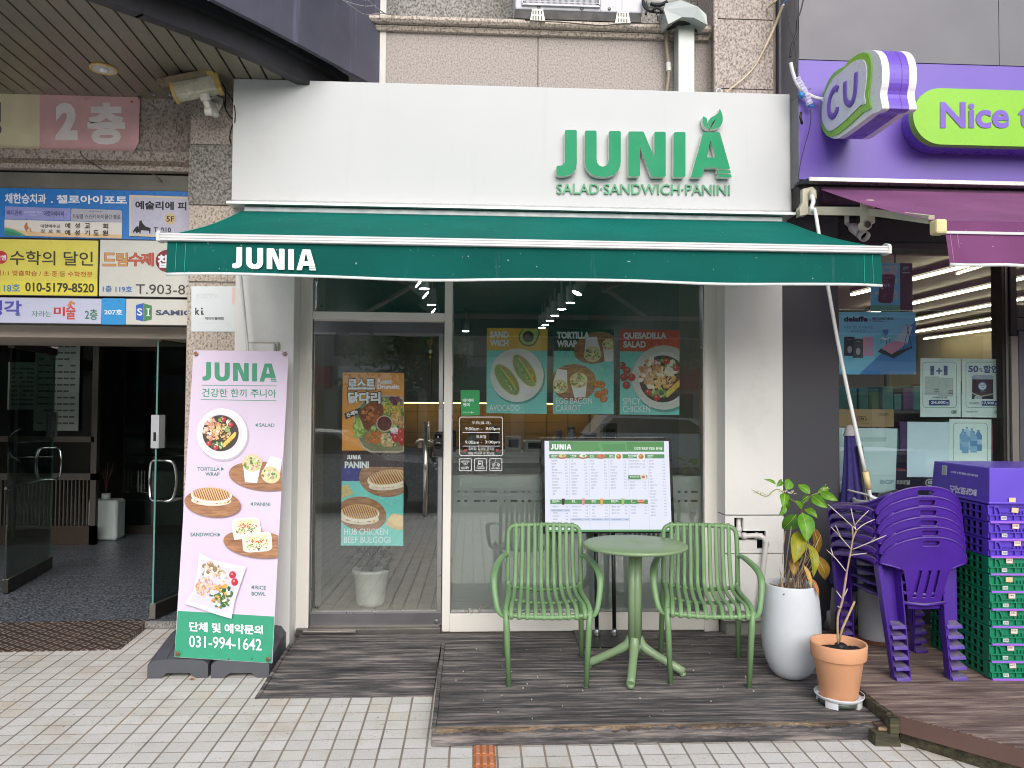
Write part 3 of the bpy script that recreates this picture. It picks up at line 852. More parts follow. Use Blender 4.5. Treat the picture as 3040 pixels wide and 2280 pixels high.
b.tube([PY(1264, 1290, hy), PY(1264, 1290, dy_+.02)], .008, ch, 10); b.tube([PY(1262, 1500, hy), PY(1262, 1500, dy_+.02)], .008, ch, 10); b.build('pull_handle', door)
b = MB(); b.pbox(1286.5, 1281, 1315.5, 1355, dy_-.030, .03, M('lock_black')); b.pbox(1291, 1290, 1311, 1301, dy_-.0315, .002, M('lock_screen', '#0a0d12', .1))
S = Sheet(b, lambda u, v: PY(u, v, dy_-.032)); S.line([(1299, 1299), (1300, 1294), (1303, 1297), (1301, 1300)], .8, ink('#b8c0c8'))
b.lathe([(0, 0), (.022, 0), (.024, .004), (.024, .01)], M('lock_gloss', '#08080a', .12), PY(1301, 1322, dy_-.042), 20, axis=(0, 1, 0))
b.build('digital_lock', door, bevel=.005)
b = MB(); b.tube(spline([PY(1238, 1316, dy_-.02), PY(1242, 1309, dy_-.035), PY(1256, 1308, dy_-.03), PY(1272, 1310, dy_-.03), PY(1286, 1316, dy_-.02)], 4), .010, ch, 10, flat=(1.4, .7)); b.pbox(1240, 1306, 1252, 1330, dy_+.01, .012, ch); b.build('lock_lever', door)
b = MB(); b.box(jx0+.01, D1, -.085, .03, .108, Z_(1865, -.07, 1100), steel_dull); b.pbox(897, 1873, 1056, 1881, -.115, .03, steel); b.build('threshold', shop, bevel=.003)
# frosted film on the lower window
fm = bpy.data.materials.new('frosted_film'); t = NT(fm)
rf = t.n('BsdfRefraction'); rf.inputs['IOR'].default_value = 1.0; rf.inputs['Roughness'].default_value = .42; rf.inputs[0].default_value = (.80, .84, .83, 1)
df = t.n('BsdfDiffuse'); df.inputs[0].default_value = (.46, .48, .47, 1)
mx = t.n('MixShader'); mx.inputs[0].default_value = .36
t.t.links.new(rf.outputs[0], mx.inputs[1]); t.t.links.new(df.outputs[0], mx.inputs[2]); t.end(mx)
b = MB(); yf = .006
xl, xr = mx1, rx0-.008
for v0, v1 in ((1412, 1457), (1463, 1484), (1490, 1818)):
    b.box(xl, xr, yf, yf+.0005, Z_(v1, yf, 1700), Z_(v0, yf, 1700), fm)
x = xl
while x < xr:   # broken clear dashes between the bands
    w = random.uniform(.01, .045); 
    for v0, v1 in ((1457, 1463), (1484, 1490)): b.box(x, min(xr, x+w), yf, yf+.0005, Z_(v1, yf, 1700), Z_(v0, yf, 1700), fm)
    x += w+random.choice((.012, .02, .045, .0))
b.build('frosted_film', shop)
# interior
wl = M('inside_wall', '#a8a294', .7, var=.05); wg = M('inside_grey', '#8a8d86', .7, var=.06); ce = M('inside_ceiling', '#8f908c', .8, var=.06)
fl = M('inside_floor', '#9a9184', .5, var=.08)
b = MB(); b.box(-1.16, 1.75, .03, 6.3, .02, .118, fl); b.build('inside_floor', shop)
b = MB(); b.box(-1.16, 1.75, .04, 6.3, 3.0, 3.05, ce); b.build('inside_ceiling', shop)
b = MB(); b.box(-1.16, -1.1, .04, .62, .118, 3.0, wl); b.box(-1.16, -1.13, .62, 6.3, .118, 3.0, wg); b.box(1.69, 1.75, .04, 1.1, .118, 3.0, wl); b.box(1.72, 1.75, 1.1, 6.3, .118, 3.0, wg); b.box(-1.16, 1.75, 6.2, 6.3, .118, 3.0, wg)
b.build('inside_wall', shop)
b = MB(); Yb = 5.3    # lit kitchen niche at the back
tile = M('warm_tile', '#8f8069', .4, var=.05)
for k in range(4):
    for i in range(9): b.box(-1.1+i*.31, -1.1+i*.31+.302, 5.9, 5.93, 1.06+k*.15, 1.06+k*.15+.143, tile)
b.box(-1.13, 1.72, 5.93, 5.96, .9, 1.7, M('grout', '#6f6250', .8)); b.build('tiled_splashback', shop)
wcab = M('wall_cabinet', '#8e928c', .5, var=.04)
b = MB()
for i in range(5): b.box(-1.12+i*.56, -1.12+i*.56+.55, Yb, 5.93, 1.64, 2.28, wcab)
b.build('wall_cabinet', shop, bevel=.004)
b = MB(); b.box(-1.1, 1.7, 5.62, 5.66, 1.625, 1.638, M('warm_strip', '#ffcf7a', emit=7)); b.build('strip_light', shop)
b = MB(); b.box(-1.12, 1.7, 4.9, 5.9, .118, 1.02, M('dark_tile', '#34383a', .4, var=.15, vs=9)); b.box(-1.12, 1.7, 4.88, 5.9, 1.02, 1.06, M('worktop', '#6d5a44', .4)); b.build('back_counter', shop)
b = MB(); b.box(-.35, 1.60, 2.6, 3.1, .118, 1.08, M('front_counter', '#b9bab5', .5)); b.box(-.4, 1.65, 2.55, 3.15, 1.08, 1.12, M('counter_top', '#d9d7d0', .3))
b.box(mx1+.05, rx0-.05, .10, .34, Z_(1446, .1, 1700), Z_(1418, .1, 1700), M('shelf_white', '#dcdcd8', .4)); b.box(.95, 1.6, .8, 1.4, .118, .95, M('low_cabinet', '#d0d0ca', .5)); b.box(-.12, .5, 1.1, 1.6, .118, .80, M('bench', '#8f8c84', .6)); b.build('service_counter', shop)
# clutter on the counters: jars, machines, cards
cl = [(-.25, .16, .22, '#1c1d1f'), (.0, .12, .18, '#b7b5ae'), (.22, .10, .25, '#3a3632'), (.42, .16, .16, '#cfc8bb'), (.64, .22, .12, '#d9d6cf'), (.90, .09, .20, '#6d7f95'), (1.03, .10, .24, '#c9cfd6'), (1.2, .16, .20, '#4a4034'), (1.42, .15, .3, '#5d5f5c')]
for x, w, h, c in cl:
    k = thing('counter_item', (x, 2.82, 1.12), '', 'container', 'small things standing on the shop counter')
    m = M('clutter_'+c[1:], c, .4, var=.1)
    q = MB()
    if w < .13: q.lathe([(w*.42, 0), (w*.5, .02), (w*.5, h*.75), (w*.3, h*.86), (w*.3, h)], m, n=16); q.build('body', k, local=True); MB().lathe([(w*.34, h), (w*.34, h+.02), (0, h+.022)], M('clutter_lid', '#8b8f90', .3, .6), n=16).build('lid', k, local=True)
    else: q.box(-w/2, w/2, -.1, .1, 0, h, m).build('body', k, local=True, bevel=.012); MB().box(-w*.32, w*.32, -.104, -.099, h*.3, h*.8, M('clutter_face', '#2c2e31', .2)).build('front_panel', k, local=True)
    k['label'] = {'#1c1d1f': 'black boxy appliance at the left end of the shop counter', '#b7b5ae': 'pale grey jar on the shop counter behind the window', '#3a3632': 'dark tall jar on the shop counter behind the window', '#cfc8bb': 'cream boxy machine on the shop counter', '#d9d6cf': 'low white card printer on the shop counter', '#6d7f95': 'blue-grey canister on the shop counter', '#c9cfd6': 'pale blue canister on the shop counter', '#4a4034': 'brown coffee machine on the shop counter', '#5d5f5c': 'tall grey appliance at the right end of the shop counter'}[c]
# track spot lamps
white_p = M('lamp_white', '#c9ccc8', .4, var=.03)
led = M('lamp_led', '#f4f7ff', emit=45)
def spot(u, v, z, w, label, tilt=0.0, yaw=0.0):
    p = PZ(u, v, z)
    k = thing('track_spotlight', (p.x, p.y, p.z), label, 'spotlight', 'spotlights on the ceiling tracks')
    ax = Vector((sin(tilt)*cos(yaw), sin(tilt)*sin(yaw), cos(tilt)))
    q = Vector((0, 0, 1)).rotation_difference(ax).to_matrix()
    MB().lathe([(w*.98, .0), (w, .004), (w, .16), (w*.85, .175), (0, .18)], white_p, n=20, axis=ax).build('lamp_body', k, local=True)
    MB().lathe([(0, -.003), (w*.93, -.003)], led, n=20, axis=ax).build('lamp_face', k, local=True)
    e = ax*.12
    MB().tube([e, e+Vector((0, .02, .12)), (e.x, e.y+.02, 2.99-p.z)], .012, white_p, 8).build('stem', k, local=True)
rt = ['first', 'second', 'third', 'fourth', 'fifth', 'sixth', 'seventh']
for i, (u, v) in enumerate(((1713, 870), (1693, 899), (1668, 918), (1647, 937), (1633, 952), (1619, 965), (1609, 973))):
    spot(u, v, 2.66, .048, rt[i]+' lit spotlight from the front on the right ceiling track', .45 if i == 0 else 0.0, 0.3)
for i, (u, v, tl) in enumerate(((1243, 841, .9), (1259, 857, 0), (1263, 876, .9), (1281, 905, 0), (1285, 925, .9))):
    spot(u, v, 2.66, .048, rt[i]+' lit spotlight from the front on the left ceiling track above the door', tl, pi)
spot(1383, 983, 2.66, .05, 'lone lit spotlight hanging left of the yellow poster')
q = MB(); a = PZ(1735, 825, 2.96); c = PZ(1606, 958, 2.96); q.tube([(a.x+.02, .2, 2.97), (c.x, c.y, 2.97)], .018, white_p, 4, smooth=False); q.build('lamp_track', shop)
q = MB(); a = PZ(1250, 800, 2.96); q.tube([(a.x+.05, .2, 2.97), (PZ(1290, 905, 2.96).x+.03, 6.0, 2.97)], .018, white_p, 4, smooth=False); q.build('lamp_track', shop)
# bead ornament hung inside the door, plant in the white pot on the floor
o = thing('door_ornament', PY(1278, 1010, .05), 'string of ring, beads and brass bell hanging inside the glass door', 'ornament')
q = MB(); q.tube([PY(1278, 998, .05), PY(1278, 1090, .05)], .0012, M('string', '#b59a55', .8), 5); q.build('string', o)
c = PY(1277, 1016, .05); q = MB(); q.tube([c+Vector((.015*cos(a*pi/8), 0, .016*sin(a*pi/8))) for a in range(16)], .0042, M('ring_wood', '#b58f4d', .5), 8, closed=True); q.build('ring', o)
for v, r, cc in ((1032, .013, '#8d7440'), (1043.5, .014, '#e0ddd5')):
    c = PY(1277.5, v, .05); MB().lathe([(r*cos(k*pi/10-pi/2)+1e-6, r*sin(k*pi/10-pi/2)) for k in range(11)], M('bead_'+cc[1:], cc, .4), c, 16).build('bead', o)
c = PY(1277.5, 1063, .05); MB().lathe([(.016, 0), (.0145, .02), (.008, .026), (0, .027)], M('brass', '#c49b3a', .25, .9), c, 18).build('bell', o)
p = Vector((-.74, .62, .118))
o = thing('potted_plant', p, 'dark leafy plant in a white pot standing inside the glass door', 'plant')
MB().lathe([(.0, 0), (.085, 0), (.105, .03), (.125, .23), (.135, .245), (.135, .27), (.12, .27), (.115, .24), (0, .235)], M('white_ceramic', '#cfcfca', .35), n=32).build('pot', o, local=True)
q = MB(); lf = M('indoor_leaf', '#26301f', .5, var=.3)
for k in range(90):
    a = random.uniform(0, 6.28); rr = random.random()*.17; h = .28+random.random()*.30
    c = Vector((cos(a)*rr, sin(a)*rr, h)); e1 = Vector((random.gauss(0, 1), random.gauss(0, 1), random.gauss(0, .6))).normalized()*.045; e2 = e1.orthogonal().normalized()*.028
    q.poly([c-e1, c-e2, c+e1, c+e2], lf)
for k in range(8):
    a = k*.8; q.tube([(0, 0, .235), (.05*cos(a), .05*sin(a), .36), (.12*cos(a), .12*sin(a), .52)], .004, lf, 5)
q.build('foliage', o, local=True)

# ---------------------------------------------------------------- white fascia with raised lettering
FY = -.30
fx0, fx1 = X_(690.3, FY, 400), X_(2345, FY, 400)
fz0, fz1 = Z_(593, FY, 700), Z_(233, FY, 700)
fw = bpy.data.materials.new('fascia_white'); t = NT(fw); MATS['fascia_white'] = fw
c1 = t.ramp(t.noise(.7, 4), [(.3, rgb('#bdbfc0')), (.7, rgb('#c5c6c6'))]); c1 = t.mix(t.ramp(t.noise(6, 6, rough=.7, sc3=(1.5, 1, .08)), [(.58, 0), (.80, .22)]), c1, rgb('#a9a69c')); c1 = t.mix(t.ramp(t.noise(1.7, 8, rough=.72), [(.60, 0), (.74, .30)]), c1, rgb('#b3ada0')); c1 = t.mix(t.ramp(t.noise(34, 2), [(.76, 0), (.79, .45)]), c1, rgb('#8d8678'))
t.end(t.bsdf(c1, .6, 0, t.bump(t.noise(1.5, 2), .15, .02), .2))
sg_ = thing('shop_sign', ((fx0+fx1)/2, FY, fz0), 'long white fascia sign with raised green lettering and leaf over the awning', 'sign')
b = MB(); b.box(fx0, fx1, FY, -.02, fz0, fz1, fw); b.build('panel', sg_, bevel=.003)
b = MB(); b.box(fx1+.0005, fx1+.012, FY+.004, -.02, fz0, fz1-.002, M('fascia_edge', '#b9b5ab', .5, dirt=.35)); b.build('edge_trim', sg_)
lg = M('ledge_metal', '#bdbfbd', .35, .4, var=.05, dirt=.1)
lx0_, lx1_ = X_(671, -.40, 600), X_(2363, -.40, 630)
b = MB(); b.prism([(lx0_, FY+.002, fz0+.001), (lx0_, -.40, fz0-.035), (lx0_, -.40, fz0-.05), (lx0_, FY+.03, fz0-.05), (lx0_, FY+.03, fz0+.001)], (lx1_-lx0_, 0, 0), lg); b.build('drip_ledge', sg_)
green = M('sign_green', '#178a5e', .55, spec=.25, var=.03, vs=3)
off_w = M('sign_return', '#dfe0d6', .4)
LY = FY-.055
zf2 = lambda x, y, Y=LY: PY(1400+x*1000/2212, y*1000/2212, Y)
for outer, hole in JUNIA[:5]:
    b = MB(); O = [zf2(*p) for p in outer]; H = [zf2(*p) for p in hole] if hole else None
    b.prism(O, (0, .042, 0), green, off_w, H)
    bb = b.build('letter', sg_)
    if not hole: continue
for st in (_A2, _A3):
    MB().prism([zf2(*p) for p in st], (0, .042, 0), green, off_w).build('letter_stripe', sg_)
lf1 = spline([(1630, 714, 0), (1648, 758, 0), (1648, 800, 0), (1630, 832, 0), (1598, 846, 0), (1570, 846, 0), (1590, 815, 0), (1606, 780, 0), (1578, 812, 0), (1566, 838, 0), (1556, 822, 0), (1556, 795, 0), (1572, 772, 0), (1600, 758, 0), (1622, 738, 0)], 3, True)
lf2 = spline([(1522, 764, 0), (1546, 780, 0), (1548, 800, 0), (1554, 828, 0), (1563, 846, 0), (1540, 842, 0), (1522, 818, 0), (1517, 790, 0)], 3, True)
for L_ in (lf1, lf2): MB().prism([zf2(p.x, p.y) for p in L_], (0, .042, 0), green, off_w).build('leaf', sg_)
b = MB(); vs, fs, asp = text2d('SALAD·SANDWICH·PANINI', .006)
x0, x1, y0 = 558, 1698, 1276
def tl(a, c, Y): return zf2(x0+(x1-x0)*a, y0-68*c+8*a-4, Y)
me_f = [tl(a, c, FY-.014) for a, c in vs]; n_ = len(vs)
b.add(me_f, fs, M('tagline_green', '#2f8f5d', .4))
cnt = {}
for f in fs:
    for i in range(len(f)): e = (f[i], f[(i+1) % len(f)]); cnt[tuple(sorted(e))] = cnt.get(tuple(sorted(e)), 0)+1
me_b = [tl(a, c, FY-.002) for a, c in vs]
b.add(me_f+me_b, [(i, j, j+n_, i+n_) for (i, j), k in cnt.items() if k == 1], M('tagline_green'))
b.build('tagline', sg_)
MB().tube([PY(2134+7*cos(a*pi/8), 270+7*sin(a*pi/8), FY+.02) for a in range(16)], .004, white_p, 6, closed=True).build('eyelet', sg_)

# ---------------------------------------------------------------- green awning
AB, AF = -.36, -1.455
bl_, br_ = PY(711, 627, AB), PY(2331, 660, AB)
flf, frf = PY(502, 692, AF), PY(2622, 741, AF)
zb_a, zf_a = (bl_.z+br_.z)/2, (flf.z+frf.z)/2
ax0, ax1 = (bl_.x+flf.x)/2, (br_.x+frf.x)/2
aw = thing('green_awning', ((ax0+ax1)/2, AB, zf_a), 'long green fabric awning with white lettering over the shop front', 'awning')
cg = cloth('awning_cloth', '#046a5f', .06)
b = MB(); NX, NY = 56, 10
def sag(i, j):
    s_, t_ = i/NX, j/NY
    return Vector((ax0+(ax1-ax0)*s_, AB+(AF-AB)*t_, zb_a+(zf_a-zb_a)*t_-.018*sin(pi*t_)*(.7+.3*cos(6.3*s_*3))-.004*sin(s_*57)*t_))
b.add([sag(i, j) for j in range(NY+1) for i in range(NX+1)], [(j*(NX+1)+i, j*(NX+1)+i+1, (j+1)*(NX+1)+i+1, (j+1)*(NX+1)+i) for j in range(NY) for i in range(NX)], cg, True)
seam = ink('#1fa58e', .7)
for xx in (ax0+.012, ax1-.012): b.tube([Vector((xx, AB+(AF-AB)*t/10, sag(0, t).z+.002)) for t in range(11)], .0016, seam, 4)
b.build('canopy_cloth', aw)
zv1, zv0 = Z_(736, AF, 1500), Z_(829, AF, 1500)
b = MB(); NX, NY = 80, 4
def val(i, j):
    s_, t_ = i/NX, j/NY
    w = t_*(.010*sin(s_*9+1)+.006*sin(s_*31)) + (.02*t_*max(0, s_-.93)/.07)
    return Vector((ax0+.005+(ax1-ax0-.01)*s_, AF-.012-w, zv1+(zv0-zv1)*t_ + .006*t_*sin(s_*14)-.010*t_*max(0, (s_-.93)/.07)**2))
b.add([val(i, j) for j in range(NY+1) for i in range(NX+1)], [(j*(NX+1)+i, j*(NX+1)+i+1, (j+1)*(NX+1)+i+1, (j+1)*(NX+1)+i) for j in range(NY) for i in range(NX)], cloth('valance_cloth', '#0c5952', .12), True)
for i in (1, 2, NX-2, NX-1): b.tube([val(i, j)+Vector((0, -.002, 0)) for j in range(NY+1)], .0014, seam, 4)
b.build('valance', aw)
b = MB(); b.tube([val(i, NY)+Vector((0, 0, -.004)) for i in range(NX+1)], .0075, M('hem_white', '#c9cfcd', .5, var=.1, vs=30), 6, flat=(.5, 1.0)); b.build('hem', aw)
b = MB(); S = Sheet(b, lambda u, v: PY(u, v, AF-.026)); junia(S, 690, 938, 733, 798, ink('#eef2f1'), 5); b.build('lettering', aw)
b = MB(); zt_ = zf_a+.008
Hb = zt_-.004-zv1; br = M('bar_alu', '#c2c3c3', .5, .25, var=.03, vs=1.5)
b.prism([Vector((ax0-.022, AF+y, zv1+Hb*q)) for y, q in ((-.030, 0), (-.034, .08), (-.034, .26), (-.030, .30), (-.030, .34), (-.033, .38), (-.033, .62), (-.029, .66), (-.029, .72), (-.032, .76), (-.032, .95), (-.026, 1), (.02, 1), (.02, 0))], (ax1-ax0+.044, 0, 0), br)
b.build('front_bar', aw)
for xx, sgx in ((ax0-.022, -1), (ax1+.022, 1)):
    MB().prism([Vector((xx, AF+y, zf_a+z)) for y, z in ((-.034, -.034), (-.036, .0), (-.024, .014), (.0, .022), (.03, .016), (.035, -.01), (.02, -.036))], (sgx*.016, 0, 0), M('cap_plastic', '#c9c9c6', .3, var=.03)).build('end_cap', aw, bevel=.004)
cass = M('cassette', '#8d9496', .4, .4, var=.06)
b = MB(); cz1 = fz0-.052; b.box(ax0+.02, ax1-.03, -.36, -.24, cz1-.035, cz1, cass); b.tube([(ax0+.03, AB+.03, zb_a-.03), (ax1-.03, AB+.03, zb_a-.03)], .035, M('roller_cloth', '#0c4f4a', .7), 16); b.build('roller', aw, bevel=.004)
b = MB(); aa = M('arm_white', '#b8bab7', .4, var=.04)
for sx in (ax0+.35, ax1-.35):
    sgx = 1 if sx < 0 else -1
    s0 = Vector((sx, -.30, zb_a-.09)); el = Vector((sx+sgx*.62, -.78, (zb_a+zf_a)/2-.06)); e1 = Vector((sx+sgx*.12, AF+.03, zf_a-.03))
    b.tube([s0, el], .022, aa, 4, smooth=False); b.tube([el, e1], .018, aa, 4, smooth=False); b.tube([el+Vector((0, 0, -.03)), el+Vector((0, 0, .03))], .03, aa, 10)
b.build('folding_arm', aw)
b = MB(); b.box(px0+.003, qx1, -.28, -.215, 2.60, fz0, M('soffit_white', '#aeb0ac', .5)); b.build('mounting_board', aw)
cr = thing('awning_crank', PY(735, 1045, -.34), 'thin pale crank rod hanging in front of the left cream pillar', 'crank')
MB().tube([PY(712, 770, -.36), PY(714.6, 818, -.36), PY(724, 915, -.36), PY(736, 1044, -.36), PY(752, 1210, -.36)], .0085, M('rod_white', '#d8dad8', .35), 10).build('rod', cr)
mb_ = thing('meter_box', PY(780, 1040, -.24), 'small cream utility box fixed to the left cream pillar above the banner', 'box')
b = MB(); b.pbox(733, 1015, 827, 1041, -.232, .02, M('box_shade', '#b9b3a8', .5)); b.build('back_plate', mb_, bevel=.003)
b = MB(); b.pbox(735, 1019.5, 814, 1046, -.268, .04, cream); b.build('cover', mb_, bevel=.006)
st = MB(); S = Sheet(st, Z(540, 780, 420/2177, -.1245))
S.rect(145, 362, 830, 1060, M('sticker_white', '#d3dadc', .35, var=.03)); S.rect(770, 380, 830, 640, ink('#dfc3c4'))
S.line([(195, 1030), (245, 985), (275, 930), (700, 928), (745, 990), (800, 1030)], 3, ink('#c3c6ca'))
S.text('k', 205, 272, 802, 110, ink('#3b3f42'), .04); S.rect(295, 735, 322, 790, ink('#3b3f42')); S.rect(295, 694, 322, 716, ink('#3b3f42')); S.quad((295, 785), (340, 780), (340, 802), (305, 802), ink('#3b3f42'))
S.text('케이티텔레캅', 357, 650, 882, 46, ink('#4b4f52'), .02)
S.text('CCTV', 225, 560, 545, 62, ink('#c5cdd0')); 
tag(st.build('wall_sticker', loc=PY(628, 990, -.124)), 'faded white security sticker on the speckled granite column', 'sticker')

# ================================================================ SIGNBOARDS over the left entrance
SY = .03
KS = 600/1991
sz = lambda x, y: PY(x*KS, 500+y*KS, SY)
grey_case = M('sign_case', '#4d4c4b', .5, .3)
def signboard(name, x0, y0, x1, y1, mats, label, right=None):
    """box sign: mats=[(x0,x1,material)] bands of the face in crop pixels"""
    ym0 = y0; b = MB()
    a = sz((x0+x1)/2, y0); c = sz((x0+x1)/2, y1)
    X0 = sz(x0, (y0+y1)/2).x; X1 = sz(x1, (y0+y1)/2).x
    b.box(X0, X1, SY+.004, SY+.11, c.z, a.z, grey_case)
    for m0, m1, m in mats: b.box(sz(m0, (y0+y1)/2).x+.004, sz(m1, (y0+y1)/2).x-.004, SY, SY+.012, c.z+.004, a.z-.004, m)
    return b
T = lambda S, body, x0, x1, y0, y1, h, m, bold=.02: S.text(body, x0, x1, y0, h, m, bold, y1-y0)
blue = M('sign_blue', '#1270c0', .3, var=.06, dirt=.08)
b = signboard('sign', -900, 195, 1900, 690, [(-900, 1900, blue)], '')
S = Sheet(b, sz)
wh = ink('#e3e6ec'); blk = ink('#1c1d20')
T(S, '채한승치과', 48, 455, 345, 350, 100, wh, .025); S.ell(511, 332, 9, 9, wh); T(S, '첼로아이포토', 557, 1252, 345, 356, 85, wh, .03)
S.quad((52, 374), (695, 394), (697, 514), (50, 500), M('lavender_plate', '#8c8ec8', .3, var=.08))
T(S, '바디관리', 70, 220, 462, 466, 52, ink('#23264f'), .02); T(S, '아로마테라피', 432, 628, 470, 474, 52, ink('#23264f'), .02)
T(S, 'Lavender Spa', 240, 410, 446, 448, 30, ink('#b9bbe2')); T(S, 'body care', 290, 360, 468, 470, 18, ink('#b9bbe2'))
S.poly([(705, 400), (720, 396), (1190, 412), (1205, 425), (1205, 535), (702, 515)], M('lilac_grey_plate', '#a9a9b6', .3, var=.06))
T(S, '트윙클 스즈키 바이올린·첼로', 716, 1188, 497, 502, 46, ink('#2d2c33'), .012); T(S, '음악교육원', 880, 1005, 430, 433, 12, ink('#5b5a66'))
S.quad((48, 505), (1205, 535), (1203, 692), (46, 660), M('church_plate', '#d8d3cc', .35, var=.05))
S.poly([(48, 565), (200, 612), (420, 630), (800, 640), (1204, 655), (1203, 692), (46, 660)], M('church_sand', '#d8b98c', .4, var=.10))
S.poly([(48, 585), (130, 600), (200, 632), (265, 665), (46, 660)], ink('#3f9d78')); S.poly([(48, 615), (140, 628), (220, 664), (46, 660)], ink('#2c7f63'))
S.poly([(262, 532), (276, 540), (274, 570), (290, 585), (276, 604), (268, 630), (248, 600), (240, 575), (252, 555)], ink('#b5713a')); S.poly([(296, 582), (306, 588), (312, 612), (320, 634), (296, 618), (292, 598)], ink('#c08a52'))
T(S, '대한예수교', 404, 598, 586, 588, 34, ink('#3a3328'), .015); T(S, '장  로  회', 404, 598, 636, 640, 34, ink('#3a3328'), .015)
for k, ch in enumerate('예성교'): T(S, ch, (645, 740, 838)[k], (697, 790, 892)[k], 592, 592, 52, ink('#37301f'), .02)
T(S, '회', 1017, 1070, 596, 596, 50, ink('#37301f'), .02)
for k, ch in enumerate('예성기도원'): T(S, ch, (645, 740, 838, 925, 1015)[k], (697, 790, 890, 978, 1070)[k], 660+k, 660+k, 52, ink('#37301f'), .02)
S.poly([(1280, 264), (1900, 284), (1900, 690), (1278, 668)], ink('#cfc0a4')); S.poly([(1300, 284), (1900, 304), (1900, 674), (1298, 650)], M('atelier_plate', '#b4b3c6', .3, var=.05))
T(S, '예술리에 피', 1338, 1842, 406, 418, 84, ink('#14141a'), .035)
S.ell(1682, 500, 58, 56, ink('#c7b089')); T(S, '5F', 1645, 1722, 528, 530, 54, ink('#1f1d18'), .02)
S.poly([(1320, 640), (1318, 620), (1345, 578), (1370, 572), (1372, 600), (1380, 520), (1400, 515), (1412, 545), (1440, 575), (1490, 590), (1488, 645), (1478, 645), (1474, 618), (1395, 612), (1390, 645), (1380, 645), (1378, 625), (1350, 645), (1340, 618)], ink('#0f0f12'))
T(S, 'T. 010', 1520, 1690, 630, 634, 48, ink('#1f1d22'), .02)
tag(b.build('signboard'), 'blue signboard with white lettering and small plaques, topmost over the left entrance', 'signboard')
yel = M('sign_yellow', '#d3c850', .32, var=.05, dirt=.06)
b = signboard('sign', -900, 690, 967, 1250, [(-900, 967, yel)], '')
S = Sheet(b, sz); dkb = ink('#33301a')
S.rect(-300, 1112, 960, 1245, M('sign_yellow_low', '#dccf42', .32, var=.04))
S.ell(10, 876, 64, 64, ink('#b8232c')); T(S, '산펜', -44, 62, 905, 905, 50, wh, .03)
T(S, '수학의 달인', 98, 916, 950, 962, 142, dkb, .012)
T(S, '별1:1 맞춤학습 / 초·중·등 수학전문', -40, 914, 1056, 1072, 54, ink('#b24b23'), .008)
T(S, '118호', -10, 200, 1214, 1214, 78, ink('#1f7fae'), .015); T(S, '010-5179-8520', 250, 928, 1214, 1226, 92, dkb, .025)
tag(b.build('signboard'), 'yellow maths-tuition signboard with dark lettering under the blue one', 'signboard')
wgr = M('sign_offwhite', '#c9c8c0', .34, var=.04, dirt=.08)
b = signboard('sign', 976, 706, 1900, 1268, [(976, 1900, wgr)], '')
S = Sheet(b, sz)
for ch, x0, x1, cc in (('드', 1015, 1140, '#c79350'), ('림', 1150, 1256, '#c79350'), ('수', 1266, 1405, '#b9553e'), ('제', 1392, 1512, '#b9553e')):
    T(S, ch, x0-5, x1+5, 965, 966, 136, ink('#8f3a2a'), .042); T(S, ch, x0, x1, 960, 963, 128, ink(cc), .022)
S.ell(1660, 912, 126, 112, ink('#7b1f2b')); T(S, '찹쌀떡', 1555, 1860, 980, 985, 130, wh, .04)
T(S, '1층 119호', 1014, 1302, 1218, 1224, 64, ink('#3c6fb4'), .015); T(S, 'T.903-8250', 1340, 2060, 1236, 1246, 96, ink('#3a3932'), .0)
tag(b.build('signboard'), 'off-white rice-cake signboard with orange and red lettering beside the yellow one', 'signboard')
lil = M('sign_lilac', '#bcbfd6', .32, var=.03)
b = signboard('sign', -900, 1266, 1004, 1525, [(-900, 1004, lil)], '')
S = Sheet(b, sz)
T(S, '생', -150, 22, 1455, 1455, 155, ink('#3a3a9e'), .03); T(S, '각', 38, 214, 1452, 1452, 150, ink('#4a49a8'), .03); T(S, '이', 150, 200, 1460, 1460, 40, ink('#3c6f62'), .01)
T(S, '자라는', 312, 508, 1462, 1462, 58, ink('#3f7a58'), .0); T(S, '미', 530, 640, 1455, 1455, 92, ink('#c22a33'), .03); T(S, '술', 650, 745, 1488, 1488, 150, ink('#c5483a'), .02)
S.line([(672, 1352), (700, 1315), (735, 1335)], 18, ink('#cf7f3a')); T(S, '2층', 838, 962, 1490, 1494, 105, ink('#2d7a53'), .015)
tag(b.build('signboard'), 'pale lilac art-school signboard with hand-drawn coloured lettering, lowest on the left', 'signboard')
b = signboard('sign', 1006, 1282, 1900, 1545, [(1236, 1900, wgr)], '')
S = Sheet(b, sz); S.k = -.0
S.rrect(1000, 1280, 1238, 1538, 14, M('sign_skyblue', '#1f8fd0', .3, var=.04)); T(S, '207호', 1028, 1206, 1438, 1442, 52, wh, .02)
S.poly([(1340, 1345), (1416, 1326), (1416, 1508), (1340, 1490)], ink('#2a5cb4')); S.poly([(1420, 1330), (1496, 1352), (1496, 1488), (1420, 1508)], ink('#3f7f4c'))
T(S, 'S', 1352, 1404, 1448, 1452, 72, wh, .015); S.rect(1455, 1384, 1468, 1450, wh); S.rect(1444, 1380, 1480, 1388, wh); S.rect(1444, 1446, 1480, 1454, wh)
T(S, 'SAMICK', 1535, 1990, 1446, 1452, 52, ink('#3d4563'), .035)
tag(b.build('signboard'), 'off-white signboard with a sky-blue room tab and blue-green emblem above the entrance', 'signboard')
b = MB(); b.box(-5.5, lx0, .045, .15, Z_(563, .045, 300), Z_(517, .045, 300), M('sign_rail', '#6b6a63', .45, .4, var=.2, vs=3, dirt=.4)); b.build('sign_rail', bld)
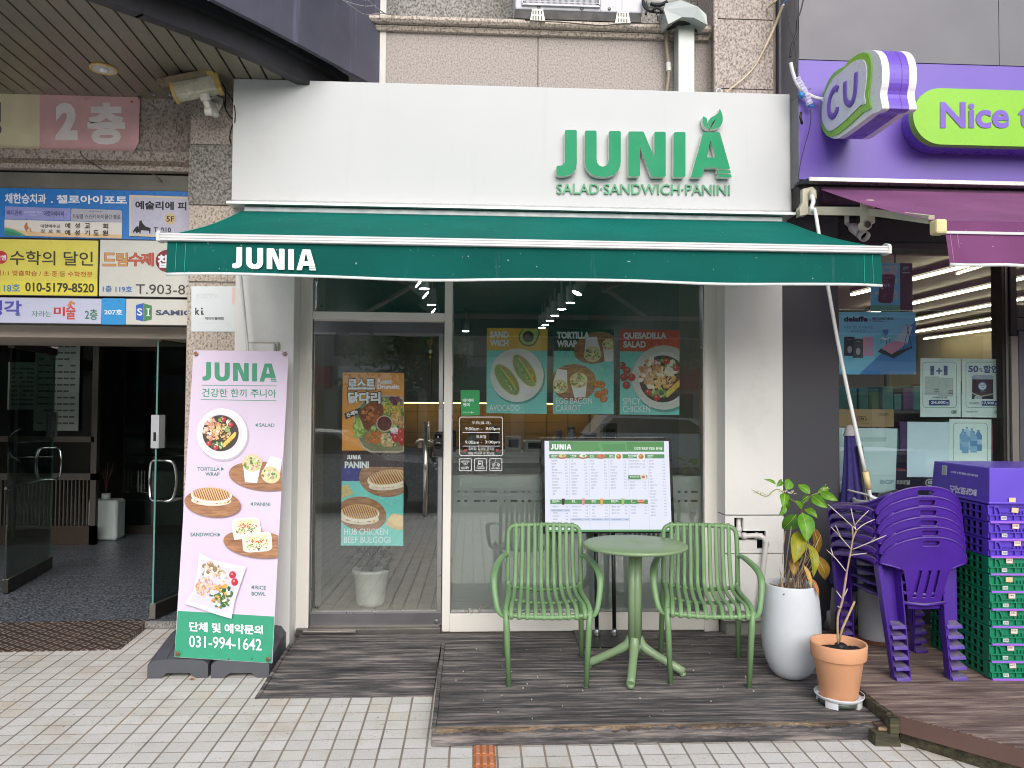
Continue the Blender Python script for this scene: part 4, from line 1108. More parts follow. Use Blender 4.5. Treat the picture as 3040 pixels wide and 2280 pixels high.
# faded cloth banner with the floor number
KA = 760/2212
BY = .045
za_ = lambda x, y: PY(x*KA, y*KA, BY+(.012 if x > 1150 and y > 1250 else 0))
b = MB(); S = Sheet(b, za_)
S.poly([(-900, 795), (343, 815), (343, 1295), (-900, 1275)], M('banner_cream', '#ddd5b4', .7, var=.10, vs=5))
S.k = 0; S.poly([(343, 815), (1185, 840), (1208, 862), (1200, 1225), (1160, 1310), (343, 1295)], M('banner_pink', '#dcb0b3', .7, var=.13, vs=4))
S.poly([(-60, 882), (8, 882), (8, 1055), (-60, 1055)], ink('#5a5a63')); S.ell(-20, 1120, 34, 45, ink('#5a5a63'))
pw = M('banner_white', '#ece6e6', .7)
T(S, '2', 480, 672, 1212, 1212, 325, pw, .06)
T(S, '층', 756, 1082, 1250, 1250, 362, pw, .045)
S.ell(1140, 880, 14, 8, ink('#b04a4e'), .4); S.blobs(720, 860, 60, 25, 5, ['#cf8a8e', '#d69497'], 6, 16)
tag(b.build('cloth_banner', loc=PY(300, 420, BY)), 'faded cream and pink cloth banner with a white floor number under the soffit', 'banner')

# ================================================================ X-BANNER on its plastic foot
A3, B3, C3 = PY(577, 1040, -.40), PY(856, 1042, -.40), PY(518, 1953, -.60)
bn = (B3-A3).cross(C3-A3).normalized()
if bn.y > 0: bn = -bn
bz = lambda x, y: PP(500+x*400/632, 1000+y*400/632, A3, bn)
ban = thing('banner_stand', PG(640, 1990), 'leaning pink menu banner with green foot strip on a grey plastic stand', 'banner stand')
def off3(v, d): return v-bn*d
b = MB(); S = Sheet(b, bz, bn, .0002)
o4 = [(118, 63), (565, 68), (487, 1531), (28, 1502)]
pinkm = M('banner_paper', '#d3c3d9', .42, var=.03, vs=2)
b.prism([bz(*p) for p in o4], bn*-.004, pinkm)
S.up(); gb_ = ink('#2f9673')
S.poly([(44, 1285), (497, 1312), (485.5, 1530), (28.5, 1501)], gb_)
gt = ink('#2c8f6b')
junia(S, 160, 508, 118, 208, gt, 3)
S.line([(157, 227), (507, 230)], 2.5, gt); S.line([(153, 294), (506, 300)], 2.5, gt)
S.text('건강한 한끼 주니아', 158, 506, 282, 40, gt, .01, 4)
tq = ink('#2f7d73')
S.text('SALAD', 426, 498, 422, 17, tq, .01, 2); S.poly([(406, 414), (419, 405), (419, 423)], tq)
S.text('TORTILLA', 136, 241, 628, 17, tq, .01, 1); S.poly([(262, 620), (247, 611), (247, 629)], tq); S.text('WRAP', 174, 240, 652, 17, tq, .01, 1)
S.text('PANINI', 404, 478, 793, 17, tq, .01, 1); S.poly([(384, 784), (397, 775), (397, 793)], tq)
S.text('SANDWICH', 104, 225, 936, 18, tq, .01, 0); S.poly([(245, 928), (231, 918), (231, 938)], tq)
S.text('RICE', 409, 458, 1184, 18, tq, .01, 2); S.poly([(388, 1174), (402, 1165), (402, 1184)], tq); S.text('BOWL', 391, 456, 1213, 18, tq, .01, 2)
S.text('단체 및 예약문의', 98, 444, 1381, 46, wh, .035, 18); S.text('031-994-1642', 98, 438, 1455, 56, wh, .012, 17)
CHK = ['#c98d6c', '#e2c3ad', '#d7a98a', '#f0e3d6', '#b9764f']; GRN = ['#4f7a3a', '#7fa04f', '#a9c27a', '#385e30']; NOO = ['#e3b878', '#edcf94', '#d9a55c']; LET = ['#8fb05a', '#c5d39a', '#e6e7cf', '#5c8140', '#b7c77e']
def plate(S, x, y, rx, ry, m='#e4e2ea', sh='#b9b2c0', clip=None):
    S.ell(x+rx*.04, y+ry*.06, rx*1.02, ry*1.02, ink(sh), clip=clip); S.ell(x, y, rx, ry, ink(m), clip=clip); S.ell(x, y, rx*.80, ry*.80, ink('#d8d5dc'), clip=clip)
def salad(S, x, y, r, n=1.0, clip=None, bowl='#35281f'):
    S.ell(x, y+r*.02, r*.76, r*.76, ink(bowl), clip=clip)
    S.blobs(x-r*.36, y-r*.15, r*.36, r*.45, int(60*n), CHK, r*.05, r*.11, clip=clip); S.blobs(x, y-r*.02, r*.40, r*.36, int(80*n), NOO, r*.03, r*.10, clip=clip, asp=(.15, .4))
    S.blobs(x+r*.30, y-r*.30, r*.2, r*.22, int(14*n), ['#ece8de', '#e3ddcf', '#8aa85c'], r*.06, r*.12, clip=clip)
    S.blobs(x-r*.1, y+r*.5, r*.3, r*.12, int(18*n), GRN+['#efe9dd'], r*.05, r*.10, clip=clip); S.blobs(x+r*.02, y-r*.58, r*.1, r*.08, 5, GRN, r*.06, r*.1, clip=clip)
    for k in range(5): S.ell(x+r*(.20+.09*k), y+r*(.46-.085*k), r*.07, r*.17, ink(('#e2c558', '#d9b844')[k % 2]), .5, clip=clip)
    for dx, dy2 in ((.12, -.55), (.42, -.33), (-.48, .45), (-.20, .62)): S.ell(x+dx*r, y+dy2*r, r*.105, r*.105, ink('#b9262b'), clip=clip); S.ell(x+dx*r-r*.02, y+dy2*r-r*.03, r*.03, r*.03, ink('#e6a5a0'), clip=clip)
def boardm():
    if 'print_board' in MATS: return MATS['print_board']
    m = bpy.data.materials.new('print_board'); MATS['print_board'] = m; t = NT(m)
    n = t.noise(22, 5, sc3=(.5, 1, 3.5)); t.end(t.bsdf(t.ramp(n, [(.3, rgb('#7d5238')), (.55, rgb('#a37450')), (.75, rgb('#b98f6d'))]), .45)); return m
def board(S, x, y, rx, ry, rot=0., clip=None):
    S.ell(x+2, y+5, rx, ry, ink('#8d6a5c'), rot, 36, clip); S.ell(x, y, rx, ry, boardm(), rot, 36, clip)
def wrap(S, x, y, w, h, rot=0., clip=None, up=True):
    """paper cone with the filling showing at one end; (x, y) the centre of the cut face"""
    c, s_ = cos(rot), sin(rot); f = lambda a, b_: (x+a*c-b_*s_, y+a*s_+b_*c)
    pts = [f(-w*.5, 0), f(w*.5, 0), f(w*.34, h), f(-w*.30, h)]
    if clip: pts = clip2(pts, clip)
    if len(pts) > 2: S.poly(pts, ink('#e1dfe8'))
    S.ell(x, y, w*.52, w*.46, ink('#d9c59a'), rot, clip=clip); S.blobs(x, y, w*.44, w*.38, 42, LET+['#c98a92', '#e6d9a0', '#5c7a3d'], w*.04, w*.11, rot, clip)
def panini(S, x, y, rx, ry, rot=0., clip=None, bun='#e9e0d2'):
    c, s_ = cos(rot), sin(rot); f = lambda a, b_: (x+a*c-b_*s_, y+a*s_+b_*c)
    q = f(0, ry*.75); S.ell(q[0], q[1], rx*.98, ry*.62, ink('#dcd0bf'), rot, clip=clip)
    q = f(0, ry*.70); S.blobs(q[0], q[1], rx*.92, ry*.38, 40, ['#c8452f', '#e3b13f', '#e8d9a2', '#d79a4a', '#f0e8dc', '#a9502f'], ry*.10, ry*.24, rot, clip, (.25, .5))
    S.ell(x, y+ry*.14, rx, ry*.92, ink(bun), rot, 40, clip); S.ell(x, y, rx*.93, ry*.80, ink('#d9b184'), rot, 40, clip)
    n = 15; S.up()
    for k in range(n):
        a = -rx*.82+rx*1.64*k/(n-1); L = ry*.78*sqrt(max(0, 1-(a/(rx*.93))**2))*.92
        pts = [f(a-rx*.022-L*.42, -L), f(a+rx*.022-L*.42, -L), f(a+rx*.03+L*.42, L), f(a-rx*.03+L*.42, L)]
        if clip: pts = clip2(pts, clip)
        if len(pts) > 2: S.mb.poly([S.q(*p) for p in pts], ink('#8a5128'))
def sando(S, x, y, w, h, rot=0., clip=None):
    c, s_ = cos(rot), sin(rot); f = lambda a, b_: (x+a*c-b_*s_, y+a*s_+b_*c)
    def rr(w_, h_, k=.28): return [f(w_*.5*max(-1, min(1, 1.25*cos(t))), h_*.5*max(-1, min(1, 1.2*sin(t)))) for t in [2*pi*i/28 for i in range(28)]]
    S.poly(rr(w, h), ink('#e4dcd6')); S.poly(rr(w*.90, h*.84), ink('#e9ddc6'))
    for dy2, cols in ((-.22, ['#cfc182', '#e5d99a', '#d8cf8a']), (-.05, ['#c9682f', '#d98038', '#b9552a']), (.16, LET+['#4f7a3a']), (.28, ['#e8e6da', '#b8c99a', '#6a4a55'])):
        q = f(0, h*dy2); S.blobs(q[0], q[1], w*.38, h*.11, 34, cols, h*.03, h*.08, rot, clip, (.25, .6))
BC = None
plate(S, 253, 455, 118, 120); salad(S, 246, 450, 112)
board(S, 445, 652, 160, 66, .10, (0, 0, 532, 2000)); wrap(S, 395, 592, 88, 92, .08); wrap(S, 482, 648, 86, -86, .30)
board(S, 210, 780, 132, 62, .10, (76, 0, 999, 2000)); panini(S, 205, 738, 96, 40, .03)
board(S, 420, 970, 160, 62, .12, (0, 0, 516, 2000)); S.quad((303, 905), (440, 888), (430, 940), (312, 952), ink('#ddd6dd')); sando(S, 368, 890, 130, 84, -.05); sando(S, 420, 962, 138, 92, -.08)
S.poly([(80, 1250), (120, 1190), (140, 1100), (150, 1012), (215, 1045), (290, 1062), (370, 1078), (345, 1150), (318, 1230), (300, 1320), (230, 1300), (150, 1272)], ink('#d5d2e6'))
S.poly([(108, 1238), (140, 1180), (158, 1100), (168, 1045), (230, 1072), (345, 1098), (322, 1160), (300, 1230), (285, 1290), (225, 1275)], ink('#c9c6dc'))
S.blobs(180, 1172, 44, 46, 150, ['#cfa083', '#dcb496', '#e3c3a6', '#b98a6c'], 3, 7); S.blobs(212, 1096, 48, 36, 60, ['#e6cbb9', '#dcb8a4', '#efe0d4', '#8d7a5a'], 5, 14, .5); S.blobs(262, 1122, 22, 26, 26, ['#e6cbb9', '#efe0d4', '#b7a98a'], 5, 10)
S.blobs(256, 1215, 48, 52, 70, ['#3f6b3a', '#2f5a30', '#d58a3a', '#e0a04a', '#eee6d8', '#557f45'], 5, 14)
for a, c in ((306, 1115), (316, 1148)): S.ell(a, c, 16, 17, ink('#b92433')); S.ell(a-3, c-4, 5, 5, ink('#e3a0a0'))
b.build('banner', ban, fix=False)
b = MB()
for x, y in ((131, 80), (547, 82), (47, 1484), (470, 1510)):
    c = bz(x, y)+bn*.012; b.lathe([(.006, 0), (.012, .002), (.013, 0), (.012, -.002)], M('grommet', '#8d6a4a', .35, .8), c, 16, axis=bn)
    b.tube([c+Vector((.004, 0, .012)), c+bn*.012+Vector((0, 0, -.002)), c-bn*.03], .0025, M('hook_metal', '#b5a48a', .3, .8), 6)
b.build('grommet', ban)
plas = M('grey_plastic', '#4f5157', .5, var=.06, vs=8, bs=.12, bscale=220)
def foot(u0, u1, yb, zt):
    """one half of the water-filled foot: sloping block with an arch cut under the front"""
    a = PG(u0, 2014); c = PG(u1, 2014); x0, x1 = a.x, c.x; y0 = a.y
    b = MB(); w = x1-x0
    prof_ = [(0, .0), (0, .075), (.03, .098), (w*.30, .105), (w*.70, .105), (w-.03, .098), (w, .075), (w, 0), (w*.80, 0), (w*.70, .028), (w*.32, .028), (w*.22, 0)]
    z0 = zg(y0)
    rs = [1.0, 1.35, 1.75, 1.75]; ys = [0, .10, .26, .42]
    sec = [[Vector((x0+w*.5+(p-w*.5)*(1-.00*k), y0+ys[k], zg(y0+ys[k])+q*(rs[k] if q > .05 else 1))) for p, q in prof_] for k in range(4)]
    n = len(prof_)
    for k in range(3):
        for i in range(n): b.poly([sec[k][i], sec[k][(i+1) % n], sec[k+1][(i+1) % n], sec[k+1][i]], plas)
    b.poly(sec[0], plas); b.poly(list(reversed(sec[-1])), plas)
    for p in (w*.30, w*.70):
        b.tube([sec[k][3 if p < w*.5 else 4]+Vector((0, -.002, .001)) for k in range(4)], .006, plas, 6)
    bb = b.build('stand_foot', ban, bevel=.02, seg=3)
foot(437, 615, 0, 0); foot(626, 797, 0, 0)
b = MB(); pc = bz(310, 700)-bn*.05
b.tube([PG(640, 1985)+Vector((0, .15, .15)), bz(320, 75)-bn*.03], .012, M('pole_grey', '#8e9092', .35, .6), 8); b.build('pole', ban)

# ================================================================ PRINTS behind the shop glass
teal = M('print_teal', '#76c8c4', .4, var=.03)
KW = 800/2212
wz = Z(1320, 820, KW, .030)
def poster(name, quad, label, cat='poster', pt=wz, loc=None):
    b = MB(); P = [pt(*q) for q in quad]
    b.prism(P, (0, .002, 0), ink('#cfd3d0'))
    S = Sheet(b, pt, (0, -1, 0), .0002); S.up()
    return b, S
b, S = poster('poster', [(348, 425), (845, 430), (838, 1130), (343, 1124)], '')
S.quad((348, 425), (845, 430), (842, 612), (346, 606), M('print_gold', '#dfb13c', .4, var=.04)); S.quad((346, 606), (842, 612), (838, 1130), (343, 1124), teal)
S.poly([(640, 433), (776, 435), (780, 470), (760, 530), (735, 565), (690, 578), (640, 565), (612, 530), (606, 500), (615, 465)], ink('#3d5a22')); S.poly([(648, 434), (768, 436), (770, 470), (750, 525), (728, 556), (690, 568), (648, 556), (622, 525), (616, 500), (624, 465)], ink('#a9bf62')); S.ell(686, 496, 46, 46, ink('#452319')); S.ell(678, 484, 16, 12, ink('#8a5a48'))
S.text('SAND', 372, 528, 507, 56, wh, .05, 2); S.text('WICH', 372, 524, 575, 56, wh, .05, 2)
plate(S, 593, 813, 220, 220, '#d2d2d2', '#4f8f8d')
for (cx, cy, rot) in ((512, 850, .95), (655, 775, 1.0)):
    c, s_ = cos(rot), sin(rot)
    S.ell(cx, cy, 158, 78, ink('#d9cdb4'), rot); S.ell(cx, cy, 148, 68, ink('#86995a'), rot)
    S.blobs(cx-28*s_*-1, cy-28*c*-1, 120, 30, 110, ['#4f7a35', '#8fb05a', '#dfe3c5', '#b5c78a', '#365a2a'], 4, 12, rot, asp=(.2, .5)); S.blobs(cx+30*s_, cy-30*c, 118, 14, 70, ['#c96f2c', '#d98a3a', '#b9602a'], 4, 9, rot)
    S.ell(cx+12*s_*1, cy-12*c, 118, 15, ink('#a8b860'), rot); S.ell(cx+2*s_, cy-2*c, 116, 8, ink('#6b8a3a'), rot)
S.text('AVOCADO', 366, 614, 1104, 50, wh, .0, 2)
tag(b.build('poster', fix=False, loc=wz(590, 1124)), 'yellow and teal sandwich poster with an avocado behind the shop window', 'poster')
b, S = poster('poster', [(897, 430), (1389, 438), (1387, 1132), (889, 1130)], '')
S.quad((897, 430), (1389, 438), (1388, 618), (895, 612), M('print_pine', '#1d3a2a', .4, var=.05)); S.quad((895, 612), (1388, 618), (1387, 1132), (889, 1130), teal)
cb = (892, 432, 1386, 1130)
board(S, 1240, 585, 185, 125, -.25, cb); wrap(S, 1215, 640, 140, -140, -.1, cb); wrap(S, 1345, 560, 100, 140, .0, cb)
board(S, 1060, 870, 185, 150, .0, cb); wrap(S, 945, 905, 125, -140, .12, cb); wrap(S, 1100, 855, 140, 140, -.05, cb)
for a, c in ((1255, 885), (1285, 890), (1260, 970), (1310, 950), (1305, 1008)): S.ell(a, c, 32, 30, ink('#a8581f')); S.ell(a-2, c-3, 27, 25, ink('#c97a36')); S.ell(a-2, c-3, 12, 11, ink('#b9682a'))
S.text('TORTILLA', 920, 1188, 514, 58, wh, .05, 0); S.text('WRAP', 920, 1084, 583, 56, wh, .05, 0); S.text('EGG BACON', 912, 1208, 1048, 50, wh, .0, 0); S.text('CARROT', 912, 1116, 1110, 52, wh, .0, 0)
tag(b.build('poster', fix=False, loc=wz(1140, 1130)), 'dark green and teal tortilla wrap poster in the middle of the shop window', 'poster')
b, S = poster('poster', [(1441, 436), (1929, 445), (1926, 1140), (1437, 1134)], '')
S.quad((1441, 436), (1929, 445), (1928, 622), (1440, 616), M('print_red', '#d25541', .4, var=.04)); S.quad((1440, 616), (1928, 622), (1926, 1140), (1437, 1134), teal)
cb = (1440, 438, 1927, 1138)
plate(S, 1800, 832, 262, 265, '#c9cac8', '#4f8f8d', cb); salad(S, 1790, 838, 255, 1.8, cb)
for a, c in ((1455, 735), (1495, 775), (1470, 830), (1533, 830), (1492, 895)): S.ell(a, c, 32, 32, ink('#9c2a22'), clip=cb); S.blobs(a, c-8, 14, 10, 4, GRN, 4, 9, clip=cb); S.ell(a-8, c-10, 8, 6, ink('#c9736a'), clip=cb)
S.text('QUESADILLA', 1464, 1818, 522, 60, wh, .05, 0); S.text('SALAD', 1464, 1650, 588, 56, wh, .05, 0); S.text('SPICY', 1462, 1607, 1052, 52, wh, .0, 0); S.text('CHICKEN', 1460, 1684, 1114, 52, wh, .0, 0)
tag(b.build('poster', fix=False, loc=wz(1680, 1134)), 'red and teal quesadilla salad poster at the right of the shop window', 'poster')
# road-safety slip far right is only a reflection; small green payment sticker and opening hours on the glass
KH = 180/1244
hz = Z(1340, 1180, KH, -.0085)
b = MB(); S = Sheet(b, hz, (0, -1, 0), .0001)
S.poly([(188, -155), (578, -150), (580, 362), (196, 370)], M('sticker_green', '#0b9a52', .35, var=.03)); S.text('네이버', 233, 452, 98, 76, wh, .04); S.text('페이', 233, 378, 188, 76, wh, .04)
S.text('결제하세요', 236, 382, 322, 32, ink('#a5d6b8'), .03); S.rrect(396, 290, 430, 322, 6, wh); S.text('Pay', 434, 474, 322, 26, ink('#a5d6b8'), .02)
tag(b.build('sticker', fix=False, loc=hz(385, 366)), 'small green square payment sticker on the shop window above the opening hours', 'sticker')
b = MB(); S = Sheet(b, hz, (0, -1, 0), .0001); vw = M('vinyl_white', '#e9eae8', .4, var=.02)
S.rline(168, 402, 1052, 1194, 50, 15, vw)
S.text('주중(월-금)', 420, 802, 556, 66, vw, .012); S.text('9:00am -', 286, 634, 676, 68, vw, .012); S.text('8:00pm', 704, 994, 686, 80, vw, .012); S.rect(230, 714, 994, 726, vw)
S.text('토요일', 510, 712, 838, 72, vw, .012); S.text('9:00am -', 280, 630, 952, 68, vw, .012); S.text('3:00pm', 690, 994, 962, 78, vw, .012); S.rect(230, 992, 994, 1004, vw)
S.text('휴무일: 일요일 공휴일', 350, 880, 1084, 62, vw, .005); S.text('매월 마지막 주 토요일', 350, 880, 1174, 60, vw, .005)
hr = ink('#b5485a')
for x, r_ in ((298, -.3), (936, .35)):
    pts = [(16*sin(t)**3, -(13*cos(t)-5*cos(2*t)-2*cos(3*t)-cos(4*t))) for t in [2*pi*i/24 for i in range(24)]]
    S.poly([(x+2.1*(p*cos(r_)-q*sin(r_)), 1082+2.1*(p*sin(r_)+q*cos(r_))) for p, q in pts], hr)
tag(b.build('opening_hours_decal', fix=False, loc=hz(610, 1194)), 'white vinyl opening-hours decal in a rounded frame on the shop window', 'decal')
for x0, what in ((163, 'CCTV'), (476, 'TAKEOUT'), (788, 'DELIVERY')):
    b = MB(); S = Sheet(b, hz, (0, -1, 0), .0001)
    S.rline(x0, 1256, x0+248, 1502, 18, 12, vw)
    if what == 'CCTV':
        S.line([(208, 1302), (362, 1302), (362, 1322), (208, 1322)], 9, vw, True); S.line([(228, 1325), (250, 1365), (285, 1384), (322, 1365), (342, 1325)], 9, vw); S.ell(286, 1354, 15, 14, vw); S.text('CCTV', 205, 366, 1466, 46, vw, .03)
    elif what == 'TAKEOUT':
        S.line([(550, 1298), (632, 1298), (655, 1412), (540, 1412), (560, 1310)], 8, vw); S.line([(636, 1310), (626, 1410)], 6, vw); S.line([(636, 1310), (645, 1410)], 6, vw); S.rect(552, 1350, 612, 1375, vw); S.rect(556, 1308, 630, 1314, vw); S.text('TAKEOUT', 512, 688, 1470, 32, vw, .035)
    else:
        for cx in (860, 968): S.line([(cx+24*cos(a*pi/8), 1392+24*sin(a*pi/8)) for a in range(16)], 7, vw, True); S.ell(cx, 1392, 9, 9, vw)
        S.line([(838, 1356), (880, 1356), (905, 1385), (940, 1390), (960, 1345), (930, 1340), (905, 1345), (895, 1320), (885, 1350)], 7, vw); S.line([(893, 1290), (903, 1284), (912, 1290), (912, 1302), (893, 1302)], 6, vw, True); S.line([(960, 1345), (985, 1360), (990, 1375)], 7, vw); S.text('DELIVERY', 824, 998, 1470, 32, vw, .035)
    tag(b.build('service_decal', fix=False, loc=hz(x0+124, 1500)), {'CCTV': 'white square camera-surveillance pictogram under the opening hours', 'TAKEOUT': 'white square take-away bag pictogram under the opening hours', 'DELIVERY': 'white square delivery scooter pictogram under the opening hours'}[what], 'decal', 'pictogram decals on the shop window')
for (u, v, lab) in ((955, 909, 'tiny dark glazing stamp in the corner of the pane over the door'), (940, 1804, 'tiny dark glazing stamp in the lower corner of the glass door')):
    b = MB(); S = Sheet(b, lambda a, c: PY(a, c, -.022 if v > 1000 else -.0085)); S.text('KS', u-5, u+5, v+3, 6, ink('#20221e'), .03); tag(b.build('glass_stamp', fix=False, loc=PY(u, v, -.03)), lab, 'mark')
# posters on the door
KD = 480/1659; d1 = Z(880, 820, KD, dy_+.036)
b = MB(); P = [d1(475, 988), d1(1106, 993), d1(1103, 1960), d1(466, 1954)]
b.prism(P, (0, .002, 0), ink('#c9ccc9')); S = Sheet(b, d1, (0, -1, 0), .0002); S.up()
S.quad((475, 988), (1106, 993), (1103, 1960), (466, 1954), M('print_orange', '#e09a45', .4, var=.03))
S.quad((466, 1788), (1104, 1788), (1103, 1960), (466, 1954), ink('#33191c'))
cb = (468, 990, 1104, 1820)
cbx = [(640, 1330), (700, 1260), (820, 1222), (1000, 1220), (1104, 1250), (1104, 1800), (1040, 1812), (760, 1808), (690, 1770), (640, 1690), (590, 1560), (590, 1420)]
S.poly(cbx, ink('#bcae9b')); S.poly([(x+(860-x)*.05, y+(1520-y)*.05) for x, y in cbx], ink('#7d7a55'))
S.blobs(910, 1500, 200, 260, 160, GRN+['#6f9a3f'], 14, 34, clip=cb); S.blobs(985, 1350, 95, 85, 90, ['#d0a836', '#dfbc4c', '#b98f2a'], 9, 16, clip=cb); S.blobs(1050, 1470, 70, 70, 50, ['#c99a62', '#b5824c', '#dab57f'], 12, 20, clip=cb); S.blobs(1010, 1275, 60, 35, 20, ['#5b2444', '#7d3560', '#3c1a30'], 14, 30, clip=cb)
S.blobs(640, 1560, 45, 100, 60, ['#8fb04a', '#6f9a3f', '#b8cc7a'], 14, 28, clip=cb); S.blobs(800, 1650, 90, 70, 110, ['#c9651f', '#d97a2a', '#b5551a'], 10, 26, clip=cb, asp=(.15, .3)); S.blobs(940, 1680, 75, 75, 60, ['#cdb48a', '#b89a6c', '#e0cfae'], 10, 20, clip=cb); S.blobs(1010, 1600, 60, 35, 20, ['#efe3e6', '#7d3560', '#d8c0cc'], 12, 24, clip=cb)
for a, c in ((1075, 1605), (1020, 1660), (1090, 1690)): S.ell(a, c, 38, 46, ink('#b3201c'), clip=cb); S.ell(a-8, c-14, 10, 12, ink('#d87a70'), clip=cb)
S.poly([(690, 1350), (760, 1290), (840, 1282), (890, 1330), (898, 1400), (850, 1480), (790, 1520), (740, 1590), (700, 1560), (660, 1470), (638, 1420)], ink('#7a3512')); S.blobs(770, 1410, 100, 95, 70, ['#a2501c', '#8a3f14', '#b86a2c', '#5f2a0e', '#c98038'], 8, 30, .3)
S.ell(905, 1512, 84, 84, ink('#c9b49c')); S.ell(905, 1512, 74, 74, ink('#5a1512')); S.blobs(905, 1512, 62, 62, 30, ['#7a211a', '#4a0f0e', '#8f3a28'], 5, 12)
out = ink('#4a2412')
for body, x0, x1, yb, h in (('로스트', 528, 812, 1166, 118), ('닭다리', 528, 866, 1308, 124)):
    S.text(body, x0-6, x1+6, yb+5, h+10, out, .075); S.text(body, x0+2, x1-2, yb-2, h-6, wh, .045)
S.text('Roast', 834, 980, 1104, 50, wh, .03); S.text('Drumstic', 834, 1060, 1158, 48, wh, .03)
S.poly([(494, 1408), (650, 1350), (668, 1362), (655, 1404), (508, 1468)], ink('#35211c')); S.rtext('신-메뉴', 574, 1408, 122, 44, -.37, wh, .03)
S.k += .001
junia(S, 521, 664, 1834, 1878, wh)
tag(b.build('poster', fix=False, loc=d1(790, 1955)), 'orange roast drumstick poster stuck inside the glass door', 'poster')
K2 = 480/1284; d2 = Z(880, 1280, K2, dy_+.037)
b = MB(); b.prism([d2(361, 224), d2(852, 226), d2(848, 910), d2(353, 908)], (0, .002, 0), ink('#c9ccc9')); S = Sheet(b, d2, (0, -1, 0), .0002); S.up()
S.quad((361, 224), (852, 226), (851, 398), (359, 396), M('print_indigo', '#2e2a86', .35, var=.04)); S.quad((359, 396), (851, 398), (848, 910), (353, 908), M('print_aqua', '#72cac6', .4, var=.03))
cb = (358, 228, 849, 906)
board(S, 700, 378, 205, 140, .12, cb); panini(S, 730, 366, 168, 74, -.12, cb); board(S, 520, 655, 195, 135, .15, cb); panini(S, 505, 640, 155, 74, .03, cb)
S.poly([(362, 440), (405, 418), (454, 494), (362, 535)], ink('#cdb676')); S.blobs(405, 470, 35, 35, 12, ['#b0985a'], 3, 6); S.poly([(705, 740), (760, 655), (846, 690), (846, 780), (790, 782)], ink('#d9b98c')); S.poly([(722, 700), (770, 652), (848, 668), (846, 755), (800, 758)], ink('#e6c898'))
S.text('PANINI', 384, 577, 294, 54, wh, .05, 0); S.text('HUB CHICKEN', 380, 726, 822, 50, wh, .0, 0); S.text('BEEF BULGOGI', 378, 746, 886, 50, wh, .0, 0)
tag(b.build('poster', fix=False, loc=d2(600, 908)), 'indigo and aqua panini poster below the orange one on the glass door', 'poster')

# ================================================================ MENU SCREEN on a twin-pole stand
KM = 800/2212
sA, sB, sC = PY(1607.5, 1303, -.11), PY(1993.5, 1302, -.11), PY(1611, 1583, -.135)
mn = (sB-sA).cross(sC-sA).normalized()
if mn.y > 0: mn = -mn
mz = lambda x, y: PP(1320+x*KM, 1180+y*KM, sA, mn)
disp = thing('menu_screen', PD(1790, 1900), 'black framed menu screen on a twin-pole floor stand before the window', 'screen')
b = MB(); b.prism([mz(*p) for p in ((795, 340), (1862, 338), (1888, 1112), (803, 1118))], mn*-.045, M('bezel_black', '#0d0d0f', .3)); b.build('casing', disp, bevel=.004)
b = MB(); S = Sheet(b, mz, mn, .0002); S.up(); S.up()
scr = M('screen_white', '#dfe2f2', emit=.68); 
def sem(c): return M('screen_'+c[1:], c, emit=.68)
S.poly([(820, 356), (1838, 358), (1864, 1090), (826, 1092)], scr)
sg2 = sem('#4d8a4f'); st_ = sem('#3f4354'); sdk = sem('#3f6f42')
S.poly([(857, 358), (1801, 360), (1802, 446), (858, 442)], sg2)
S.poly([(1080, 359), (1300, 360), (1230, 445), (1010, 444)], sem('#568f57')); S.poly([(1250, 372), (1490, 366), (1500, 446), (1280, 446)], sem('#5d9a60')); S.poly([(1290, 384), (1480, 378), (1488, 436), (1306, 440)], sem('#4f8a55'))
junia(S, 874, 1040, 382, 428, sem('#f2f4f8')); S.text('건강한 재료로 맛있는 음식들', 1556, 1786, 430, 24, sem('#e8efe8'), .02)
S.poly([(858, 466), (1803, 466), (1803, 500), (859, 500)], sg2)
heads = [('샌드위치', 875), ('또띠아랩', 1032), ('파니니', 1190), ('샐러드', 1350), ('퀘사디아샐러드', 1505), ('토핑추가', 1664)]
for h_, x in heads: S.text(h_, x, x+12*len(h_), 487, 16, sem('#e8efe8'), .03); S.rect(x, 491, x+40, 494, sem('#b9d0b9'))
for x, kind in ((965, 0), (1135, 1), (1283, 2), (1427, 3), (1610, 3)):
    if kind == 3: S.ell(x, 484, 33, 31, sem('#e6e3e6')); S.ell(x, 484, 22, 21, sem('#b5814a')); S.ell(x-6, 478, 8, 7, sem('#d9b05a')); S.ell(x+8, 490, 7, 6, sem('#8a5a3a'))
    else: S.ell(x, 486, 46, 18, sem('#a3745a')); S.ell(x, 478, 30, 14, sem(('#dcc58a', '#dfe3d0', '#c9825a')[kind])); S.ell(x+8, 478, 12, 9, sem(('#8fa860', '#7fa060', '#b5603c')[kind]))
items = [['바질 베지', '당근라페', '햄에그', '바질 햄쌈', '바질 두부스테이크', '허브치킨', '스파이시치킨', '에그베이컨', '중송불구이', '바질 아보카도', '소불고기', '클럽'], ['그린', '당근라페', '버섯', '두부스테이크', '허브치킨', '스파이시치킨', '리코타치즈', '중송불구이', '아보카도', '에그베이컨', '소불고기', '훈제연어'], ['햄치즈', '멕시칸', '버섯', '허브치킨', '스파이시치킨', '두부스테이크', '중송불구이', '에그베이컨', '소불고기', '클럽'], ['그린', '버섯', '두부스테이크', '허브치킨', '스파이시치킨', '리코타치즈', '중송불구이', '아보카도', '소불고기', '훈제연어'], ['허브치킨 퀘사디아', '스파이시치킨 퀘사디아', '소불고기 퀘사디아'], ['모짜치즈', '당근라페', '할라피뇨', '햄', '계란', '버섯', '아라브', '베이컨', '두부스테이크', '크래미', '리코타치즈', '멕시칸치즈', '허브치킨', '스파이시치킨', '구운야채', '중송불구이', '아보카도', '소불고기', '훈제연어']]
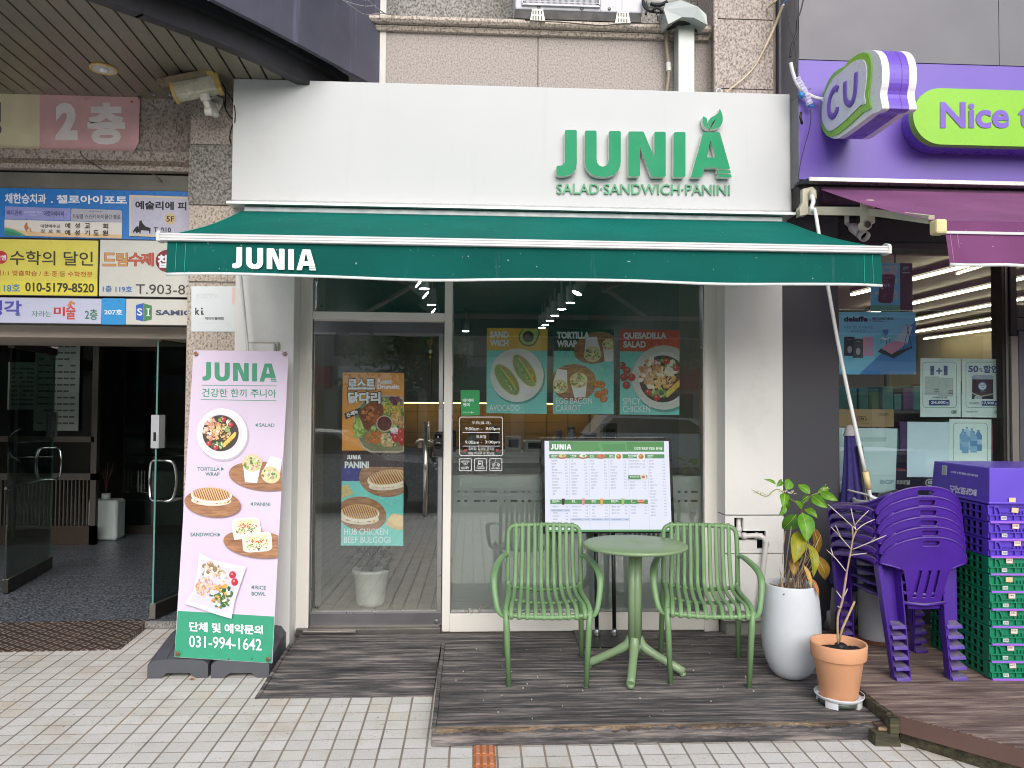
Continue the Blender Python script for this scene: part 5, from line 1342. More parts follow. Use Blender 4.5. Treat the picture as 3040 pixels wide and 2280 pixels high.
price = ['4.9', '5.3', '5.8', '6.3', '6.8', '7.0', '7.0', '7.5', '7.5', '7.5', '8.0', '8.0', '1.5', '2.0', '2.0', '3.0', '3.2', '3.5', '4.5']
for c, (col_, x) in enumerate(zip(items, (875, 1033, 1193, 1352, 1507, 1668))):
    for k, nm in enumerate(col_):
        y = 526+24.6*k; xx = x+k*.9
        S.text(nm, xx, xx+9.5*len(nm), y, 12, st_, .0); S.text(price[k], xx+110, xx+128, y, 9, st_)
for k in range(5): S.line([(1017+k*160, 505), (1022+k*161.5, 820)], 1.5, sem('#a9adbf')); S.line([(1023+k*160.5, 870), (1026+k*161, 1072)], 1.5, sem('#a9adbf'))
S.poly([(1497, 636), (1652, 636), (1653, 670), (1498, 670)], sg2); S.text('주니어도시락', 1510, 1588, 656, 14, sem('#e8efe8'), .02); S.poly([(1594, 630), (1640, 624), (1650, 668), (1602, 676)], sem('#e2d6d2')); S.ell(1620, 650, 14, 12, sem('#b5715a'))
for k, nm in enumerate(('허브치킨', '중송불구이', '소불고기')): S.text(nm, 1512, 1512+9.5*len(nm), 698+24*k, 12, st_); S.text(price[6+k], 1622, 1640, 698+24*k, 9, st_)
S.poly([(861, 834), (1656, 834), (1658, 870), (863, 870)], sg2)
for h_, x in (('에스프레소', 878), ('음료', 1038), ('에이드', 1198), ('클린즈주스', 1358), ('차', 1518)): S.text(h_, x, x+12*len(h_), 854, 16, sem('#e8efe8'), .03); S.rect(x, 858, x+38, 861, sem('#b9d0b9'))
for x, cc in ((967, '#23242c'), (1130, '#d98a94'), (1280, '#e0a04f'), (1453, '#9cc067')): S.poly([(x-12, 822), (x+13, 822), (x+10, 876), (x-9, 876)], sem(cc)); S.ell(x, 823, 12, 4, sem('#d5d8e0'))
S.ell(1600, 848, 30, 18, sem('#b9552f')); S.ell(1600, 842, 28, 10, sem('#e6e3e6')); S.ell(1600, 843, 23, 7, sem('#c96a3c')); S.ell(1600, 872, 36, 6, sem('#dfdce2'))
for c, (lst, x) in enumerate(zip((['아메리카노', '샷추가', '카페라떼', '바닐라라떼', '카페모카', '캐러멜 마끼아또'], ['복숭아아이스티', '요거트베리스무디', '초코라떼', '딸기라떼'], ['오렌지', '자몽', '레몬', '청포도'], ['클린즈 ABC', '클린즈 오렌지', '클린즈 그린'], ['캐모마일', '루이보스', '페퍼민트']), (880, 1040, 1200, 1360, 1518))):
    for k, nm in enumerate(lst):
        y = 898+25.5*k; S.text(nm, x+k, x+k+9.5*len(nm), y, 12, st_); S.text(price[k], x+108, x+126, y, 9, st_)
for x, y in ((862, 910), (1026, 984), (1187, 984), (1347, 984), (866, 1040)): S.rect(x, y, x+158, y+20, sem('#b9c6e2')); S.text('1리터 사이즈업', x+16, x+88, y+16, 11, st_); S.text('+3.5', x+120, x+146, y+15, 9, st_)
S.poly([(826, 1078), (1863, 1076), (1864, 1092), (826, 1094)], sem('#5a9a62'))
b.build('screen', disp, fix=False)
b = MB(); bk = M('stand_black', '#141518', .4)
for u in (1772, 1824):
    a = PD(u, 1884); top = PY(u-2, 1575, -.09)
    MB().tube([a+Vector((0, 0, .006)), Vector((a.x, -.09, top.z))], .013, bk, 12).build('pole', disp)
for u in (1772, 1824): MB().lathe([(.022, 0), (.024, .01), (.018, .035), (.014, .05)], M('collar_steel', '#a9abab', .25, .9), PD(u, 1890)+Vector((0, 0, .004)), 16).build('collar', disp)
b = MB(); y1, y0 = -.075, -.40; x0, x1 = .665, 1.03
b.hexa([(x0, y0, zd(y0)), (x1, y0, zd(y0)), (x1, y1, zd(y1)), (x0, y1, zd(y1)), (x0, y0, zd(y0)+.008), (x1, y0, zd(y0)+.008), (x1, y1, zd(y1)+.008), (x0, y1, zd(y1)+.008)], bk); b.build('base_plate', disp)

# ================================================================ DECKS
dwood = wood_dark('charred_deck', '#2d2c2e', '#5b5757', '#a89e97', .55)
dwood2 = wood_dark('brown_deck', '#4d3d38', '#7d6a63', '#b3a296', .6)
raw = wood_dark('raw_edge', '#332c29', '#4d4039', '#b59c7c', .9)
def planks(b, poly, y0, y1, zf, m, pw=.0955, th=.022, gap=.012, halves=True):
    y = y0
    while y < y1-.01:
        ya, yb2 = y+gap/2, min(y1, y+pw)-gap/2
        rows = [(ya, yb2)] if not halves else [(ya, (ya+yb2)/2-.0022), ((ya+yb2)/2+.0022, yb2)]
        for r0, r1 in rows:
            pl = clip2(poly, (-50, r0, 50, r1))
            if len(pl) > 2:
                dz = random.uniform(-.0012, .0012)
                b.prism([Vector((p[0], p[1], zf(p[1])-th+dz)) for p in pl], (0, 0, th), m)
        y += pw
dk_ = thing('wooden_deck', (.9, -.8, .0), 'charred dark timber deck under the green chairs and table', 'deck')
XL, XR = -.158, 2.05
b = MB(); planks(b, [(XL, -1.447), (XR, -1.447), (XR, -.085), (XL, -.085)], -1.447, -.285, zd, dwood)
planks(b, [(-1.09, -.285), (XR, -.285), (XR, -.085), (-1.09, -.085)], -.285, -.085, zd, dwood); b.build('deck_boards', dk_)
b = MB(); b.hexa([(XL, -1.44, -.02), (XR, -1.44, -.02), (XR, -.085, .03), (XL, -.085, .03), (XL, -1.44, zd(-1.44)-.024), (XR, -1.44, zd(-1.44)-.024), (XR, -.085, zd(-.085)-.024), (XL, -.085, zd(-.085)-.024)], dk)
b.hexa([(-1.09, -.285, .0), (XL, -.285, .0), (XL, -.085, .03), (-1.09, -.085, .03), (-1.09, -.285, .085), (XL, -.285, .085), (XL, -.085, .09), (-1.09, -.085, .09)], dk); b.build('deck_frame', dk_)
b = MB(); b.hexa([(XL-.022, -1.46, zg(-1.46)), (XL-.002, -1.46, zg(-1.46)), (XL-.002, -.29, zg(-.29)), (XL-.022, -.29, zg(-.29)), (XL-.022, -1.46, zd(-1.46)+.004), (XL-.002, -1.46, zd(-1.46)+.004), (XL-.002, -.29, zd(-.29)+.006), (XL-.022, -.29, zd(-.29)+.006)], dwood); b.build('edge_trim', dk_)
# chewed front nosing: an irregular top edge, split pale wood
b = MB(); NS = 130
x = XL-.02; prev = None
for i in range(NS):
    xa, xb2 = XL-.02+(XR-.10-XL)*i/NS, XL-.02+(XR-.10-XL)*(i+1)/NS
    h = .068+.006*sin(i*.21)+.004*sin(i*1.3)+random.uniform(-.003, .003)
    if i < 22: h -= .016*(1-abs(i-10)/12.0 if abs(i-10) < 12 else 0)
    h2 = prev if prev is not None else h
    b.hexa([(xa, -1.474, .006), (xb2, -1.474, .006), (xb2, -1.449, .006), (xa, -1.449, .006), (xa, -1.474, h2-.004), (xb2, -1.474, h-.004), (xb2, -1.449, h+.004), (xa, -1.449, h2+.004)], dwood if i % 1 == 0 else raw)
    prev = h
b.build('front_board', dk_)
b = MB(); prev = None
for i in range(NS):
    xa, xb2 = XL-.0+(XR-.12-XL)*i/NS, XL-.0+(XR-.12-XL)*(i+1)/NS
    d = .010+.006*sin(i*.33+1)+random.uniform(-.004, .004); d2 = prev if prev is not None else d
    b.hexa([(xa, -1.449-d2, .062), (xb2, -1.449-d, .062), (xb2, -1.446, .062), (xa, -1.446, .062), (xa, -1.449-d2, .079), (xb2, -1.449-d, .079), (xb2, -1.446, .081), (xa, -1.446, .081)], raw); prev = d
b.build('split_edge', dk_)
rp = thing('wooden_ramp', (-.66, -.6, .03), 'short sloping ramp of dark boards up to the glass door', 'ramp')
b = MB(); A_, B2, C2, D2 = PG(768, 2076), PG(1284, 2070), Vector((-.185, -.288, .113)), Vector((-1.092, -.288, .113))
N_ = 9
for i in range(N_):
    for hh in (0, 1):
        t0 = (i+hh*.5)/N_+.009; t1 = (i+.5+hh*.5)/N_-.002-(0.009 if hh else 0)
        q = [A_.lerp(D2, t0), B2.lerp(C2, t0), B2.lerp(C2, t1), A_.lerp(D2, t1)]
        up_ = Vector((0, 0, .012))
        b.hexa([p-up_ for p in q]+[p+up_*.25+Vector((0, 0, random.uniform(-.001, .001))) for p in q], dwood)
b.build('ramp_boards', rp)
b = MB(); w = Vector((.022, 0, 0))
for P0, P1 in ((A_-w, D2-w),):
    b.hexa([P0-Vector((0, 0, .02)), P0+w*.92-Vector((0, 0, .02)), P1+w*.92-Vector((0, 0, .10)), P1-Vector((0, 0, .10)), P0+Vector((0, 0, .007)), P0+w*.92+Vector((0, 0, .007)), P1+w*.92+Vector((0, 0, .009)), P1+Vector((0, 0, .009))], dwood)
b.build('ramp_edge', rp)
b = MB(); b.prism([A_+Vector((.01, .02, -.012)), D2+Vector((.01, -.004, -.02)), D2+Vector((.01, -.004, -.10))], (B2.x-A_.x-.03, 0, 0), dk); b.build('ramp_frame', rp)
# neighbouring deck
cz = .145
d2k = thing('wooden_deck', (3.0, -1.0, 0), 'reddish brown timber deck with a slanted front edge under the purple chairs', 'deck')
F2 = PZ(3040, 2222, cz); e_ = (Vector((F2.x, F2.y, 0))-Vector((2.0, -1.52, 0))).normalized()
F3 = Vector((2.0, -1.52, 0))+e_*3.2
poly = [(2.0, -.02), (2.0, -1.52), (F3.x, F3.y), (F3.x+2, F3.y), (F3.x+2, -.02)]
zc2_ = lambda y: cz
b = MB(); planks(b, poly, F3.y, -.02, zc2_, dwood2, .118, halves=True); b.build('deck_boards', d2k)
n2 = Vector((e_.y, -e_.x, 0)); 
if n2.y > 0: n2 = -n2
b = MB(); p0 = Vector((2.0, -1.52, 0)); p1 = F3
red = M('front_board_brown', '#634a42', .6, var=.14, vs=3, dirt=.3)
b.hexa([p0+Vector((0, 0, .062)), p1+Vector((0, 0, .062)), p1+n2*-.022+Vector((0, 0, .062)), p0+n2*-.022+Vector((0, 0, .062)), p0+n2*.004+Vector((0, 0, cz-.006)), p1+n2*.004+Vector((0, 0, cz-.006)), p1+n2*-.022+Vector((0, 0, cz-.003)), p0+n2*-.022+Vector((0, 0, cz-.003))], red)
b.build('front_board', d2k)
mossy = wood_dark('mossy_board', '#2c2a22', '#4a4536', '#6e6a4a', .4)
b = MB(); b.box(1.978, 1.998, -1.50, -.1, .075, cz-.004, mossy); b.box(1.968, 2.012, -1.545, -1.495, .06, cz-.012, mossy); b.build('side_board', d2k)
b = MB(); b.prism([p0-n2*.05+Vector((.03, 0, -.03)), p1-n2*.05+Vector((0, 0, -.06)), Vector((F3.x+2, -.1, -.03)), Vector((2.03, -.1, -.03))], (0, 0, .15), dk)
b.hexa([p0+n2*-.03+Vector((.02, 0, -.04)), p1+n2*-.03+Vector((0, 0, -.1)), p1+n2*-.05+Vector((0, 0, -.1)), p0+n2*-.05+Vector((.02, 0, -.04)), p0+n2*-.02+Vector((.02, 0, .06)), p1+n2*-.02+Vector((0, 0, .06)), p1+n2*-.05+Vector((0, 0, .06)), p0+n2*-.05+Vector((.02, 0, .06))], mossy); b.build('deck_frame', d2k)
b = MB(); st0 = PD(2615, 2178)
b.hexa([(1.90, -1.535, .0), (2.02, -1.545, .0), (2.02, -1.47, .0), (1.90, -1.46, .0), (1.905, -1.53, .058), (2.01, -1.54, .055), (2.02, -1.47, .062), (1.90, -1.46, .06)], mossy)
b.hexa([(1.93, -1.51, .062), (2.06, -1.53, .062), (2.06, -1.46, .062), (1.93, -1.45, .062), (1.93, -1.51, .078), (2.06, -1.53, .076), (2.06, -1.46, .08), (1.93, -1.45, .082)], raw); b.build('rotten_stub', d2k)

# ================================================================ GREEN CAFE CHAIRS AND TABLE
gpm = bpy.data.materials.new('green_plastic'); t = NT(gpm); MATS['green_plastic'] = gpm
c1 = t.ramp(t.noise(5, 3), [(.3, rgb('#678a5c')), (.7, rgb('#729366'))])
c1 = t.mix(t.ramp(t.noise(9, 8, rough=.8), [(.62, 0), (.80, .25)]), c1, rgb('#8a9a80'))
t.end(t.bsdf(c1, t.ramp(t.noise(12, 3), [(.3, .36), (.7, .50)]), 0, t.bump(t.noise(500, 2), .12, .001), .5))
def green_chair(label):
    o = thing('armchair', (0, 0, 0), label, 'chair', 'slatted green plastic armchairs')
    # frame rails
    b = MB()
    top = [(-.213, .405, .44), (-.213, .425, .62), (-.212, .445, .715), (-.205, .452, .752), (-.180, .455, .772), (-.12, .456, .776), (0, .462, .778), (.12, .456, .776), (.180, .455, .772), (.205, .452, .752), (.212, .445, .715), (.213, .425, .62), (.213, .405, .44)]
    b.tube(spline(top, 4), .0135, gpm, 10); b.build('back_frame', o, local=True)
    b = MB()
    side_ = lambda s_: [(s_*.225, .0, .385), (s_*.222, .03, .415), (s_*.215, .10, .428), (s_*.208, .25, .425), (s_*.207, .38, .43), (s_*.213, .41, .46)]
    for s_ in (-1, 1): b.tube(spline(side_(s_), 4), .0145, gpm, 10)
    b.tube(spline([(-.225, .0, .387), (-.15, -.012, .378), (0, -.018, .374), (.15, -.012, .378), (.225, .0, .387)], 4), .0125, gpm, 10)
    b.tube(spline([(-.21, .20, .41), (-.1, .20, .392), (0, .20, .388), (.1, .20, .392), (.21, .20, .41)], 3), .010, gpm, 8)
    b.tube(spline([(-.21, .385, .432), (-.16, .395, .425), (0, .40, .408), (.16, .395, .425), (.21, .385, .432)], 3), .011, gpm, 8)
    b.build('seat_frame', o, local=True)
    b = MB()
    for k in range(10):
        x = -.166+.332*k/9; cv = (abs(x)/.166)**2
        s0 = .012*(1-cv)
        pth = [(x*1.0, .470, .765), (x*1.0, .462, .787), (x, .448, .782), (x, .440, .74), (x, .415, .62), (x*1.02, .392+s0*.6, .50), (x*1.03, .375+s0*.6, .452), (x*1.05, .345, .428), (x*1.08, .25, .418-s0*.6), (x*1.12, .14, .423-s0), (x*1.15, .06, .428-s0), (x*1.17, .015, .420-s0), (x*1.18, -.016-s0*.5, .395-s0), (x*1.18, -.020-s0*.5, .372-s0*.5), (x*1.17, -.004, .362-s0*.3)]
        b.tube(spline(pth, 4), 1.0, gpm, 8, flat=(.0048, .0120), up=None)
    b.build('slatted_seat', o, local=True)
    for s_ in (-1, 1):
        b = MB(); pth = [(s_*.213, .427, .60), (s_*.235, .39, .612), (s_*.268, .27, .598), (s_*.285, .17, .578), (s_*.290, .11, .545), (s_*.286, .085, .49), (s_*.275, .06, .43), (s_*.262, .035, .392), (s_*.240, .012, .375), (s_*.222, .005, .378)]
        R_ = [1, 1.05, 1.2, 1.25, 1.2, 1.05, .95, .9, .85, .8]
        sp = spline(pth, 4); RR = [R_[min(9, int(i/4))]+(R_[min(9, int(i/4)+1)]-R_[min(9, int(i/4))])*((i % 4)/4) for i in range(len(sp))]
        b.tube(sp, RR, gpm, 10, flat=(.016, .0115)); b.build('arm', o, local=True)
    for s_ in (-1, 1):
        b = MB(); b.tube([(s_*.224, .0, .41), (s_*.218, .0, .30), (s_*.205, -.004, .004)], [.0155, .0165, .0135], gpm, 12); b.lathe([(.0, 0), (.013, 0), (.0135, .006)], M('leg_tip', '#6d7f62', .6), (s_*.205, -.004, 0), 12); b.build('leg', o, local=True)
        b = MB(); b.tube([(s_*.213, .41, .46), (s_*.218, .43, .30), (s_*.226, .455, .004)], [.0155, .0165, .0135], gpm, 12); b.build('leg', o, local=True)
    return o
ch1 = green_chair('slatted green plastic armchair left of the round table')
ch1.location = (.408, -.995, zd(-.995)+.001); ch1.rotation_euler = (.024, 0, radians(-2.5))
ch2 = copy_tree(ch1)
ch2['label'] = 'slatted green plastic armchair right of the round table, turned slightly towards it'
ch2.location = (1.278, -1.005, zd(-1.005)+.001); ch2.rotation_euler = (.024, 0, radians(-10.1))
gpt = bpy.data.materials.new('green_table'); t = NT(gpt)
c1 = t.ramp(t.noise(3, 3), [(.3, rgb('#778f6a')), (.7, rgb('#829a75'))]); c1 = t.mix(t.ramp(t.noise(4, 9, rough=.8), [(.5, 0), (.78, .4)]), c1, rgb('#98a38c'))
t.end(t.bsdf(c1, .38, 0, t.bump(t.noise(300, 2), .1, .001), .5))
tc = Vector((.922, -.785, zd(-.785)))
tb = thing('round_table', tc, 'round green plastic pedestal table between the two green armchairs', 'table')
MB().lathe([(0, .692), (.27, .692), (.288, .696), (.293, .704), (.291, .712), (.284, .716), (.02, .7155), (.018, .7145), (0, .7145)], gpt, n=64).build('tabletop', tb, local=True)
b = MB()
for k in range(4):
    a = radians(45+90*k-17); b.tube([(.018*cos(a), .018*sin(a), .16), (.018*cos(a), .018*sin(a), .692)], .0245, gpt, 14)
b.lathe([(.04, .12), (.042, .15), (.040, .19), (.036, .195)], gpt, n=28); b.lathe([(.03, .66), (.09, .69), (.09, .693)], gpt, n=28); b.build('pedestal', tb, local=True)
for k in range(4):
    a = radians(-107+90*k); r_ = .275
    b = MB(); b.tube(spline([(.02*cos(a), .02*sin(a), .19), (.045*cos(a), .045*sin(a), .145), (.10*cos(a), .10*sin(a), .108), (r_*.97*cos(a), r_*.97*sin(a), .022)], 4), [.026]*8+[.023]*5, gpt, 12); b.tube([(r_*.95*cos(a), r_*.95*sin(a), .02), (r_*.95*cos(a), r_*.95*sin(a), 0)], .018, gpt, 10); b.build('leg', tb, local=True)

# ================================================================ POTTED PLANTS
def leaf_mat(name, a, c, vein):
    if name in MATS: return MATS[name]
    m = bpy.data.materials.new(name); MATS[name] = m; t = NT(m)
    co = t.ramp(t.noise(26, 5, rough=.65), [(.3, rgb(a)), (.7, rgb(c))])
    b_ = t.bsdf(co, .42, 0, t.bump(t.noise(70, 3), .2, .003), .5); tl = t.n('BsdfTranslucent'); t.set(tl, 0, co)
    mx = t.n('MixShader'); mx.inputs[0].default_value = .28; t.t.links.new(b_.outputs[0], mx.inputs[1]); t.t.links.new(tl.outputs[0], mx.inputs[2]); t.end(mx); return m
LG = leaf_mat('leaf_green', '#4f8a1f', '#74ad2e', 0); LY_ = leaf_mat('leaf_yellow', '#7f8a1c', '#b3a52e', 0); LB = leaf_mat('leaf_brown', '#7a5220', '#9a7a2c', 0); LD = leaf_mat('leaf_dark', '#3f6a22', '#568a2c', 0)
def leaf(parent, base, tip, width, m, droop=0.15, nrm=(0, -1, .3), name='leaf', vein=True):
    """a folded, slightly curled leaf blade with a raised midrib"""
    base = Vector(base); tip = Vector(tip); d = tip-base; L = d.length; nrm = Vector(nrm).normalized()
    sd = d.cross(nrm).normalized(); up_ = sd.cross(d).normalized()
    if up_.dot(nrm) < 0: up_ = -up_
    b = MB(); n = 9; V = []; F = []
    for i in range(n):
        t_ = i/(n-1); w = width*.5*(sin(pi*min(1, t_**.80)))**.85 if 0 < t_ < 1 else 0.0006
        c = base+d*t_+up_*(L*droop*sin(pi*t_))
        for j in (-2, -1, 0, 1, 2):
            q = j/2; V.append(c+sd*(w*q)+up_*(w*.30*q*q*1.2+.002*sin(i*2.2+j*1.5)))
    for i in range(n-1):
        for j in range(4): F.append((i*5+j, i*5+j+1, (i+1)*5+j+1, (i+1)*5+j))
    b.add(V, F, m, True)
    if vein: b.tube([base+d*(i/8)+up_*(L*droop*sin(pi*i/8)+.0012) for i in range(9)], [.0016]*6+[.001]*3, M('leaf_rib', '#9db04a', .5), 5)
    return b.build(name, parent)
pp = PD(2349, 2010); pp = Vector((1.775, -.885, zd(-.885)))
yP = pp.y
wp = thing('potted_plant', pp, 'leggy broad-leaved plant in a tall glossy white planter', 'plant')
wg_ = M('white_glaze', '#c6cbd0', .35, spec=.3, var=.025, vs=6, dirt=.06)
MB().lathe([(0, 0), (.060, 0), (.085, .010), (.115, .045), (.138, .10), (.153, .17), (.159, .25), (.157, .34), (.149, .43), (.140, .505), (.138, .512), (.134, .514), (.129, .511), (.127, .495), (.13, .44), (.12, .40)], wg_, n=56).build('pot', wp, local=True)
b = MB(); b.lathe([(0, .47), (.131, .468)], M('soil', '#4a3c30', .95, var=.35, vs=60, bs=.8, bscale=80), n=28)
hay = M('dry_stub', '#6a564a', .8, var=.35, vs=30); hay2 = M('dry_straw', '#a8957c', .8, var=.2, vs=30)
b.build('soil', wp, local=True)
b = MB()
for k in range(46):
    a = random.uniform(0, 6.28); r_ = random.random()*.105; p = Vector((cos(a)*r_, sin(a)*r_, .466)); h = random.uniform(.03, .17); ln = Vector((random.uniform(-.3, .3), random.uniform(-.2, .2), 1))
    q = p+ln*h; sd = Vector((random.uniform(.004, .009), random.uniform(-.004, .004), 0))
    b.poly([p-sd, p+sd, q], random.choice((hay, hay, hay2)))
for k in range(26):
    a = random.uniform(0, 6.28); r_ = random.random()*.11; p = Vector((cos(a)*r_, sin(a)*r_, .478)); q = p+Vector((random.uniform(-.09, .09), random.uniform(-.06, .06), random.uniform(-.005, .03))); b.tube([p, q], .003, random.choice((hay, hay2)), 4)
for k in range(12):
    p = Vector((random.uniform(-.02, .05), random.uniform(-.03, .03), .47)); b.tube([p, p+Vector((random.uniform(.04, .15), random.uniform(-.05, .05), random.uniform(.12, .34)))], [.0028, .0016], hay2, 5)
b.build('dry_stubs', wp, local=True)
KP = 460/1004
lp = lambda x, y, dy=0.0: PY(2180+x*KP, 1380+y*KP, yP+dy)
stem = M('stem_red', '#8a3a34', .5, var=.2); stem2 = M('stem_green', '#7a8a3a', .5, var=.2)
b = MB()
b.tube(spline([lp(455, 770), lp(452, 620), lp(455, 500), lp(440, 350), lp(436, 270)], 4), [.0065]*10+[.0045]*7, stem, 8)
b.tube(spline([lp(437, 260), lp(470, 225), lp(510, 195, -.03), lp(560, 178, -.04)], 4), .0033, stem2, 6); b.tube(spline([lp(437, 262), lp(380, 232), lp(330, 195, -.03), lp(290, 160, -.04), lp(250, 170, -.05), lp(205, 205, -.06), lp(120, 165, -.07)], 4), .0028, stem2, 6)
b.tube([lp(330, 700), lp(345, 560), lp(370, 400)], .003, hay2, 6); b.tube(spline([lp(310, 640), lp(318, 540), lp(330, 430)], 3), .0022, hay2, 5)
b.build('stem', wp)
for bx, by, tx, ty, w, m, dy0, dy1, dr in (
    (270, 125, 190, 92, 22, LG, -.02, -.05, .10), (275, 140, 305, 95, 34, LG, 0, .04, .15), (335, 160, 355, 92, 62, LG, -.02, .02, .1), (325, 185, 318, 282, 56, LG, -.03, -.09, .2), (345, 235, 335, 285, 40, LG, 0, .04, .1), (320, 255, 288, 330, 44, LG, -.02, -.03, .2),
    (490, 188, 412, 128, 52, LG, 0, .05, .12), (540, 180, 610, 150, 40, LG, -.02, .03, .1), (555, 178, 672, 232, 50, LG, -.04, -.10, .15), (505, 200, 606, 282, 62, LG, -.04, -.12, .15), (480, 200, 430, 235, 44, LD, .02, .03, .1), (440, 278, 396, 232, 40, LG, -.01, -.05, .1), (455, 288, 538, 345, 50, LG, 0, -.05, .15), (400, 320, 312, 415, 92, LD, .0, .05, .15),
    (440, 310, 470, 500, 100, LG, -.03, -.10, .12), (445, 470, 460, 512, 36, LG, -.01, -.03, .1), (410, 432, 385, 640, 94, LY_, -.02, -.10, .15), (510, 400, 540, 580, 58, LB, .02, .06, .1), (480, 510, 510, 730, 58, LY_, -.01, -.08, .2), (380, 600, 385, 720, 60, LB, -.04, -.09, .1), (520, 580, 590, 745, 76, LB, .0, .03, .2), (450, 650, 500, 810, 30, M('leaf_straw', '#b98f4a', .7), -.07, -.12, .1), (500, 735, 548, 858, 26, M('leaf_rust', '#a8623a', .7), -.08, -.13, .1), (430, 590, 450, 602, 22, LG, 0, -.02, .1)):
    leaf(wp, lp(bx, by, dy0), lp(tx, ty, dy1), w*KP/FPX*4.2*1.08, m, dr, (random.uniform(-.3, .3), -1, random.uniform(-.1, .5)))
b = MB(); bud = M('flower_bud', '#c9bfa0', .7, var=.2, vs=50)
for (x0, y0, x1, y1, n_, dy) in ((395, 180, 285, 170, 34, -.05), (215, 200, 115, 165, 22, -.07), (560, 165, 608, 150, 14, -.04)):
    for k in range(n_):
        t_ = k/n_; c = lp(x0+(x1-x0)*t_+random.gauss(0, 5), y0+(y1-y0)*t_+random.gauss(0, 6), dy+random.gauss(0, .008)); b.lathe([(0, -.004), (.0035, 0), (0, .004)], bud, c, 5)
b.build('flower_spike', wp)
tp = Vector((1.870, -1.245, zd(-1.245)))
ps = thing('plant_stand', tp, 'white plastic saucer stand under the terracotta pot', 'plant stand')
wpl = M('white_plastic', '#d9dade', .35, var=.04, dirt=.15)
MB().lathe([(0, .034), (.095, .034), (.110, .040), (.117, .052), (.120, .053), (.120, .048), (.112, .034), (.095, .026), (0, .026)], wpl, n=48).build('saucer', ps, local=True)
for k in range(4):
    a0 = radians(-135+90*k-22); b = MB(); pts = [(.108*cos(a0+radians(34*i/6)+radians(5)), .108*sin(a0+radians(34*i/6)+radians(5))) for i in range(7)]
    b.prism([Vector((x, y, .0)) for x, y in pts]+[Vector((x*.86, y*.86, .0)) for x, y in reversed(pts)], (0, 0, .045), wpl); b.build('foot', ps, local=True)
MB().lathe([(.085, .004), (.10, .008), (.103, .03), (.085, .03)], M('stand_glass', '#4d5a50', .15), n=40).build('water_tray', ps, local=True)
tpz = tp.z+.0345
to = thing('potted_plant', (tp.x-.002, tp.y, tpz), 'bare dry twig in a terracotta pot with black stones at the deck corner', 'plant')
ter = bpy.data.materials.new('terracotta'); t = NT(ter)
c1 = t.ramp(t.noise(4, 6), [(.3, rgb('#cf9670')), (.7, rgb('#dba57e'))]); c1 = t.mix(t.ramp(t.noise(14, 8, rough=.75), [(.56, 0), (.8, .3)]), c1, rgb('#d3ad92'))
t.end(t.bsdf(c1, .75, 0, t.bump(t.noise(180, 3), .15, .002), .3))
MB().lathe([(0, 0), (.086, 0), (.090, .004), (.118, .195), (.120, .198), (.131, .200), (.133, .204), (.137, .268), (.135, .274), (.128, .274), (.125, .268), (.120, .215), (.115, .20)], ter, n=56).build('pot', to, local=True)
MB().lathe([(0, .225), (.122, .222)], MATS['soil'], n=24).build('soil', to, local=True)
blk_s = M('black_stone', '#17181b', .55, var=.3, vs=50, bs=.9, bscale=70)
for x, y, r_ in ((-.045, -.05, .048), (.055, -.045, .046), (.03, .04, .035)):
    b = MB(); n1, n2_ = 8, 12; V = []
    for i in range(n1+1):
        for j in range(n2_):
            th, ph = pi*i/n1, 2*pi*j/n2_; k = 1+.10*sin(3*ph+i)+.06*sin(7*th+j)
            V.append((x+r_*k*sin(th)*cos(ph), y+r_*k*sin(th)*sin(ph), .235+r_*.62*k*cos(th)))
    b.add(V, [(i*n2_+j, i*n2_+(j+1) % n2_, (i+1)*n2_+(j+1) % n2_, (i+1)*n2_+j) for i in range(n1) for j in range(n2_)], blk_s, True); b.build('stone', to, local=True)
twig = M('twig_bark', '#a58d77', .8, var=.2, vs=40); twig2 = M('twig_pale', '#bdb0a3', .8, var=.12, vs=40)
lt = lambda x, y, dy=0.0: PY(2180+x*KP, 1380+y*KP, tp.y+dy)
b = MB(); b.tube(spline([lt(672, 1160), lt(670, 990), lt(700, 880), lt(730, 690), lt(755, 560), lt(768, 480), lt(790, 430)], 4), [.0058]*12+[.0042]*13, twig, 8)
b.tube([lt(768, 480), lt(765, 400)], .0036, twig, 6); MB().tube([lt(676, 1150), lt(700, 1060), lt(780, 885)], [.0068, .006, .0052], M('twig_cut', '#a89266', .8), 8).build('cut_twig', to)
for pts in ([(765, 400), (690, 330), (605, 255)], [(765, 395), (790, 420)], [(788, 425), (770, 350), (755, 278)], [(778, 395), (820, 345), (872, 295)], [(790, 425), (840, 385), (912, 352)], [(765, 548), (860, 510), (985, 456)], [(755, 585), (860, 572)], [(755, 545), (690, 470), (625, 400)], [(690, 470), (655, 392)], [(722, 688), (660, 610), (597, 550)], [(640, 590), (625, 538)], [(700, 870), (660, 815)], [(712, 850), (735, 800)], [(690, 930), (668, 915)], [(890, 490), (912, 470)]):
    b.tube(spline([lt(x, y, random.uniform(-.04, .04)*i) for i, (x, y) in enumerate(pts)], 3), [.0028]*(3*(len(pts)-1))+[.0014], twig2, 5)
for k in range(9):
    p = Vector((random.uniform(-.07, .07), random.uniform(-.08, .02), .232)); b.tube([p, p+Vector((random.uniform(-.05, .06), random.uniform(-.03, .03), random.uniform(.01, .05)))], .002, twig2, 5)
b.build('twig', to)
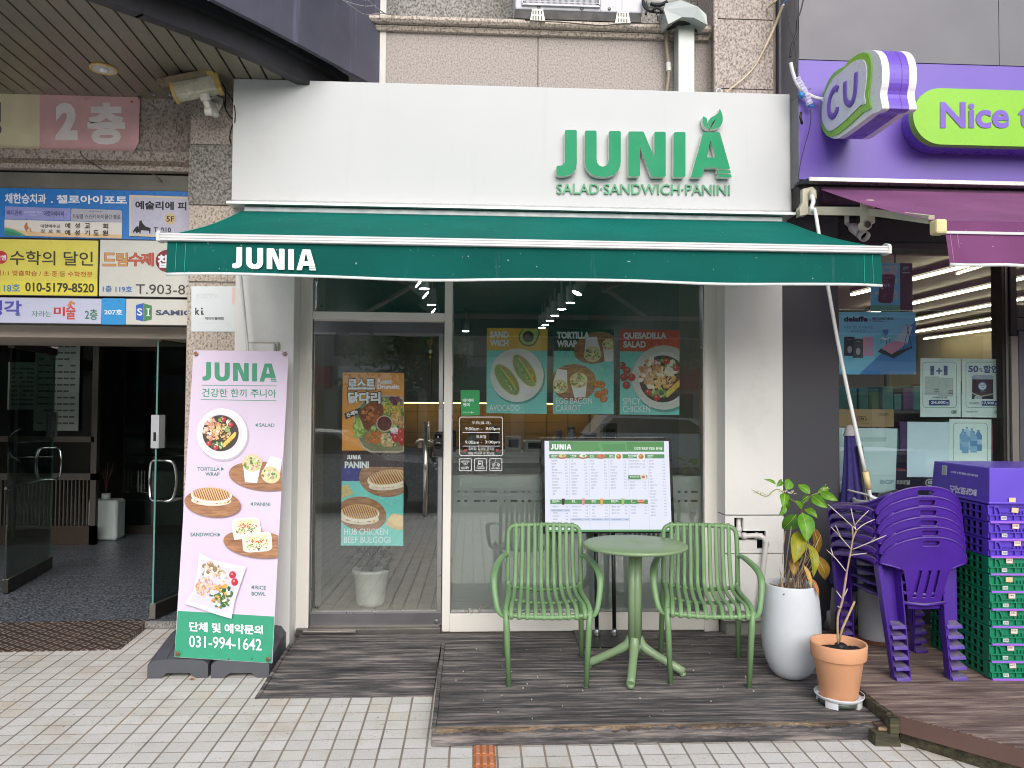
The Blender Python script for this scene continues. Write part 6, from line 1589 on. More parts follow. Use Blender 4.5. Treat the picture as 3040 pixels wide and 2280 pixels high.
# small litter: red-brown leaf scraps and crumbs on paving
lf_ = MB()
for (u, v, f_) in ((568, 2021, PG), (2648, 2205, PG), (1918, 1908, PD)):
    p = f_(u, v)+Vector((0, 0, .006)); lf_.poly([p+Vector((-.016, 0, 0)), p+Vector((0, -.008, .006)), p+Vector((.018, .002, .0)), p+Vector((.004, .012, .008))], M('leaf_scrap', '#9a5a30', .8))
for k in range(60):
    u, v = random.uniform(1000, 2300), random.uniform(1900, 2140); p = PD(u, v); 
    if p.y < -1.4 or p.x < -.1: continue
    p = p+Vector((0, 0, .0035)); s_ = random.uniform(.0015, .0035); lf_.box(p.x-s_, p.x+s_, p.y-s_, p.y+s_, p.z-.002, p.z+s_, ink('#b8b2aa'))
tag(lf_.build('litter'), 'fallen leaf scraps and pale crumbs scattered over the deck', 'litter', kind='stuff')

# ================================================================ CONVENIENCE STORE on the right
store = thing('convenience_store', (3.2, -.1, .145), 'convenience store on the right with dark column and violet fascia', 'shop')
char = M('charcoal_paint', '#3c3c42', .5, var=.05, vs=1.5, dirt=.04)
char2 = M('charcoal_header', '#2d2d30', .55, var=.06)
vio = M('violet_panel', '#6b55ac', .38, var=.05, vs=1.0, dirt=.05)
gpn = M('grey_panel', '#66656b', .42, var=.06, vs=1.5, dirt=.10)
KCU = 760/2101
CX = 2.040; CY = -.42
zv0, zv1 = Z_(536, CY, 2500), Z_(178, CY, 2400)
b = MB(); b.box(2.0215, X_(2490.5, -.20), -.20, .1, .10, Z_(640, -.2, 2400), char); b.build('column', store, bevel=.004)
b = MB(); b.box(CX, 6.5, CY, -.13, zv0, zv1, vio); b.build('violet_fascia', store, bevel=.003)
b = MB()
for x0, x1 in ((CX+.002, 3.35), (3.354, 6.5)): b.box(x0, x1, CY-.004, -.12, zv1+.002, 5.4, gpn)
b.build('grey_fascia', store)
b = MB(); b.box(CX-.003, CX-.0005, CY+.002, -.10, zv0-.03, 5.4, M('fascia_return', '#6b6a70', .5, dirt=.1)); b.box(2.0215, CX, -.16, .1, 2.4, 5.4, M('fascia_return')); b.build('side_return', store)
stp = PY(2402, 537, -.47)
b = MB(); b.box(stp.x, 6.5, -.475, -.40, Z_(543.5, -.475, 2700), Z_(531, -.475, 2700), M('silver_trim', '#c4c2bd', .3, .5, var=.04)); b.build('silver_trim', store, bevel=.002)
b = MB(); b.prism([PY(2366, 541, -.425), PY(2398, 529, -.475), PY(2403, 543, -.475), PY(2366, 548, -.425)], (0, .05, 0), M('trim_end', '#2b2e33', .5)); b.build('trim_end', store)
zsof = Z_(632, -.30, 2514)
b = MB(); b.box(CX+.002, 6.5, -.40, .1, zsof, zv0-.002, M('soffit_black', '#141416', .6)); b.box(CX, 6.5, -.16, .1, Z_(716, -.16, 2700), zsof-.002, char2)
b.box(2.39, 6.5, -.12, .1, Z_(738, -.12, 2700), Z_(716, -.16, 2700)-.002, M('header_frame', '#4b494b', .4, .4)); b.build('header', store)
# shop window
GX0, GX1 = 2.39, X_(2976, -.06)
zg1 = Z_(738, -.12, 2700)
g2 = glass('store_glass', (.94, .985, .975), .08, 3.8, .012)
b = MB(); b.box(GX0, GX1, -.036, -.03, .42, zg1, g2); b.build('window_pane', store)
b = MB(); b.box(GX0, GX1, -.08, .05, .145, .42, char2); b.build('stall_riser', store)
b = MB()
for u0, u1, m in ((2976, 2984, M('mullion_dark', '#35322f', .4, .5)), (2984, 2992, steel), (2992, 3002, M('mullion_dark'))): b.box(X_(u0, -.09), X_(u1, -.09)-.0005, -.09-.004*(u0 % 3), .02, .145, zg1, m)
b.box(X_(3002, -.12), X_(3020, -.12), -.12, .02, Z_(995, -.12, 3010), zg1, M('soffit_black')); b.box(X_(3002, -.12), X_(3022, -.12), -.12, .02, .145, Z_(997, -.12, 3010), steel)
b.box(X_(3021, -.10), 4.2, -.10, .02, Z_(941, -.10, 3030), Z_(906, -.10, 3030), M('header_frame')); b.box(X_(3021, -.10), 4.2, -.098, .02, Z_(980, -.10, 3030), Z_(943, -.10, 3030), M('header_frame'))
b.box(X_(3024, -.08), X_(3040, -.08)+.02, -.08, .02, .145, Z_(982, -.08, 3030), M('door_slate', '#5b6068', .4, .4)); b.build('window_frame', store)
b = MB(); b.box(GX1+.1, 4.6, -.04, -.03, Z_(905, -.10, 3030), zg1, g2); b.build('transom_pane', store)
# interior
b = MB(); ci = M('store_ceiling', '#8a8375', .7, var=.05)
b.box(2.2, 7.5, 0, 9, 2.78, 2.84, ci); b.build('inside_ceiling', store)
b = MB(); wi = M('store_wall', '#b7a98a', .7, var=.05); b.box(2.2, 7.5, 8, 8.1, .1, 2.78, wi); b.box(2.2, 2.26, .05, 8, .1, 2.78, wi); b.box(7.4, 7.5, 0, 8, .1, 2.78, wi); b.box(3.4, 3.9, 5.2, 8, .1, 2.78, wi); b.build('inside_wall', store)
b = MB(); b.box(2.2, 7.5, -.03, 9, .10, .145, fl); b.build('inside_floor', store)
tubes = [((2709, 829.5), (2874, 788)), ((2709, 901), (2974, 840.5)), ((2719, 948.5), (2975, 899)), ((2719, 984.7), (2975, 941)), ((2787, 1000), (2975, 974))]
tl_m = M('led_tube', '#fff0d0', emit=9)
for i, (a, c) in enumerate(tubes):
    A_ = PZ(*a, 2.70); C_ = PZ(*c, 2.70); d_ = (C_-A_).normalized()
    A2 = A_-d_*(.9 if i < 2 else .35); C2_ = C_+d_*1.6
    k = thing('ceiling_light', (A_+C_)/2, '', 'light', 'long ceiling lights in the store')
    k['label'] = ['nearest long glowing ceiling light behind the store window', 'second long glowing ceiling light from the store window', 'third long glowing ceiling light from the store window', 'fourth long glowing ceiling light from the store window', 'farthest and shortest glowing ceiling light in the store'][i]
    MB().tube([A2, C2_], .015, tl_m, 4, smooth=False, up=(0, 0, 1)).build('tube', k)
    MB().tube([A2+Vector((0, 0, .045)), C2_+Vector((0, 0, .045))], .030, M('light_rail', '#3a3833', .6), 4, smooth=False, up=(0, 0, 1)).build('rail', k)
MB_ = MB(); p = PY(2902, 1005, 7.6); k = thing('dome_camera', p, 'small white dome camera on the far wall inside the store', 'camera')
MB_.lathe([(.0, -.10), (.06, -.08), (.085, -.02), (.085, .03), (0, .03)], M('dark_dome', '#1a1a1a', .1), p, 20, axis=(-.2, -1, -.3)); MB_.build('dome', k)
MB().lathe([(.09, -.02), (.12, .0), (.12, .05), (0, .06)], white_p, p, 20, axis=(-.2, -1, -.3)).build('housing', k)
# shelf of goods glimpsed through the glass
k = thing('display_shelf', (3.3, 1.2, .145), 'shelving full of goods dimly seen behind the store window', 'shelf')
b = MB(); shm = M('shelf_grey', '#4a4a48', .5)
for z in (.5, .85, 1.2, 1.55): b.box(2.3, 5.2, 1.2, 1.6, z, z+.025, shm)
for x in (2.32, 3.7, 5.1): b.box(x, x+.04, 1.56, 1.6, .145, 1.9, shm)
b.box(2.3, 5.2, 1.6, 1.62, .145, 1.72, shm); b.build('shelf_frame', k)
b = MB(); gc = ['#2f6f45', '#5a3f7a', '#31508a', '#b5702f', '#b0a23a', '#a23a30', '#7a6a50', '#3f8a8a', '#c9c3b5', '#454a55', '#8a3a5a']
for z in (.525, .875, 1.225, 1.575):
    x = 2.36
    while x < 5.1:
        w = random.uniform(.07, .17); h = random.uniform(.14, .28); b.box(x, x+w*.92, 1.22+random.random()*.05, 1.5, z, z+h, M('goods_'+random.choice(gc)[1:], random.choice(gc), .5, var=.2, vs=12)); x += w
tag(b.build('goods', bevel=.008), 'indistinct coloured packets on the shelves behind the store window', 'goods', kind='stuff')
KQ = 400/2212
def qz(Y): return Z(2440, 1200, KQ, Y)
k = thing('cardboard_box', qz(.12)(720, 370), 'brown cardboard box with a framed emblem behind the store window', 'box')
b = MB(); P0, P1 = qz(.12)(200, 370), qz(.12)(1180, 85); b.box(P0.x, P1.x, .12, .45, P0.z, P1.z, M('cardboard', '#a58a62', .8, var=.05)); S = Sheet(b, qz(.1195)); cbk = ink('#3d3022')
S.rline(585, 200, 718, 278, 12, 8, cbk); S.text('SM', 612, 690, 262, 46, cbk, .03); S.text('PRO', 726, 790, 264, 30, cbk); S.text('가정용품', 640, 775, 330, 24, cbk); S.rline(928, 150, 1086, 192, 6, 5, cbk); S.text('취급주의', 950, 1066, 184, 24, cbk, .02)
b.build('carton', k)
b = MB(); b.box(GX0, GX1, .5, .55, .42, 1.12, M('low_partition', '#3a3c3d', .5)); b.build('low_partition', store)
# prints on the store window
PYs = -.024
pz_ = Z(2440, 500, 600/1244, PYs)
def sheet_thing(name, quad, pt, col, label, cat='poster', inc=.00015):
    b = MB(); P = [pt(*q) for q in quad]; b.prism(P, (0, .0015, 0), M('sheet_'+col[1:], col, .5, var=.03)); return b, Sheet(b, pt, (0, -1, 0), inc)
b, S = sheet_thing('poster', [(106, 883), (576, 884), (580, 1268), (106, 1268)], pz_, '#80cbe6', '')
S.up(); S.poly([(577, 938), (580, 1268), (228, 1268)], M('print_blue', '#3f86c8', .4, var=.03))
nb = ink('#17202b'); S.text('delaffe', 134, 282, 944, 34, nb, .05); S.line([(291, 930), (301, 942)], 2, nb); S.line([(301, 930), (291, 942)], 2, nb); S.text('MR.DONOTHING.', 311, 443, 932, 15, nb, .03); S.rect(311, 937, 370, 938.5, nb); S.rect(311, 942, 382, 943.5, nb)
S.text('지루한 일상 속 나를 위한', 134, 316, 987, 19, ink('#2a6a92'), .0); S.text('델라페 한잔!', 180, 270, 1011, 18, ink('#2a6a92'), .0)
for x, y, cc in ((136, 1036, '#2b2536'), (188, 1048, '#141418'), (252, 1036, '#d38fae')): S.rrect(x, y, x+66, y+118, 5, ink(cc)); S.rect(x+20, y+16, x+46, y+20, ink('#8a8694')); S.ell(x+34, y+78, 14, 22, ink('#a9a7b0'))
# sun lounger with drink (no figure)
S.poly([(344, 1130), (420, 1160), (440, 1170), (550, 1105), (545, 1098), (425, 1138), (360, 1108)], ink('#1c2530')); S.poly([(362, 1105), (440, 1060), (525, 1075), (428, 1145)], ink('#d38fae')); S.poly([(440, 1060), (520, 960), (556, 975), (525, 1075)], ink('#b9c9d8')); S.line([(520, 960), (552, 1110)], 4, nb); S.line([(535, 965), (500, 1110)], 3, nb)
S.poly([(354, 1047), (385, 1034), (424, 1042), (392, 1057)], ink('#dfe6ea')); S.line([(362, 1050), (362, 1078)], 3, nb); S.line([(395, 1056), (395, 1082)], 3, nb); S.line([(416, 1046), (416, 1070)], 3, nb)
S.poly([(374, 993), (408, 993), (404, 1022), (392, 1028), (380, 1022)], ink('#2f7fc0')); S.line([(380, 975), (388, 1000)], 3, ink('#dfe6ea')); S.rect(389, 1026, 393, 1040, ink('#2f7fc0')); S.rect(380, 1038, 402, 1042, ink('#2f7fc0'))
for q in ((116, 890), (568, 892), (116, 1260), (568, 1262)): S.ell(q[0], q[1], 6, 6, ink('#9fb9c4'))
tag(b.build('poster', fix=False, loc=pz_(342, 1268)), 'square pale and deep blue drink poster on the store window', 'poster')
pz2 = Z(2440, 500, 600/1244, .03)
b, S = sheet_thing('poster', [(300, 580), (482, 584), (482, 882), (300, 882)], pz2, '#45b8dd', '')
S.up(); S.rect(302, 842, 482, 882, ink('#3aa98a')); lgw = ink('#aeb7bd')
S.text('ICE', 330, 466, 655, 58, lgw, .09); S.text('THE', 400, 466, 706, 28, lgw, .06); S.text('get', 315, 468, 820, 80, lgw, .09)
S.poly([(362, 660), (452, 660), (436, 820), (420, 830), (360, 828), (344, 815)], ink('#241622')); S.ell(406, 660, 46, 13, ink('#8a86a2')); S.ell(406, 661, 41, 9, ink('#3a1626')); S.blobs(400, 730, 36, 80, 40, ['#4a1c34', '#6a2a3e', '#2f1a3a', '#8a3a44'], 4, 12); S.text('get', 360, 418, 742, 36, ink('#b5a3c4'), .0)
tag(b.build('poster', fix=False, loc=pz2(390, 882)), 'blue iced drink poster hanging behind the green awning corner', 'poster')
b, S = sheet_thing('hanging_sign', [(480, 583), (552, 583), (557, 590), (559, 882), (482, 882)], pz2, '#08080a', '')
S.text('get', 498, 536, 626, 24, ink('#6fb3c9'), .0); S.rect(493, 640, 541, 644, ink('#c9ced2')); b.tube([pz2(450, 582), pz2(450, 505)], .004, dk, 6); b.pbox(2440+415*.4823, 500+495*.4823, 2440+497*.4823, 500+510*.4823, .02, .03, dk)
tag(b.build('hanging_sign', fix=False, loc=pz2(520, 882)), 'narrow black hanging sign beside the blue iced drink poster', 'sign')
p2 = Z(2740, 760, 300/830, PYs)
mint = '#d8e8e3'; grn2 = ink('#5d8a6b'); nvy = ink('#27407f')
def cu_badge(S, x, y, s_, m, bg_):
    S.rline(x-s_, y-s_*.62, x+s_, y+s_*.62, s_*.55, s_*.16, m); S.text('cu', x-s_*.62, x+s_*.62, y+s_*.33, s_*.66, m, .07)
b, S = sheet_thing('poster', [(-20, 838), (310, 842), (310, 1322), (-22, 1322)], p2, mint, '')
S.rline(-1, 872, 275, 1246, 28, 4, grn2); S.text('1', 60, 92, 980, 78, nvy, .09); S.rect(106, 938, 158, 950, nvy); S.rect(126, 918, 138, 970, nvy); S.text('1', 170, 202, 980, 78, nvy, .09)
for x in (14, 128):
    S.rect(x, 990+(x > 100)*12, x+118, 1140+(x > 100)*12, ink('#a3b2b0')); S.rect(x+6, 996+(x > 100)*12, x+112, 1132+(x > 100)*12, ink('#b5c3c0')); S.blobs(x+42, 1045, 30, 42, 50, ['#8b9a98', '#9aa9a7', '#c3cfcc'], 2, 5); S.text('나무야', x+78, x+118, 1104+(x > 100)*12, 16, ink('#3d4a4a'), .05); S.text('나무야', x+78, x+118, 1122+(x > 100)*12, 14, ink('#3d4a4a'), .05); S.rect(x+68, 990, x+70, 1135, ink('#97a6a4'))
S.text('나무야클린3겹 24롤', 70, 196, 1170, 15, ink('#4d5a58'), .02); S.rrect(48, 1182, 216, 1228, 5, nvy); S.text('24,000', 66, 184, 1218, 28, wh, .035); S.text('원', 188, 206, 1218, 20, wh, .02); cu_badge(S, 253, 1281, 22, ink('#4d7a5f'), mint)
tag(b.build('poster', fix=False, loc=p2(145, 1322)), 'pale one-plus-one tissue offer sheet on the store window', 'poster')
b, S = sheet_thing('poster', [(322, 842), (659, 847), (660, 1328), (320, 1324)], p2, mint, '')
S.rline(353, 872, 628, 1246, 28, 4, grn2); S.text('50', 372, 456, 955, 55, nvy, .04); S.text('%', 462, 490, 952, 32, nvy, .01); S.text('할인', 496, 618, 960, 62, nvy, .03)
S.poly([(405, 985), (440, 976), (560, 978), (576, 990), (578, 1175), (402, 1175)], ink('#2b2230')); S.poly([(402, 985), (440, 976), (560, 978), (576, 990), (576, 1014), (402, 1012)], ink('#9fb3c9')); S.ell(488, 1070, 36, 36, ink('#3f8fc4')); S.ell(488, 1070, 28, 28, ink('#d3dfe6')); S.text('깨끗한', 468, 508, 1068, 12, nvy, .04); S.text('나라', 474, 502, 1086, 12, nvy, .04); S.text('화장지', 466, 512, 1120, 9, ink('#b9a9b9')); S.poly([(402, 1118), (470, 1150), (578, 1128), (578, 1136), (470, 1160), (402, 1130)], ink('#b5a58f')); S.ell(452, 1165, 32, 22, ink('#aebcc4'), clip=(404, 1140, 500, 1175))
S.text('35,800', 376, 460, 1221, 22, ink('#3f4a58'), .0); S.rrect(480, 1190, 612, 1230, 5, nvy); S.text('17,900', 486, 582, 1222, 26, wh, .035); S.text('원', 588, 604, 1222, 18, wh, .02); S.text('재고소진시까지', 350, 446, 1287, 16, ink('#4d5a58'), .02); cu_badge(S, 607, 1283, 22, ink('#4d7a5f'), mint)
tag(b.build('poster', fix=False, loc=p2(490, 1326)), 'pale half-price toilet-roll offer sheet on the store window', 'poster')
b, S = sheet_thing('poster', [(217, 1338), (562, 1342), (560, 1900), (214, 1900)], p2, mint, '')
S.rline(250, 1372, 530, 1880, 28, 4, grn2); bt = ['#6f9fc9', '#8ab3d3', '#5a8ab8', '#a9c9df']
for i, (x, y) in enumerate(((330, 1425), (400, 1420), (455, 1432), (360, 1408), (345, 1450), (415, 1445))):
    S.poly([(x-9, y), (x+9, y), (x+9, y+10), (x+30, y+45), (x+27, y+170), (x-27, y+170), (x-30, y+45), (x-9, y+10)], ink(bt[i % 4])); S.rect(x-29, y+75, x+29, y+115, ink(bt[(i+1) % 4])); S.rect(x-8, y-4, x+8, y+4, ink('#3f72a8'))
tag(b.build('poster', fix=False, loc=p2(390, 1640)), 'pale water-bottle offer sheet partly behind the stacked crates', 'poster')
q_ = qz(PYs)
b, S = sheet_thing('poster', [(1405, 288), (2086, 296), (2092, 1200), (1398, 1195)], q_, '#c9dde6', '')
tag(b.build('poster', fix=False, loc=q_(1745, 1195)), 'blank pale blue sheet back on the store window beside the bottle offer', 'poster')
b, S = sheet_thing('poster', [(200, 380), (1240, 400), (1205, 1450), (200, 1450)], q_, '#bdd0d1', '')
S.rect(460, 540, 1062, 612, ink('#a7bbbc')); S.line([(460, 612), (1200, 612)], 3, ink('#b9c6c4')); S.line([(780, 1168), (1200, 1172)], 3, ink('#8fa3a6')); S.text('BGF', 950, 1190, 1310, 70, ink('#8ba0a4'), .06)
tag(b.build('poster', fix=False, loc=q_(720, 1450)), 'large blank grey-green sheet back behind the white crank rod', 'poster')
b = MB(); S = Sheet(b, qz(-.0375)); lw_ = ink('#8e9a9a'); S.text('리테일', 1228, 1446, 1320, 74, lw_, .02); S.rline(1704, 1240, 1872, 1336, 45, 16, lw_); S.text('cu', 1735, 1842, 1312, 52, lw_, .07)
tag(b.build('window_lettering', fix=False, loc=qz(-.0375)(1550, 1330)), 'small grey window lettering with a rounded badge above the stacked chairs', 'lettering')

# ---------------------------------------------------------------- projecting bubble sign, lime pill sign
BX = 2.189
bz_ = lambda x, y, X=BX: PX(2280+x*KCU, y*KCU, X)
lime = M('lime', '#7fbb20', .32, var=.03); lilw = M('bubble_white', '#d3d1e0', .3, var=.03); wht = M('sign_white', '#dedce0', .32, var=.03); vio2 = M('sign_violet', '#6a4cb8', .3, var=.04)
bub = thing('projecting_sign', bz_(650, 1100), 'violet and white speech-bubble sign with lime rim sticking out of the store wall', 'sign')
OUT = [(440, 930), (446, 830), (470, 735), (505, 650), (545, 590), (600, 555), (632, 535), (660, 528), (700, 475), (740, 440), (790, 415), (845, 412), (885, 425), (918, 470), (937, 560), (935, 680), (920, 772), (935, 862), (934, 895), (905, 918), (850, 935), (800, 975), (700, 1050), (610, 1115), (560, 1138), (515, 1130), (470, 1100), (448, 1040)]
GRO = [(440, 920), (448, 830), (470, 745), (505, 662), (545, 605), (600, 565), (618, 556), (648, 536), (660, 512), (700, 478), (745, 448), (790, 432), (830, 440), (850, 480), (858, 570), (845, 690), (835, 770), (845, 845), (855, 885), (830, 905), (780, 930), (700, 1005), (610, 1080), (560, 1110), (510, 1122), (470, 1085), (446, 1030)]
INN = [(458, 920), (466, 840), (490, 760), (525, 690), (565, 630), (610, 598), (640, 570), (660, 552), (700, 520), (745, 495), (790, 490), (815, 515), (828, 580), (820, 700), (808, 775), (815, 850), (780, 862), (740, 900), (680, 960), (600, 1030), (550, 1065), (515, 1075), (485, 1040), (464, 990)]
sp = lambda L: [(p.x, p.y) for p in spline([(x, y, 0) for x, y in L], 3, True)]
x_ax = Vector((1, 0, 0))
def bub_layer(L, X0, X1, m, name, side=None):
    b = MB(); base = [bz_(*p) for p in sp(L)]; b.prism([p+x_ax*X0 for p in base], x_ax*(X1-X0), m, side or m); return b.build(name, bub, bevel=.004)
bub_layer(OUT, .0, .040, wht, 'white_rim'); bub_layer(OUT, .0405, .150, vio2, 'violet_body'); bub_layer(OUT, .1505, .192, wht, 'white_rim'); bub_layer(OUT, .108, .111, M('seam_dark', '#3a2a70', .4), 'seam')
bub_layer(GRO, -.008, -.0005, lime, 'lime_rim'); bub_layer(INN, -.014, -.0085, lilw, 'face')
def stroke(pts, w, X, m, name):
    S = MB(); P = [bz_(p.x, p.y) for p in spline([(x, y, 0) for x, y in pts], 4)]
    S.tube([p+x_ax*X for p in P], w, m, 10, flat=(1, .45), up=(1, 0, 0)); return S.build(name, bub)
stroke([(595, 735), (580, 724), (555, 745), (530, 810), (522, 880), (530, 940), (555, 955), (585, 915), (592, 880)], .019, -.016, M('letter_violet', '#6a4cb0', .45), 'letter')
stroke([(654, 675), (654, 770), (662, 830), (690, 856), (715, 835), (735, 770), (742, 690), (745, 598)], .019, -.016, M('letter_violet'), 'letter')
MB().tube([bz_(455, 1100)+x_ax*.1, bz_(455, 1100)+x_ax*.1+Vector((0, .08, 0))], .02, vio2, 8).build('bracket', bub)
pill = thing('pill_sign', (4.0, -.5, Z_(345, -.5, 2900)), 'lime green pill-shaped sign with violet lettering on the violet fascia', 'sign')
def pillpts(Y, u0, v0, v1, inset=0):
    a = PY(u0, (v0+v1)/2, Y); z1_, z0_ = PY(u0+90, v0, Y).z, PY(u0+90, v1, Y).z; r_ = (z1_-z0_)/2; zc = (z1_+z0_)/2; x0 = a.x+r_; x1 = 6.2
    r_ -= inset
    return [Vector((x0+r_*cos(t), Y, zc+r_*sin(t))) for t in [pi/2+pi*i/20 for i in range(21)]]+[Vector((x1, Y, zc-r_)), Vector((x1, Y, zc+r_))]
b = MB(); b.prism(pillpts(-.60, 2711, 262, 429), (0, .05, 0), lime); b.build('face', pill, bevel=.012, seg=3)
b = MB(); b.prism(pillpts(-.55, 2711, 268, 436), (0, .125, 0), vio2); b.build('body', pill)
b = MB(); S = Sheet(b, lambda x, y: bz2(x, y), (0, -1, 0), .0005)
bz2 = lambda x, y: PY(2280+x*KCU, y*KCU, -.6035)
S.up(); S.text('Nice to CU', 1415, 2830, 1052, 218, M('letter_violet2', '#7355b8', .5), .028); b.build('lettering', pill)
# ---------------------------------------------------------------- purple awning
pa = thing('purple_awning', (4, -1.0, 2.47), 'purple fabric awning of the convenience store, seen from its left end', 'awning')
AX = 2.161; b0 = Vector((AX, -.45, 2.956)); f0 = PX(2770, 655, AX); v0_ = PX(2786, 690, AX); v1_ = PX(2797, 780, AX)
mauve = cloth('mauve_cloth', '#8a5880', .25, '#a98aa4'); mauve2 = cloth('mauve_valance', '#7a4872', .15, '#8a5a80')
b = MB(); NX, NY = 30, 8
pp_ = lambda i, j: Vector((AX+(6.3-AX)*i/NX, b0.y+(f0.y-b0.y)*j/NY, b0.z+(f0.z-b0.z)*j/NY-.014*sin(pi*j/NY)))
b.add([pp_(i, j) for j in range(NY+1) for i in range(NX+1)], [(j*(NX+1)+i, j*(NX+1)+i+1, (j+1)*(NX+1)+i+1, (j+1)*(NX+1)+i) for j in range(NY) for i in range(NX)], mauve, True); b.build('canopy_cloth', pa)
b = MB(); Yv = f0.y-.012
b.box(AX+.045, 6.3, Yv-.004, Yv+.03, v0_.z+.012, f0.z-.004, mauve2); b.build('front_bar', pa, bevel=.003)
b = MB(); b.box(AX+.04, 6.3, Yv-.012, Yv+.02, v0_.z, v0_.z+.0125, M('bar_alu')); b.build('bar_edge', pa)
b = MB(); NX = 60
vv = lambda i, j: Vector((AX+.05+(6.3-AX)*i/NX+.010*j/3, Yv-.004-.014*(j/3)*(1+.8*sin(i*.9)), v0_.z+(v1_.z-v0_.z)*j/3-.004*(j/3)*sin(i*1.1)))
b.add([vv(i, j) for j in range(4) for i in range(NX+1)], [(j*(NX+1)+i, j*(NX+1)+i+1, (j+1)*(NX+1)+i+1, (j+1)*(NX+1)+i) for j in range(3) for i in range(NX)], mauve2, True)
for k_ in (.02, .055): b.tube([Vector((vv(0, j).x+k_, vv(0, j).y-.002, vv(0, j).z)) for j in range(4)], .0016, ink('#a57aa0', .7), 4)
b.build('valance', pa)
MB().tube([vv(i, 3) for i in range(NX+1)], .0085, M('hem_white'), 6, flat=(.5, 1)).build('hem', pa)
bei = M('arm_beige', '#bfb8a3', .45, var=.05, dirt=.15)
b = MB(); e0 = PX(2778, 668, AX+.03); b.box(e0.x-.04, e0.x+.015, Yv-.03, Yv+.03, v0_.z-.004, f0.z+.0, M('cap_cream', '#d3c590', .45)); b.build('end_cap', pa, bevel=.01)
b = MB(); b.tube([(AX+.02, -.40, 2.93), (6.3, -.40, 2.93)], .055, M('roller_mauve', '#4a2c46', .7), 18); b.build('roller', pa)
b = MB(); 
b.prism([PY(u, v, -.44) for u, v in ((2383, 561), (2412, 554), (2424, 566), (2418, 590), (2400, 592), (2398, 636), (2376, 640), (2374, 620), (2383, 600))], (0, .06, 0), bei); b.tube([PY(2412, 566, -.46), PY(2414, 592, -.47)], .022, bei, 12); b.build('end_bracket', pa, bevel=.006)
a1, a2, a3 = PY(2400, 626, -.42), PY(2575, 628, -.80), PX(2765, 652, AX+.02)
b = MB(); b.tube([a1, a2], .030, bei, 4, smooth=False, flat=(.8, 1.15), up=(0, 0, 1)); b.tube([a2, a3], .024, bei, 4, smooth=False, flat=(.8, 1.15), up=(0, 0, 1)); b.build('folding_arm', pa)
b = MB(); b.tube([a2+Vector((0, 0, -.07)), a2+Vector((0, 0, .06))], .040, bei, 14); b.tube([a2+Vector((-.02, -.035, -.085)), a2+Vector((-.02, .02, -.085))], .03, bei, 12); b.lathe([(0, 0), (.02, 0), (.02, .006)], steel_dull, a2+Vector((-.02, -.043, -.085)), 16, axis=(0, 1, 0)); b.build('elbow', pa, bevel=.004)
ck = thing('awning_crank', PY(2578, 1410, -.80), 'white crank rod with cream grip hanging in front of the store window', 'crank')
KT = 500/2212
tz = lambda x, y, Y: PY(2340+x*KT, 520+y*KT, Y)
rod = M('rod_white')
b = MB(); b.tube(spline([tz(310, 270, -.52), tz(330, 350, -.55), tz(310, 420, -.58), tz(325, 480, -.60), tz(345, 440, -.62)], 4), .013, rod, 10)
b.tube(spline([tz(345, 440, -.62), tz(370, 560, -.64), tz(395, 720, -.68), PY(2457, 845, -.70), PY(2500, 1080, -.75), PY(2568, 1398, -.80)], 4), .0105, rod, 10); b.build('rod', ck)
b = MB(); b.tube([PY(2569, 1400, -.80), PY(2580, 1452, -.80)], .0165, M('grip_cream', '#d3bf8c', .5, var=.06), 12); b.build('grip', ck)
b = MB(); b.tube(spline([PY(2580, 1452, -.80), PY(2583, 1470, -.80), PY(2592, 1478, -.81), PY(2626, 1488, -.84), PY(2650, 1495, -.85)], 4), .0105, rod, 10); b.build('crank_handle', ck)
# bullet camera under the soffit
cc = thing('security_camera', tz(770, 500, -.30), 'white bullet camera hanging under the purple awning', 'camera')
b = MB(); c0 = tz(768, 505, -.30); b.lathe([(.028, 0), (.028, -.012), (.012, -.016)], white_p, (c0.x, c0.y, zsof), 20); b.tube([(c0.x, c0.y, zsof-.01), tz(770, 640, -.30)], .0145, white_p, 12); b.tube([tz(770, 635, -.30), tz(820, 670, -.33)], .013, white_p, 12); b.build('bracket', cc)
b = MB(); h0, h1 = tz(825, 665, -.33), tz(960, 770, -.42); ax_ = (h1-h0).normalized(); b.lathe([(0, 0), (.022, .002), (.030, .02), (.032, .03), (.032, (h1-h0).length)], white_p, h0, 24, axis=ax_); b.build('body', cc)
b = MB(); b.lathe([(.034, 0), (.034, .05), (.031, .05), (.031, .0)], white_p, h1-ax_*.004, 24, axis=ax_); b.lathe([(0, .0), (.03, .0)], M('lock_gloss'), h1+ax_*.01, 24, axis=ax_); b.build('visor', cc)
cw = MB(); blkc = M('black_cable', '#121214', .5)
cw.tube(spline([tz(180, 530, -.18), tz(200, 590, -.19), tz(260, 640, -.19), tz(340, 640, -.19)], 4), .004, blkc, 6); cw.tube(spline([tz(1120, 640, -.20), tz(1040, 720, -.2), tz(820, 765, -.2), tz(640, 830, -.2)], 4), .005, blkc, 6); cw.tube([tz(893, 520, -.2), tz(893, 610, -.2)], .004, blkc, 5)
tag(cw.build('camera_cable'), 'loose black cables looping along the dark header under the purple awning', 'cable')

